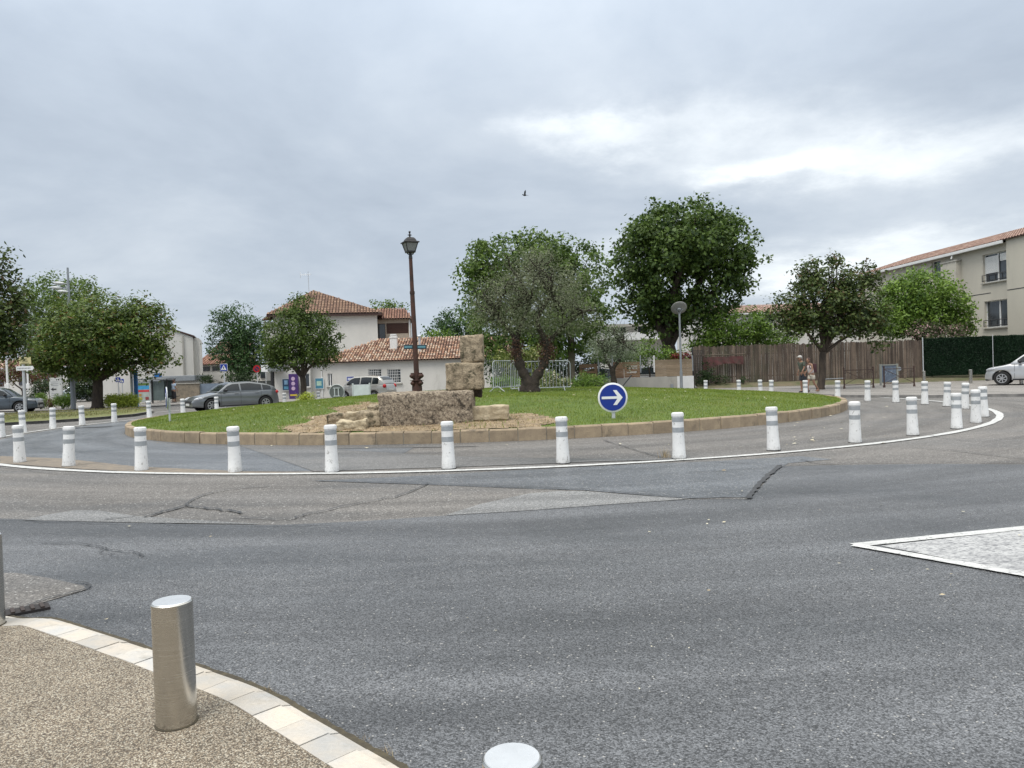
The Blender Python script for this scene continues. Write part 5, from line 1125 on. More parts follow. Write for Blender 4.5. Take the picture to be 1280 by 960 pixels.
# ------------------------------------------------------------------ old street lamp with lantern
YL = 21.6; base = W(521.5, 489, YL); base.z = float(zm(base.x, base.y)); kL = YL / F
m_rust = mat('rusty_iron', (0.085, 0.034, 0.022), (0.035, 0.02, 0.016), scale=5, rough=.75, bump=.3, fine=.3)
m_blk_i = mat('black_iron', (0.02, 0.02, 0.02), (0.035, .03, .028), rough=.5)
lp = thing('street_lamp', base, 'old rusty iron street lamp with a black glass lantern', 'street lamp')
zb = W(521, 487, YL).z; X0, Y0 = base.x, base.y
def zL(py): return W(518, py, YL).z
def lx(py): return X0 - (zL(py) - base.z) * .014
q = MB(); q.tube([(X0, Y0, base.z - .1), (X0, Y0, zL(466))], .10, 12); prof = [(.15, base.z - .1), (.15, zL(484)), (.13, zL(479)), (.11, zL(474)), (.085, zL(470))]
q.lathe((X0, Y0, 0), prof, 8); q.lathe((X0, Y0, 0), [(.2, zL(476)), (.2, zL(475.3))], 8)
for a in range(4):
    an_ = math.pi / 4 + a * math.pi / 2
    for zz_, rr_ in ((zL(479), .155), (zL(470), .18)):
        c = Vector((X0 + math.cos(an_) * rr_, Y0 + math.sin(an_) * rr_, zz_)); q.ell(c, (.07, .07, .06), 8, 6); q.tube([(X0, Y0, zz_ - .1), c - Vector((0, 0, .03)), c + Vector((0, 0, .09))], [.05, .045, .03], 6)
q.build('base', m_rust, lp, smooth=True)
q = MB(); q.tube([(X0, Y0, zL(470)), (lx(366), Y0, zL(366)), (lx(366), Y0, zL(365))], [.078, .066, .064], 12); q.tube([(lx(366), Y0, zL(367)), (lx(323), Y0, zL(323))], [.060, .052], 12); q.tube([(lx(367), Y0, zL(367.5)), (lx(365), Y0, zL(364))], .074, 12)
q.build('pole', m_rust, lp, smooth=True)
tx_ = lx(317)
q = MB(); q.tube([(lx(323), Y0, zL(323)), (tx_, Y0, zL(316))], [.06, .04], 10)
for a in range(4):
    an_ = R(25) + a * math.pi / 2; q.tube([(tx_, Y0, zL(319)), (tx_ + .09 * math.cos(an_), Y0 + .09 * math.sin(an_), zL(317)), (tx_ + .1 * math.cos(an_), Y0 + .1 * math.sin(an_), zL(314))], .016, 6)
q.build('bracket', m_blk_i, lp)
# lantern: four tapered glass panes, corner bars, roof, finial
z0_, z1_, h0_, h1_ = zL(314.5), zL(303.5), .115, .185
def sq(h, z, r=R(25)): return [Vector((tx_ + h * 1.414 * math.cos(r + math.pi / 4 + i * math.pi / 2), Y0 + h * 1.414 * math.sin(r + math.pi / 4 + i * math.pi / 2), z)) for i in range(4)]
lt = MB(); b0_, b1_ = sq(h0_, z0_), sq(h1_, z1_)
for i in range(4): lt.tube([b0_[i], b1_[i]], .014, 6); lt.tube([b0_[i], b0_[(i + 1) % 4]], .016, 6); lt.tube([b1_[i], b1_[(i + 1) % 4]], .02, 6)
lt.add(sq(h0_ + .01, z0_ - .03) + sq(h0_ + .01, z0_), [(3, 2, 1, 0), (4, 5, 6, 7)] + [(i, (i + 1) % 4, (i + 1) % 4 + 4, i + 4) for i in range(4)])
ln_o = lt.build('lantern', m_blk_i, lp)
gl = MB(); c0_, c1_ = sq(h0_ - .008, z0_ + .01), sq(h1_ - .008, z1_ - .01)
gl.add(c0_ + c1_, [(i, (i + 1) % 4, (i + 1) % 4 + 4, i + 4) for i in range(4)]); gl.build('glass', mat('milky_glass', (0.24, 0.25, 0.245), (.20, .21, .205), rough=.25), ln_o)
rf = MB(); lv = [(h1_ + .04, z1_), (h1_ + .035, z1_ + .025), (h1_ - .03, z1_ + .05), (h1_ - .05, z1_ + .10), (h1_ - .09, z1_ + .15), (.03, z1_ + .17)]
rg = [sq(h, z) for h, z in lv]; rf.add([p for r_ in rg for p in r_], [(j * 4 + i, j * 4 + (i + 1) % 4, (j + 1) * 4 + (i + 1) % 4, (j + 1) * 4 + i) for j in range(5) for i in range(4)])
rf.lathe((tx_, Y0, z1_ + .16), [(.05, 0), (.02, .03), (.02, .05), (.07, .07), (.025, .09), (.018, .13), (.035, .15), (.035, .17), (.0, .195)], 10); rf.build('lantern_roof', m_blk_i, ln_o)
for s_, dx_ in ((-1, -.19), (1, .20)):
    q = MB(); zz_ = zL(433.5) - (.01 if s_ > 0 else 0); q.bbox((lx(433) + dx_, Y0 - .02, zz_), (.27, .03, .13), .008); pl = q.build('name_plate', mat('dark_plate', (.03, .06, .08), rough=.4), lp)
    q = MB(); q.box((lx(433) + dx_, Y0 - .037, zz_), (.22, .004, .05)); q.build('lettering_band', mat('teal_plate', (.12, .30, .36), rough=.4), pl)

# ------------------------------------------------------------------ round signs
m_blue = mat('sign_blue', (0.006, 0.035, 0.28), (0.006, 0.03, 0.25), rough=.35)
m_swhite = mat('sign_white', (0.82, 0.83, 0.84), (.78, .79, .8), rough=.35)
def disc(mb, c, r, y, th, n=40): mb.lathe((c[0], y, c[2]), [(r, 0), (r, th)], n, 'Y')
Yn = 17.25; c = W(766, 497, Yn); bz = float(zm(c.x, Yn)); rS = 18.6 * Yn / F
sg = thing('round_sign', (c.x, Yn, bz), 'round blue sign with white arrow pointing right on the mound edge', 'road sign')
q = MB(); q.bbox((c.x + .01, Yn + .05, (c.z - rS * .2 + bz) / 2), (.08, .05, c.z - rS * .2 - bz + .1), .006); q.build('post', m_galv, sg)
q = MB(); q.lathe((c.x, Yn + .02, c.z), [(rS - .008, -.012), (rS, -.006), (rS, .008), (rS - .008, .014)], 56, 'Y'); pl = q.build('plate', m_swhite, sg, smooth=True)
q = MB(); q.lathe((c.x, Yn + .004, c.z), [(rS * .88, 0), (rS * .88, .006)], 56, 'Y'); bl = q.build('blue_disc', m_blue, pl)
q = MB(); s = rS; yy = Yn - .006
ar = [(-.75, -.085), (.30, -.085), (.02, -.50), (.26, -.50), (.66, 0), (.26, .50), (.02, .50), (.30, .085), (-.75, .085)]
q.poly_y([(c.x + x * s, c.z + z * s) for x, z in ar], yy - .004, yy + .002); q.build('arrow', m_swhite, pl)
q = MB(); a = W(778.5, 482.5, 17.9); b_ = W(789.5, 469, 17.9)
lev = thing('bent_stake', (a.x, 17.9, float(zm(a.x, 17.9))), 'thin dark bent metal stake rising behind the arrow sign', 'stake')
q.tube([(a.x - .25, 17.9, float(zm(a.x, 17.9)) - .05), a, b_], [.012, .014, .016], 6); q.build('rod', m_dark, lev)
# edge-on round sign at left of the mound
Ye = 22.3; c = W(211.3, 497.5, Ye); bz = float(zm(c.x, Ye)) if math.hypot(c.x - CI.x, Ye - CI.y) < RI else .2
sg = thing('round_sign', (c.x, Ye, bz), 'round blue sign seen edge on at the left end of the mound', 'road sign')
q = MB(); q.tube([(c.x, Ye, bz - .05), (c.x, Ye, c.z)], .03, 8); q.build('post', m_galv, sg)
q = MB(); q.lathe((c.x, Ye - .05, c.z), [(.335, 0), (.34, .01), (.34, .03)], 40, 'Y'); pl = q.build('plate', m_galv, sg)
q = MB(); q.lathe((c.x, Ye - .0815, c.z), [(.30, 0), (.30, .006)], 40, 'Y'); q.build('blue_disc', m_blue, pl)
q = MB(); q.poly_y([(c.x + x * .33, c.z + z * .33) for x, z in ar], Ye - .094, Ye - .0885); q.build('arrow', m_swhite, pl)
sg.rotation_euler.z = R(-62)
# back of round sign and rectangular panel behind the mound crest
Yb = 35.0; c = W(421, 490, Yb); bz = float(zm(c.x, Yb))
sg = thing('round_sign', (c.x, Yb, bz), 'grey back of a round sign seen behind the mound crest', 'road sign')
q = MB(); q.tube([(c.x, Yb + .04, bz - .1), (c.x, Yb + .04, c.z + .2)], .035, 8); q.build('post', m_galv, sg)
q = MB(); q.lathe((c.x, Yb, c.z), [(.33, 0), (.35, .008), (.35, .02)], 40, 'Y'); q.build('plate', mat('sign_back_grey', (.13, .14, .14), (.10, .11, .11), rough=.5), sg)
q = MB(); q.tube([(c.x + .355 * math.cos(a), Yb - .01, c.z + .355 * math.sin(a)) for a in np.linspace(0, 2 * math.pi, 41)], .018, 6, caps=False); q.build('rim', m_galv, sg)
q = MB(); [q.box((c.x + dx_, Yb - .05, c.z), (.05, .02, .42)) for dx_ in (-.09, .09)]; [q.box((c.x, Yb - .06, c.z + dz_), (.32, .02, .04)) for dz_ in (-.19, .19)]; q.build('bracket', m_galv, sg)
a = W(441, 497, Yb); b_ = W(462.5, 480.5, Yb)
sg = thing('information_panel', ((a.x + b_.x) / 2, Yb, float(zm(a.x, Yb))), 'blank white rectangular panel standing in front of the silver car', 'panel')
q = MB(); q.bbox(((a.x + b_.x) / 2, Yb, (a.z + b_.z) / 2), (b_.x - a.x, .06, b_.z - a.z), .01); q.build('board', mat('panel_white', (.66, .70, .72), rough=.5), sg)
q = MB(); [q.box((x, Yb, (b_.z + 0.2) / 2 + .05), (.07, .08, b_.z - .15)) for x in (a.x + .02, b_.x - .02)]; q.build('frame', m_galv, sg)

# ------------------------------------------------------------------ crowd barriers
def barrier(label, pL, pR_, zf, n, h=1.1):
    """pL, pR_ ground points"""
    o = Vector((pL.x, pL.y, zf)); t = thing('crowd_barrier', o, label, 'crowd barrier', 'steel crowd barriers round the olive tree'); d = (pR_ - pL); d.z = 0; Lb = d.length; d.normalize()
    f = lambda s, z: Vector((pL.x + d.x * s, pL.y + d.y * s, zf + z))
    q = MB(); rr_ = .12; q.tube([f(0, .16), f(0, h - rr_), f(rr_ * .3, h - rr_ * .3), f(rr_, h), f(Lb - rr_, h), f(Lb - rr_ * .3, h - rr_ * .3), f(Lb, h - rr_), f(Lb, .16), f(0, .16)], .019, 8); q.build('frame', m_galv, t)
    for i in range(1, n): q = MB(); q.tube([f(Lb * i / n, .16), f(Lb * i / n, h)], .010, 6); q.build('bar', m_galv, t)
    nn = Vector((-d.y, d.x, 0))
    for s in (.12 * Lb, .88 * Lb):
        q = MB(); q.tube([f(s, .02) + nn * .3, f(s, .2) + nn * .05, f(s, .2) - nn * .05, f(s, .02) - nn * .3], .016, 6); q.build('foot', m_galv, t)
    q = MB(); c_ = f(Lb * .3, h * .72); q.box(c_ - nn * .012, (.22, .01, .13), rz=math.atan2(d.y, d.x)); q.build('plate', m_grey, t)
pa = W(617, 487, 25.6); pb = W(652, 487, 27.4); zf = float(zm(pa.x, 26.3)); barrier('steel crowd barrier standing left of the olive trunk, turned away', pa, pb, zf - .02, 15)
pa = W(639, 487, 26.0); pb = W(713.5, 487, 26.2); barrier('steel crowd barrier standing broadside behind the olive trunk', pa, pb, float(zm(pb.x, 26.2)) - .03, 17)

# ------------------------------------------------------------------ street lights
Yd = 43.5; b0 = W(852, 488, Yd); b0.z = 0.0
sl = thing('street_light', b0, 'slim grey street light with a flat round disc head', 'street light')
zt = W(849, 392, Yd).z; X_, Y_ = b0.x, b0.y
q = MB(); q.tube([(X_, Y_, 0), (X_, Y_, 1.2), (X_, Y_, 1.22), (X_, Y_, zt)], [.09, .085, .065, .055], 12); q.build('pole', m_grey, sl, smooth=True)
zd = W(848, 387, Yd).z
q = MB()
for a in (-1, 1): q.tube([(X_, Y_, zt - .05), (X_ + a * .18, Y_, zt + .25), (X_ + a * .3, Y_, zd + .02)], .022, 6)
for a in (-1, 1): q.tube([(X_, Y_, zt - .05), (X_, Y_ + a * .18, zt + .25), (X_, Y_ + a * .3, zd + .02)], .022, 6)
q.build('bracket', m_grey, sl)
rot = Matrix.Rotation(R(-48), 3, 'X')
q = MB(); q.ell((X_ - .02, Y_, zd + .1), (.47, .47, .07), 28, 8, rot=rot); q.build('disc_head', mat('lamp_disc', (.30, .30, .28), (.25, .25, .24), rough=.5), sl, smooth='all')
q = MB(); q.ell((X_ - .02, Y_ - .03, zd + .02), (.14, .14, .10), 14, 8); q.build('lamp_housing', m_grey, sl, smooth='all')
Yt = 46; b0 = W(92, 511, Yt); b0.z = 0.0; X_, Y_ = b0.x, b0.y
sl = thing('street_light', b0, 'tall grey mast with three lamp heads above the chestnut tree', 'street light')
zt = W(87, 334.5, Yt).z
q = MB(); q.tube([(X_, Y_, 0), (X_, Y_, 3), (X_, Y_, zt)], [.15, .13, .06], 12); q.build('pole', m_grey, sl, smooth=True)
for py, dx_, side in ((354, -.5, 1), (359.5, -.65, 1), (364.5, -.3, 1)):
    zz_ = W(87, py, Yt).z; q = MB(); q.tube([(X_, Y_, zz_ - .05), (X_ + dx_ * .6, Y_ - .1, zz_)], .04, 8); arm = q.build('arm', m_grey, sl)
    q = MB(); q.ell((X_ + dx_, Y_ - .1, zz_), (.34, .22, .11), 16, 8, rot=Matrix.Rotation(R(6), 3, 'Y')); q.build('lamp_head', mat('pale_lamp_head', (.6, .61, .61), rough=.4), arm, smooth='all')
# sign post with yellow panel and white arrow board
Ys = 41; b0 = W(32, 520, Ys); b0.z = 0; X_, Y_ = b0.x, b0.y
sp = thing('sign_post', b0, 'grey sign post with a small yellow panel and white arrow board', 'sign post')
q = MB(); q.tube([(X_, Y_, 0), (X_, Y_, W(28, 430, Ys).z)], [.085, .075], 12); q.build('post', m_galv, sp)
def board(parent, x0, x1, y0, y1, Y, m, name, th=.03, lines=None, lm=None):
    a = W(x0, y1, Y); b = W(x1, y0, Y); w_, h_ = b.x - a.x, b.z - a.z; q = MB(); q.bbox(((a.x + b.x) / 2, Y, (a.z + b.z) / 2), (w_, th, h_), .01); p = q.build(name, m, parent)
    if lines:
        q = MB()
        for (u0, v0, u1, v1) in lines: q.box((a.x + w_ * (u0 + u1) / 2, Y - th / 2 - .004, a.z + h_ * (v0 + v1) / 2), (w_ * (u1 - u0), .004, h_ * (v1 - v0)))
        q.build('lettering', lm or m_dark, p)
    return p
board(sp, 24, 38.5, 446.5, 455.5, Ys - .11, mat('pale_yellow_sign', (.62, .56, .30), rough=.4), 'yellow_panel', lines=[(.3, .68, .45, .85), (.48, .68, .7, .85), (.25, .36, .42, .54), (.45, .36, .75, .54), (.15, .08, .85, .2)], lm=mat('faint_letter', (.30, .27, .15)))
p = W(31.5, 460.3, Ys - .11); q = MB(); w2, h2 = 11 * Ys / F, 2.6 * Ys / F
q.poly_y([(p.x - w2, p.z - h2), (p.x + w2 * .85, p.z - h2), (p.x + w2, p.z), (p.x + w2 * .85, p.z + h2), (p.x - w2, p.z + h2)], Ys - .13, Ys - .10); pl = q.build('arrow_board', m_swhite, sp)
q = MB(); [q.box((p.x - w2 * .8 + i * w2 * .17, Ys - .134, p.z), (w2 * .11, .004, h2 * .7)) for i in range(9)]; q.build('lettering', mat('grey_letter', (.35, .36, .38)), pl)
# thin white poles at the left edge
for px, py0, Y, lab in ((9, 450, 52, 'thin white pole at the far left behind the dark car'), (34.5, 462, 58, 'thin pale pole just right of the yellow sign post')):
    b0 = W(px + 1.5, 505, Y); b0.z = 0; t = thing('pole', b0, lab, 'pole'); q = MB(); q.tube([(b0.x, Y, 0), (b0.x, Y, W(px, py0, Y).z)], .07); q.build('shaft', m_white, t); q = MB(); q.bbox((b0.x, Y - .05, 1.6), (.3, .15, .4), .02); q.build('box', m_white, t)
# info totem with arrow
Yi = 50; a = W(63, 501, Yi); b_ = W(77.5, 472, Yi)
it = thing('info_board', ((a.x + b_.x) / 2, Yi, 0), 'white freestanding info board with a small black arrow', 'sign')
q = MB(); q.bbox(((a.x + b_.x) / 2, Yi, (a.z + b_.z) / 2), (b_.x - a.x, .12, b_.z - a.z), .02); bo = q.build('board', mat('totem_white', (.62, .63, .62), rough=.5), it)
q = MB(); [q.box((x, Yi, a.z / 2 + .1), (.08, .08, a.z + .2)) for x in (a.x + .1, b_.x - .1)]; q.build('leg', m_grey, it)
cx_, cz_ = (a.x + b_.x) / 2 - .15, (a.z + b_.z) / 2
q = MB(); q.poly_y([(cx_ - .18, cz_), (cx_, cz_ + .12), (cx_, cz_ + .04), (cx_ + .2, cz_ + .04), (cx_ + .2, cz_ - .04), (cx_, cz_ - .04), (cx_, cz_ - .12)], Yi - .072, Yi - .062); q.build('arrow', m_dark, bo)
q = MB(); [q.box((cx_ + .1, Yi - .064, cz_ + z_), (.5, .006, .035)) for z_ in (.5, .38, .26, -.3, -.42, -.54)]; q.build('lettering', mat('grey_letter', (.35, .36, .38)), bo)
# pedestrian crossing signs: blue square, white triangle, walking figure
def crossing(px, py, wpx, Y, label, gy=0, post_px=None):
    c = W(px, py, Y); s = wpx * Y / F / 2; t = thing('crossing_sign', (c.x, Y, 0), label, 'road sign')
    q = MB(); q.tube([(c.x, Y + .03, 0), (c.x, Y + .03, c.z)], .035, 8); q.build('post', m_galv, t)
    q = MB(); q.bbox((c.x, Y, c.z), (2 * s, .02, 2 * s), .008); p = q.build('plate', m_swhite, t)
    q = MB(); q.box((c.x, Y - .013, c.z), (1.84 * s, .005, 1.84 * s)); q.build('blue_field', m_blue, p)
    q = MB(); q.poly_y([(c.x - .72 * s, c.z - .62 * s), (c.x + .72 * s, c.z - .62 * s), (c.x, c.z + .7 * s)], Y - .022, Y - .017); q.build('triangle', m_swhite, p)
    q = MB(); y0, y1 = Y - .03, Y - .0235
    q.lathe((c.x, y0, c.z + .28 * s), [(.09 * s, 0), (.09 * s, .006)], 12, 'Y')
    for P in ([(-.07, .18), (.08, .18), (.06, -.15), (-.08, -.15)], [(-.08, -.15), (.0, -.15), (-.2, -.55), (-.3, -.52)], [(0, -.15), (.07, -.15), (.24, -.52), (.15, -.56)], [(.05, .15), (.26, -.08), (.22, -.14), (.03, .05)], [(-.05, .15), (-.24, -.06), (-.2, -.12), (-.02, .04)]): q.poly_y([(c.x + x * s, c.z + z * s) for x, z in P], y0, y1)
    q.build('figure', m_dark, p)
crossing(279.7, 459.5, 9.4, 42, 'blue square crossing sign above the roof of the grey hatchback')
crossing(147.5, 474.5, 6.4, 50, 'left one of two blue crossing signs under the chestnut tree'); crossing(152.3, 476, 5.5, 53, 'right one of two blue crossing signs under the chestnut tree')
# grey post and blue banner mast
Ym = 47; a = W(166, 511, Ym); a.z = 0.05
t = thing('grey_post', a, 'square pale grey post standing beside the blue mast', 'post'); q = MB(); q.bbox((a.x, Ym, W(165, 457, Ym).z / 2), (.13, .13, W(165, 457, Ym).z), .01); q.build('shaft', m_galv, t)
a = W(170.5, 511, Ym); a.z = 0.05
t = thing('blue_mast', a, 'blue mast with a white top at the end of the verge', 'mast'); q = MB(); q.bbox((a.x + .03, Ym, W(169, 462, Ym).z / 2), (.22, .16, W(169, 462, Ym).z), .03); q.build('shaft', mat('mast_blue', (.015, .12, .36), (.02, .15, .42), rough=.4), t)
q = MB(); q.ell((a.x, Ym, W(168, 457, Ym).z), (.1, .1, .22), 10, 8); q.build('white_top', m_white, t)
# round no parking sign and white plate in front of the dark tree
Yp = 55; c = W(321, 461, Yp); r_ = 4.6 * Yp / F
t = thing('no_parking_sign', (c.x, Yp, 0), 'round red rimmed sign in front of the dark oval tree', 'road sign'); q = MB(); q.tube([(c.x, Yp + .03, 0), (c.x, Yp + .03, c.z)], .03); q.build('post', m_galv, t)
q = MB(); q.lathe((c.x, Yp, c.z), [(r_, 0), (r_, .015)], 30, 'Y'); p = q.build('plate', mat('sign_red', (.42, .015, .02), rough=.4), t); q = MB(); q.lathe((c.x, Yp - .016, c.z), [(r_ * .62, 0), (r_ * .62, .006)], 30, 'Y'); q.build('inner_disc', mat('dull_navy', (.03, .03, .09), rough=.4), p)
q = MB(); q.box((c.x, Yp - .027, c.z), (r_ * 1.3, .005, r_ * .22), ry=R(45)); q.build('bar', MATS['sign_red'], p)
t = thing('white_plate_sign', W(331.5, 470, 55), 'blank white rectangular plate beside the red rimmed round sign', 'sign'); board(t, 326.5, 337.5, 456.5, 465, 55, m_swhite, 'plate'); p = W(332, 465, 55); q = MB(); q.tube([(p.x, 55.04, 0), (p.x, 55.04, p.z + .3)], .03); q.build('post', m_galv, t); ROOTLOC[t.name] = ROOTLOC[t.name]

# ------------------------------------------------------------------ bus shelter
Yh = 53; a = W(172, 503, Yh); b_ = W(208.5, 474, Yh); a.z = 0.05; kk = Yh / F
bs = thing('bus_shelter', ((a.x + b_.x) / 2, Yh, .05), 'grey glass bus shelter with a lit style poster panel', 'bus shelter')
zt = W(190, 474, Yh).z
q = MB(); q.bbox(((a.x + b_.x) / 2, Yh + .5, zt), (b_.x - a.x + .2, 1.6, .12), .03); q.build('roof', m_grey, bs)
for x, y in ((a.x, Yh), (a.x + 1.1, Yh), (b_.x, Yh), (a.x, Yh + 1.2), (b_.x, Yh + 1.2)): q = MB(); q.box((x, y, zt / 2 + .02), (.08, .08, zt - .05)); q.build('post', m_dark, bs)
q = MB(); q.box(((a.x + b_.x) / 2 + .5, Yh + 1.2, zt / 2 + .1), (b_.x - a.x - 1.15, .02, zt - .35)); q.build('glass_pane', mat('shelter_glass', (.10, .13, .13), (.16, .2, .2), scale=1.5, rough=.1), bs)
q = MB(); q.box((a.x + 1.55, Yh, zt / 2 + .05), (.8, .02, zt - .4)); q.build('glass_pane', MATS['shelter_glass'], bs)
q = MB(); q.bbox((a.x + .56, Yh - .12, zt / 2 + .02), (1.02, .14, zt - .3), .02); ap_ = q.build('poster_case', m_galv, bs)
for i, (x0, x1, z0, z1, cc) in enumerate(((.08, .92, .07, .93, (.36, .40, .38)), (.1, .9, .62, .8, (.06, .30, .55)), (.1, .9, .50, .6, (.5, .05, .06)), (.15, .4, .14, .24, (.5, .42, .08)), (.62, .85, .12, .26, (.25, .06, .06)), (.2, .35, .3, .42, (.45, .25, .08)), (.1, .9, .83, .92, (.10, .16, .03)))):
    q = MB(); q.box((a.x + .05 + 1.02 * (x0 + x1) / 2, Yh - .195 - .004 * i, .15 + (zt - .3) * (z0 + z1) / 2), (1.02 * (x1 - x0), .006, (zt - .3) * (z1 - z0))); q.build('printed_panel', mat('shelter_print_%d' % i, cc, tuple(v * 1.3 for v in cc), scale=4, rough=.3), ap_)
q = MB(); q.box((a.x + 2.1, Yh + .95, .5), (.9, .35, .05)); q.build('bench', m_dark, bs)
c = W(197.5, 469, Yh); q = MB(); q.bbox((c.x, Yh, c.z), (.5, .1, .28), .02); q.build('stop_sign_plate', mat('mast_blue', (.015, .12, .36)), bs)

# ------------------------------------------------------------------ brown street railings on the right
m_br = mat('brown_railing', (0.07, 0.035, 0.025), (.045, .025, .02), rough=.5)
def railing(px0, px1, label):
    Y = 36.9; a = W(px0, 489, Y); b = W(px1, 489, Y); z0 = .1; h = 1.0
    t = thing('street_railing', (a.x, Y, z0), label, 'railing', 'brown crossed street railings'); w_ = b.x - a.x
    f = lambda x, z: (a.x + x, Y, z0 + z)
    for x in (0, w_):
        q = MB(); q.tube([f(x, 0), f(x, h)], .035, 8); q.ell(f(x, h + .03), (.05, .05, .05), 8, 6); q.lathe(f(x, 0), [(.06, 0), (.05, .12)], 8); q.build('post', m_br, t)
    for z in (h - .08, .18): q = MB(); q.tube([f(0, z), f(w_, z)], .02, 6); q.build('rail', m_br, t)
    for p in ((f(0, .2), f(w_, h - .1)), (f(0, h - .1), f(w_, .2))): q = MB(); q.tube(p, .014, 6); q.build('cross_bar', m_br, t)
railing(1055.5, 1092, 'brown crossed street railing nearer the dark chestnut tree'); railing(1105.5, 1143, 'brown crossed street railing in front of the grey notice board')
q0 = W(1029, 474, 38.5); q1 = W(1056, 474, 38.5); t = thing('pipe_rail', (q0.x, 38.5, .1), 'low pale pipe rail right of the dark chestnut trunk', 'rail'); q = MB(); q.tube([(q0.x, 38.5, q0.z), (q1.x, 38.5, q0.z + .02)], .022, 6); q.build('rail', m_galv, t)
for x in (q0.x + .05, q1.x - .05): q = MB(); q.tube([(x, 38.5, .1), (x, 38.5, q0.z)], .022, 6); q.build('post', m_galv, t)
Yc = 40; a = W(1101, 479, Yc); b_ = W(1121, 455, Yc)
t = thing('notice_board', ((a.x + b_.x) / 2, Yc, .1), 'grey blue notice board in a dark frame by the board fence', 'notice board')
q = MB(); q.bbox(((a.x + b_.x) / 2, Yc, (a.z + b_.z) / 2), (b_.x - a.x - .1, .06, b_.z - a.z - .06), .01); bo = q.build('panel', mat('blue_grey_board', (.17, .21, .27), (.10, .13, .18), scale=5, rough=.4), t)
q = MB(); [q.box((x, Yc - .01, b_.z / 2 + .06), (.09, .09, b_.z - .08)) for x in (a.x, b_.x)]; q.box(((a.x + b_.x) / 2, Yc - .01, b_.z - .03), (b_.x - a.x + .1, .1, .06)); q.build('frame', mat('pale_post', (.30, .31, .28)), t)
gf = MB(); cx_, cz_ = (a.x + b_.x) / 2, (a.z + b_.z) / 2
gf.tube([(cx_ - .25, Yc - .04, cz_ - .1), (cx_ - .1, Yc - .04, cz_ + .12), (cx_, Yc - .04, cz_ - .05), (cx_ + .12, Yc - .04, cz_ + .1), (cx_ + .26, Yc - .04, cz_ - .08)], .012, 5); gf.build('scribble', mat('pale_scribble', (.4, .45, .5)), bo)
q = MB(); c = W(1124, 461, Yc); q.lathe((c.x, Yc, c.z), [(.11, 0), (.11, .02)], 20, 'Y'); q.tube([(c.x, Yc + .02, c.z), (c.x - .1, Yc + .02, c.z - .1)], .015); q.build('side_disc', m_grey, t)
q0 = W(1250, 475, 36.2); q1 = W(1330, 473, 36.2); t = thing('pipe_rail', (q0.x, 36.2, .1), 'low horizontal pale pipe rail in front of the silver car', 'rail'); q = MB(); q.tube([(q0.x, 36.2, .52), (q1.x, 36.2, .52)], .02, 6); q.build('rail', m_galv, t)
for x in (q0.x + .05, q1.x - .05): q = MB(); q.tube([(x, 36.2, .1), (x, 36.2, .52)], .02, 6); q.build('post', m_galv, t)
# bird in the sky
c = W(656, 244, 38); q = MB(); q.ell(c, (.09, .05, .045), 10, 6); q.ell(c + Vector((-.1, 0, .03)), (.035, .03, .03), 8, 6)
q.add([c + Vector((.04, 0, .02)), c + Vector((-.05, 0, .02)), c + Vector((-.02, -.1, .18)), c + Vector((.06, -.14, .24))], [(0, 1, 2, 3)]); q.add([c + Vector((.04, 0, .02)), c + Vector((-.05, 0, .02)), c + Vector((-.01, .1, .16)), c + Vector((.07, .14, .22))], [(0, 1, 2, 3)]); q.add([c + Vector((.07, .02, 0)), c + Vector((.07, -.02, 0)), c + Vector((.18, -.04, -.02)), c + Vector((.18, .04, -.02))], [(0, 1, 2, 3)])
o = q.build('bird', mat('dark_feather', (.03, .03, .035)), None, origin=c); tag(o, 'small dark bird flying high in the grey sky', 'bird')
# ------------------------------------------------------------------ cars
def paint(name, c, metal=.45, rough=.3):
    m = bpy.data.materials.new(name); m.use_nodes = True; b = m.node_tree.nodes['Principled BSDF']; t = m.node_tree
    tc = N(t, 'ShaderNodeTexCoord'); n = N(t, 'ShaderNodeTexNoise', ins={'Scale': 2.0, 'Detail': 4.0}); L(t, tc.outputs['Object'], n.inputs['Vector']); L(t, ramp(t, n.outputs[0], [(.3, c), (.7, tuple(x * .88 for x in c))]), b.inputs['Base Color'])
    b.inputs['Metallic'].default_value = metal; b.inputs['Roughness'].default_value = rough; b.inputs['Coat Weight'].default_value = .8; b.inputs['Coat Roughness'].default_value = .06; return m
m_cglass = mat('car_glass', (0.012, 0.015, 0.017), (.02, .025, .028), rough=.06, spec=.5)
m_tyre = mat('tyre', (0.018, 0.018, 0.018), rough=.85); m_rim = mat('alloy_rim', (.55, .56, .57), rough=.3, metal=.8); m_trim = mat('black_trim', (.02, .02, .022), rough=.5)
m_red = mat('red_lens', (.45, .012, .015), rough=.2); m_clear = mat('clear_lens', (.55, .57, .6), (.25, .26, .28), scale=20, rough=.12, spec=.8); m_plate = mat('number_plate', (.75, .75, .72), rough=.4)
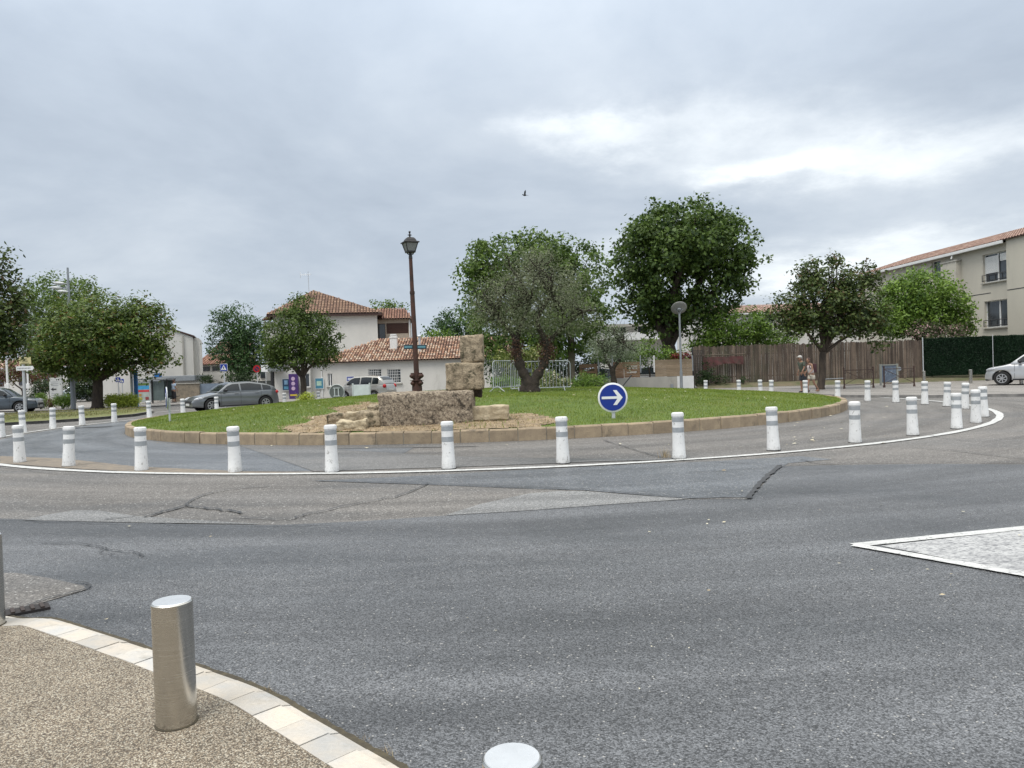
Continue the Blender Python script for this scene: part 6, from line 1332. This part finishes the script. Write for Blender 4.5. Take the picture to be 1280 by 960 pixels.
def make_car(name, label, pm, LL=4.3, WW=1.78, H=1.44, wr=.32, hood=.92, cowl=.95, belt=.98, rf0=.25, rf1=-1.35, tail_top=-1.95, sill=.24, xf=None, xr=None, roof_drop=.10, nose=.66, van=0):
    t = thing(name, (0, 0, 0), label, 'car'); hl = LL / 2; xf = hl - .85 if xf is None else xf; xr = -hl + .78 if xr is None else xr; ra = wr + .065
    tp = [(-hl, .62), (-hl + .05, .86), (-hl + .16, belt + .03), (-hl + .5, belt + .03), (0, belt), (cowl, hood), (hl - .75, hood - .10), (hl - .3, nose + .08), (hl - .08, nose - .05), (hl, .5)]
    def zt(x): return float(np.interp(x, [p[0] for p in tp], [p[1] for p in tp]))
    def zl(x):
        z = sill + .06 * max(0, (abs(x) - (hl - .45)) / .45)
        for c in (xf, xr):
            if abs(x - c) < ra: z = max(z, wr + math.sqrt(ra * ra - (x - c) ** 2) * .98)
        return z
    def hw(x):
        e = max(0, (abs(x) - (hl - .75)) / .75); return WW / 2 * (1 - .27 * e ** 2.3)
    xs = sorted(set(list(np.linspace(-hl, hl, 70)) + [c + s * ra * f for c in (xf, xr) for s in (-1, 1) for f in (1.001, .999, .97, .9, .8, .6)])); n1, n2 = 9, 4; V = []
    def yb(x, z):
        w_ = hw(x); u = (z - .55) / .5; y = w_ * (1 - .055 * u * u if u > 0 else 1 - .04 * u * u); return y
    for x in xs:
        a, b = zl(x), max(zt(x), zl(x) + .05); ring = [(0.0, a)]
        for i in range(n1 + 1):
            z = a + (b - a) * i / n1; y = yb(x, z)
            if i == n1: y -= .05
            if i == n1 - 1: y -= .008
            if i == 0: y -= .02
            # crease along the flank
            y -= .014 * math.exp(-((z - (.62 + .05 * x / hl)) / .05) ** 2)
            ring.append((y, z))
        ye = ring[-1][0]
        for i in range(1, n2 + 1): s = i / n2; ring.append((ye * (1 - s), b + .035 * math.sin(s * math.pi / 2) * (1 if x > cowl - .2 else .3)))
        V.append(ring)
    m = len(V[0]); vs = []; fs = []
    for x, ring in zip(xs, V):
        vs += [(x, y, z) for y, z in ring] + [(x, -y, z) for y, z in ring]
    for i in range(len(xs) - 1):
        for k in range(m - 1):
            a, b = i * 2 * m + k, (i + 1) * 2 * m + k; fs += [(a, a + 1, b + 1, b), (a + m, b + m, b + m + 1, a + m + 1)]
    e0 = [k for k in range(m)] + [m + k for k in range(m - 2, 0, -1)]; fs.append(tuple(e0)); o_ = (len(xs) - 1) * 2 * m; fs.append(tuple(reversed([k + o_ for k in e0])))
    q = MB(); q.add(vs, fs); q.build('body', pm, t, smooth=True)
    # cabin
    rp = [(-hl + .12, belt + .0), (tail_top + .12, belt + .18 + .1 * van), (rf1, H - roof_drop), ((rf0 + rf1) / 2, H), (rf0, H - .03), (rf0 + .25, H - .12), (cowl + .05, hood + .01)]
    xr_, zr_ = [p[0] for p in rp], [p[1] for p in rp]
    def zc(x): return float(np.interp(x, xr_, zr_))
    def yc(x, z):
        w_ = hw(x) * .955; u = max(0, (z - belt) / (H - belt)); return w_ * (1 - .24 * u ** 1.15)
    xs2 = np.linspace(-hl + .13, cowl + .04, 46); vs = []; fs = []; n1, n2 = 7, 5; m = n1 + 1 + n2
    for x in xs2:
        b = max(zc(x), belt - .05); ring = []
        for i in range(n1 + 1):
            z = belt - .06 + (b - belt + .06) * i / n1; ring.append((yc(x, z) - (.035 if i == n1 else 0), z))
        ye = ring[-1][0]
        for i in range(1, n2 + 1): s = i / n2; ring.append((ye * (1 - s), b + .03 * math.sin(s * math.pi / 2)))
        vs += [(x, y, z) for y, z in ring] + [(x, -y, z) for y, z in ring]
    for i in range(len(xs2) - 1):
        for k in range(m - 1): a, b = i * 2 * m + k, (i + 1) * 2 * m + k; fs += [(a, a + 1, b + 1, b), (a + m, b + m, b + m + 1, a + m + 1)]
    q = MB(); q.add(vs, fs); q.build('cabin', pm, t, smooth=True)
    def side_panel(name_, x0, x1, m_, zlo=.02, ztop=.07, off=.008, nx=14):
        for sd in (1, -1):
            q = MB(); vs = []
            for i in range(nx + 1):
                x = x0 + (x1 - x0) * i / nx; top = zc(x) - ztop; lo = belt + zlo; top = max(top, lo + .005)
                for j in range(5): z = lo + (top - lo) * j / 4; vs.append((x, sd * (yc(x, z) + off), z))
            q.add(vs, [(i * 5 + j, (i + 1) * 5 + j, (i + 1) * 5 + j + 1, i * 5 + j + 1) for i in range(nx) for j in range(4)]); q.build(name_, m_, t, smooth='all')
    mid = (xf + xr) / 2 - .08
    side_panel('side_window', mid + .04, cowl - .22, m_cglass); side_panel('side_window', xr + .18, mid - .04, m_cglass); side_panel('quarter_window', tail_top + .32, xr + .12, m_cglass)
    def shield(name_, xa, xb, m_, off):
        q = MB(); vs = []
        for i in range(9):
            x = xa + (xb - xa) * i / 8; z = zc(x)
            for j in range(9):
                s = -1 + 2 * j / 8; y = (yc(x, z) - .11) * s; zz_ = z + .03 * math.sin((1 - abs(y) / (yc(x, z) - .035)) * math.pi / 2); vs.append((x + off[0], y, zz_ + off[1]))
        q.add(vs, [(i * 9 + j, (i + 1) * 9 + j, (i + 1) * 9 + j + 1, i * 9 + j + 1) for i in range(8) for j in range(8)]); q.build(name_, m_, t, smooth='all')
    shield('windscreen', cowl - .02, rf0 + .12, m_cglass, (.008, .01)); shield('rear_window', tail_top + .1, rf1 - .06, m_cglass, (-.01, .008))
    for sd in (1, -1):
        q = MB(); q.ell((hl - .27, sd * (hw(hl - .27) - .07), nose + .0), (.24, .09, .085), 14, 8, rot=Matrix.Rotation(sd * -.35, 3, 'Z') @ Matrix.Rotation(.18, 3, 'Y')); q.build('headlight', m_clear, t, smooth='all')
        q = MB(); q.ell((-hl + .13, sd * (hw(-hl + .13) - .09), .87), (.12, .13, .10 + .04 * van), 14, 8); q.build('tail_light', m_red, t, smooth='all')
        q = MB(); xm_ = cowl - .32; q.ell((xm_, sd * (WW / 2 + .07), belt + .06), (.07, .11, .075), 12, 8); q.box((xm_, sd * (WW / 2 - .04), belt + .02), (.05, .12, .04)); q.build('mirror', m_trim, t, smooth=True)
        for x0 in (cowl - .1, mid, xr + .22):
            q = MB(); vs = []; zz0 = sill + .1 if x0 != xr + .22 else wr + ra * .9
            for j in range(8): z = zz0 + (belt - .04 - zz0) * j / 7; y = sd * (yb(x0, z) + .003 - (.014 * math.exp(-((z - (.62 + .05 * x0 / hl)) / .05) ** 2)) ); vs += [(x0 - .006, y, z), (x0 + .006, y, z)]
            q.add(vs, [(2 * j, 2 * j + 1, 2 * j + 3, 2 * j + 2) for j in range(7)]); q.build('door_seam', m_trim, t)
        for x0 in (mid + .2, xr + .42): q = MB(); q.bbox((x0, sd * (yb(x0, .86) + .012), .86), (.2, .03, .03), .01); q.build('door_handle', pm, t)
        q = MB(); q.box(((xf + xr) / 2, sd * (WW / 2 - .03), sill + .03), (xf - xr - 2 * ra - .05, .06, .07)); q.build('sill_trim', m_trim, t)
    q = MB(); q.bbox((hl - .05, 0, .50), (.12, WW * .52, .17), .03); q.build('grille', m_trim, t); q = MB(); q.bbox((hl - .08, 0, .28), (.14, WW * .72, .11), .03); q.build('front_bumper', m_trim, t)
    q = MB(); q.bbox((-hl + .06, 0, .33), (.14, WW * .74, .14), .03); q.build('rear_bumper', m_trim, t)
    q = MB(); q.box((hl + .018, 0, .40), (.012, .50, .11)); q.build('number_plate', m_plate, t); q = MB(); q.box((-hl - .005, 0, .66), (.012, .50, .11)); q.build('number_plate', m_plate, t)
    for x0 in (xf, xr):
        for sd in (1, -1):
            y0 = sd * (WW / 2 - .11); c = (x0, y0, wr)
            w_ = MB(); w_.lathe((x0, y0 - .09, wr), [(wr * .5, 0), (wr * .5, .15)], 20, 'Y') if False else w_.lathe((x0, y0 + .085, wr), [(.06, 0), (wr * .62, .01), (wr * .62, .16), (.06, .17)], 20, 'Y'); w_.v = [(p[0], 2 * y0 - p[1] if False else p[1], p[2]) for p in w_.v]
            wh = w_.build('wheel', m_trim, t)
            ty = MB(); ty.lathe((x0, y0 + .1, wr), [(wr * .64, 0), (wr * .9, -.005), (wr * .99, .02), (wr, .04), (wr, .16), (wr * .99, .18), (wr * .9, .205), (wr * .64, .2)], 28, 'Y'); ty.v = [(x, y0 + (y - y0), z) for x, y, z in ty.v]; ty.build('tyre', m_tyre, wh, smooth=True)
            # Y lathe extends towards -y: recentre
            ri = MB(); yo = y0 + sd * .103
            for k in range(7):
                a = 2 * math.pi * k / 7; ri.box((x0 + math.cos(a) * wr * .36, yo, wr + math.sin(a) * wr * .36), (wr * .52, .025, wr * .13), ry=-a)
            nrg = 24; rv = []
            for r_ in (wr * .56, wr * .65):
                for k in range(nrg): a = 2 * math.pi * k / nrg; rv.append((x0 + r_ * math.cos(a), yo, wr + r_ * math.sin(a)))
            ri.add(rv, [(k, (k + 1) % nrg, (k + 1) % nrg + nrg, k + nrg) for k in range(nrg)]); ri.lathe((x0, yo - sd * .0 - .015, wr), [(wr * .13, 0), (wr * .13, -.03)], 12, 'Y'); ri.build('rim', m_rim, wh)
    q = MB(); q.box((0, 0, .42), (LL * .86, WW * .80, .34)); q.build('underbody', m_trim, t)
    return t
def place(o, x, y, z, deg): o.location = (x, y, z); o.rotation_euler = (0, 0, R(deg))
c1 = make_car('parked_car', 'grey hatchback driving past the left end of the mound', paint('grey_metallic', (.17, .18, .19)), LL=4.3, H=1.43, tail_top=-2.0, rf1=-1.5, roof_drop=.13, hood=.93, wr=.33)
pw = (G(264, 515.5) + G(332, 511.5)) / 2; dN = Vector((math.cos(R(221)), math.sin(R(221)), 0)); nS = Vector((-dN.y, dN.x, 0)); place(c1, pw.x - nS.x * .85 * (1 if nS.y < 0 else -1) * 1 , pw.y - nS.y * .85 * (1 if nS.y < 0 else -1), 0, 221)
c2 = make_car('parked_car', 'small silver hatchback standing in front of the low white building', paint('silver_metallic', (.42, .41, .38)), LL=3.75, WW=1.64, H=1.52, cowl=1.0, rf0=.35, rf1=-1.35, tail_top=-1.72, roof_drop=.06, hood=1.0, belt=1.0, nose=.74, wr=.29, van=1)
p = G(452, 501); place(c2, p.x + .15, p.y + .6, 0, 158)
c3 = make_car('parked_car', 'dark blue grey car cut off by the left edge of the view', paint('blue_grey_metallic', (.085, .105, .125)), LL=4.4, WW=1.8, H=1.52, hood=1.0, belt=1.02, nose=.74, wr=.34)
fr = G(25.5, 516.5); d = R(17); xf3 = 2.2 - .85; place(c3, fr.x - math.cos(d) * xf3 - math.sin(d) * .8, fr.y - math.sin(d) * xf3 + math.cos(d) * .8, 0, 17)
c4 = make_car('parked_car', 'silver car by the green screen fence at the right edge', paint('pale_silver', (.52, .53, .54)), LL=4.1, WW=1.76, H=1.54, hood=1.02, belt=1.04, nose=.76, wr=.33, xf=2.05 - .70)
fr = G(1256, 481.8, .1); d = R(140); xf4 = 2.05 - .70; place(c4, fr.x - math.cos(d) * xf4 + math.sin(d) * -.8 * -1 * 1, fr.y - math.sin(d) * xf4 + .8, .1, 140)
c5 = make_car('parked_car', 'pale blue car half hidden behind the shrubs at the left', paint('pale_blue_metallic', (.45, .52, .58)), LL=4.1, H=1.5); p = W(96, 490, 68); place(c5, p.x, 68, 0, 195)
c6 = make_car('parked_car', 'dark car seen through the narrow gap left of the small olive', paint('navy_metallic', (.03, .05, .09)), LL=4.1, H=1.5); p = W(752, 480, 51); place(c6, p.x - .6, 51, 0, 190)
c7 = make_car('parked_car', 'grey car seen through the gap in the panel fence', paint('mid_grey_metallic', (.2, .2, .2)), LL=4.2, H=1.55); p = W(809, 480, 50); place(c7, p.x + .2, 50.5, 0, 250)

# ------------------------------------------------------------------ people
def fig(label, base, height, yaw, parts_col, pose, gender='m'):
    """one continuous skinned body plus clothes; local frame faces -y before yaw"""
    t = thing('person', base, label, 'person'); s = height / 1.75
    J = {}; legs = pose['legs']; arms = pose['arms']; lean = pose.get('lean', 0)
    pel = Vector((0, 0, .93)); chest = Vector((0, -lean, 1.28)); neck = Vector((0, -lean * 1.3, 1.47)); head = Vector((0, -lean * 1.45 - .02 - pose.get('nod', 0), 1.62))
    def skin(name, verts, edges, rad, m, parent, sub=2):
        me = bpy.data.meshes.new(name + '_cage'); me.from_pydata([tuple(v * s) for v in verts], edges, []); o = bpy.data.objects.new(name + '_cage', me); col.objects.link(o)
        md = o.modifiers.new('s', 'SKIN'); sk = me.skin_vertices[0].data
        for i, r in enumerate(rad): r = r if isinstance(r, tuple) else (r, r); sk[i].radius = (r[0] * s, r[1] * s); sk[i].use_root = (i == 0)
        md.use_smooth_shade = True; sb = o.modifiers.new('d', 'SUBSURF'); sb.levels = sub; sb.render_levels = sub
        dg = bpy.context.evaluated_depsgraph_get(); me2 = bpy.data.meshes.new_from_object(o.evaluated_get(dg)); me2.name = name; bpy.data.objects.remove(o)
        me2.materials.clear(); me2.materials.append(m); p = bpy.data.objects.new(name, me2); col.objects.link(p); p.parent = parent; ROOTLOC[p.name] = ROOTLOC[t.name]; return p
    sw = .185 if gender == 'm' else .16; hwd = .09
    V = [pel, Vector((0, -lean * .4, 1.08)), chest, Vector((0, -lean * 1.15, 1.40)), neck, neck + Vector((0, -.005, .05))]; E_ = [(0, 1), (1, 2), (2, 3), (3, 4), (4, 5)]; Rd = [(.13, .10), (.125, .095), (.145, .10), (.11, .075), .05, .045]
    for sd, (kn, an_) in zip((-1, 1), legs):
        i = len(V); V += [Vector((sd * hwd, 0, .88)), Vector((sd * hwd, kn[0], kn[1])), Vector((sd * hwd, an_[0], an_[1])), Vector((sd * hwd, an_[0] - .13, an_[1] - .05))]; E_ += [(0, i), (i, i + 1), (i + 1, i + 2), (i + 2, i + 3)]; Rd += [.085, .055, .038, (.04, .028)]
    for sd, (el, ha) in zip((-1, 1), arms):
        i = len(V); V += [Vector((sd * sw, -lean * 1.15, 1.40)), Vector((sd * (sw + .05), el[0] - lean, el[1])), Vector((sd * (sw + .06), ha[0] - lean, ha[1]))]; E_ += [(3, i), (i, i + 1), (i + 1, i + 2)]; Rd += [.055, .038, .026]
    body = skin('body', V, E_, Rd, parts_col['skin'], t)
    # head with face, hands with fingers joined into the body mesh
    q = MB(); hd = head; q.ell(hd * s, (.075 * s, .095 * s, .115 * s), 18, 14); q.ell((hd + Vector((0, -.097, -.01))) * s, (.012 * s, .02 * s, .022 * s), 8, 6); q.ell((hd + Vector((0, -.03, -.08))) * s, (.05 * s, .055 * s, .045 * s), 10, 8)
    for sd in (-1, 1): q.ell((hd + Vector((sd * .076, .005, -.005))) * s, (.01 * s, .02 * s, .03 * s), 8, 6)
    for sd, (el, ha) in zip((-1, 1), arms):
        h0_ = Vector((sd * (sw + .06), ha[0] - lean, ha[1])); q.ell((h0_ + Vector((0, -.01, -.05))) * s, (.016 * s, .038 * s, .05 * s), 10, 8)
        for k, (dy, ln_) in enumerate(((-.033, .065), (-.014, .078), (.006, .072), (.024, .055))): q.tube([(h0_ + Vector((0, dy - .01, -.085))) * s, (h0_ + Vector((-sd * .012, dy - .012, -.085 - ln_ * .55))) * s, (h0_ + Vector((-sd * .03, dy - .012, -.085 - ln_))) * s], [.009 * s, .008 * s, .006 * s], 6)
        q.tube([(h0_ + Vector((0, -.035, -.03))) * s, (h0_ + Vector((-sd * .012, -.058, -.06))) * s, (h0_ + Vector((-sd * .02, -.062, -.09))) * s], [.011 * s, .010 * s, .007 * s], 6)
    q.v = [tuple(p) for p in q.v]; bm = bmesh.new(); bm.from_mesh(body.data); o = len(bm.verts); nv = [bm.verts.new(p) for p in q.v]; bm.verts.ensure_lookup_table()
    for f in q.f:
        try: ff = bm.faces.new([nv[i] for i in f]); ff.smooth = True
        except ValueError: pass
    bm.to_mesh(body.data); bm.free()
    f = MB()
    for sd in (-1, 1): f.ell((hd + Vector((sd * .028, -.088, .012))) * s, (.011 * s, .006 * s, .007 * s), 8, 6)
    f.v = [tuple(Vector(p) + ROOTLOC[t.name]) for p in f.v]; f.build('eyes', m_dark, t)
    f = MB(); f.ell((hd + Vector((0, -.085, -.058))) * s, (.022 * s, .006 * s, .006 * s), 8, 6); f.v = [tuple(Vector(p) + ROOTLOC[t.name]) for p in f.v]; f.build('mouth', mat('lips', (.3, .1, .09)), t)
    # shirt
    V = [pel + Vector((0, 0, .0)), Vector((0, -lean * .4, 1.08)), chest, Vector((0, -lean * 1.15, 1.41))]; E_ = [(0, 1), (1, 2), (2, 3)]; Rd = [(.165, .14), (.165, .14), (.18, .14), (.13, .10)]
    if not pose.get('sleeveless'):
        for sd, (el, ha) in zip((-1, 1), arms): i = len(V); V += [Vector((sd * sw, -lean * 1.15, 1.40)), Vector((sd * (sw + .04), el[0] * .7 - lean, 1.40 + (el[1] - 1.40) * .72))]; E_ += [(3, i), (i, i + 1)]; Rd += [.075, .062]
    skin('shirt', V, E_, Rd, parts_col['shirt'], t)
    V = [pel + Vector((0, 0, .04)), pel + Vector((0, 0, -.04))]; E_ = [(0, 1)]; Rd = [(.168, .14), (.155, .13)]; fr_ = pose.get('short', .95)
    for sd, (kn, an_) in zip((-1, 1), legs): i = len(V); a = Vector((sd * hwd, 0, .86)); k_ = Vector((sd * hwd, kn[0], kn[1])); V += [a, a.lerp(k_, fr_)]; E_ += [(1, i), (i, i + 1)]; Rd += [.112, .095]
    skin('shorts' if fr_ < 1.2 else 'trousers', V, E_, Rd, parts_col['shorts'], t)
    for sd, (kn, an_) in zip((-1, 1), legs):
        f = MB(); c = Vector((sd * hwd, an_[0] - .05, an_[1] - .06)) * s; f.ell(c + ROOTLOC[t.name], (.05 * s, .13 * s, .05 * s), 12, 8); f.build('shoe', parts_col['shoe'], t, smooth='all')
    hr = MB(); hr.ell((hd + Vector((0, .018, .02))) * s + ROOTLOC[t.name], (.085 * s, .1 * s, .112 * s), 14, 10)
    if 'hair_long' in pose: hr.ell((hd + Vector((0, .07, -.06))) * s + ROOTLOC[t.name], (.06 * s, .05 * s, .11 * s), 12, 8)
    hr.build('hair', parts_col['hair'], t, smooth='all')
    if pose.get('cap'):
        c = MB(); c.ell((hd + Vector((0, .005, .055))) * s + ROOTLOC[t.name], (.09 * s, .105 * s, .075 * s), 14, 8); c.ell((hd + Vector((0, -.12, .05))) * s + ROOTLOC[t.name], (.065 * s, .07 * s, .012 * s), 12, 6); c.build('cap', parts_col['cap'], t, smooth='all')
    if pose.get('pack'):
        c = MB(); c.bbox(Vector((0, .19 - lean * .8, 1.22)) * s + ROOTLOC[t.name], (.32 * s, .20 * s, .44 * s), .05); c.build('backpack', parts_col['pack'], t, smooth=True)
        c = MB()
        for sd in (-1, 1): c.tube([Vector((sd * .1, .12 - lean, 1.40)) * s + ROOTLOC[t.name], Vector((sd * .1, -.06 - lean, 1.44)) * s + ROOTLOC[t.name], Vector((sd * .11, -.13 - lean, 1.28)) * s + ROOTLOC[t.name], Vector((sd * .12, .05 - lean, 1.08)) * s + ROOTLOC[t.name]], .018 * s, 6)
        c.build('strap', parts_col['pack'], t)
    t.rotation_euler.z = yaw; return t
skn = mat('skin', (.30, .17, .11), (.27, .15, .10), rough=.6)
walk = [((-.06, .50), (-.02, .09)), ((-.02, .50), (.20, .12))]
b = G(1004.5, 490.5, .1); b = Vector((b.x, b.y, .1))
fig('walking man in white cap, grey green shirt and dark shorts', b, 1.72, R(-78), dict(skin=skn, shirt=mat('sage_cloth', (.085, .10, .075), rough=.9), shorts=mat('navy_cloth', (.035, .04, .05), rough=.9), shoe=m_dark, hair=mat('grey_hair', (.3, .28, .26)), cap=mat('white_cap', (.6, .58, .54))), dict(legs=walk, arms=[((.06, 1.14), (-.04, .93)), ((-.02, 1.14), (-.16, .96))], lean=.07, cap=1, short=.95, nod=.03))
b = G(1015, 491, .1); b = Vector((b.x, b.y, .1))
fig('walking woman in white top and pale shorts with dark red backpack', b, 1.60, R(-70), dict(skin=skn, shirt=mat('white_cloth', (.62, .58, .56), (.55, .45, .44), rough=.9), shorts=mat('cream_cloth', (.55, .5, .42), rough=.9), shoe=mat('tan_shoe', (.25, .15, .1)), hair=mat('brown_hair', (.07, .035, .025)), pack=mat('maroon_pack', (.06, .02, .025))), dict(legs=[((-.14, .50), (-.2, .09)), ((.05, .49), (.32, .16))], arms=[((.04, 1.14), (-.1, .98)), ((-.02, 1.14), (-.2, 1.02))], lean=.10, pack=1, sleeveless=1, short=.6, hair_long=1, nod=.02), 'f')
b = W(217.5, 500, 53.4); b.z = .05
fig('distant person in pale blue top and dark trousers by the bus shelter', b, 1.68, R(150), dict(skin=skn, shirt=mat('pale_blue_cloth', (.42, .52, .66), rough=.9), shorts=mat('black_cloth', (.025, .025, .03), rough=.9), shoe=m_dark, hair=mat('brown_hair', (.07, .035, .025))), dict(legs=[((-.03, .50), (0, .09)), ((.0, .50), (.05, .09))], arms=[((.02, 1.14), (-.12, 1.0)), ((-.02, 1.14), (.02, .92))], lean=.02, short=1.7), 'f')
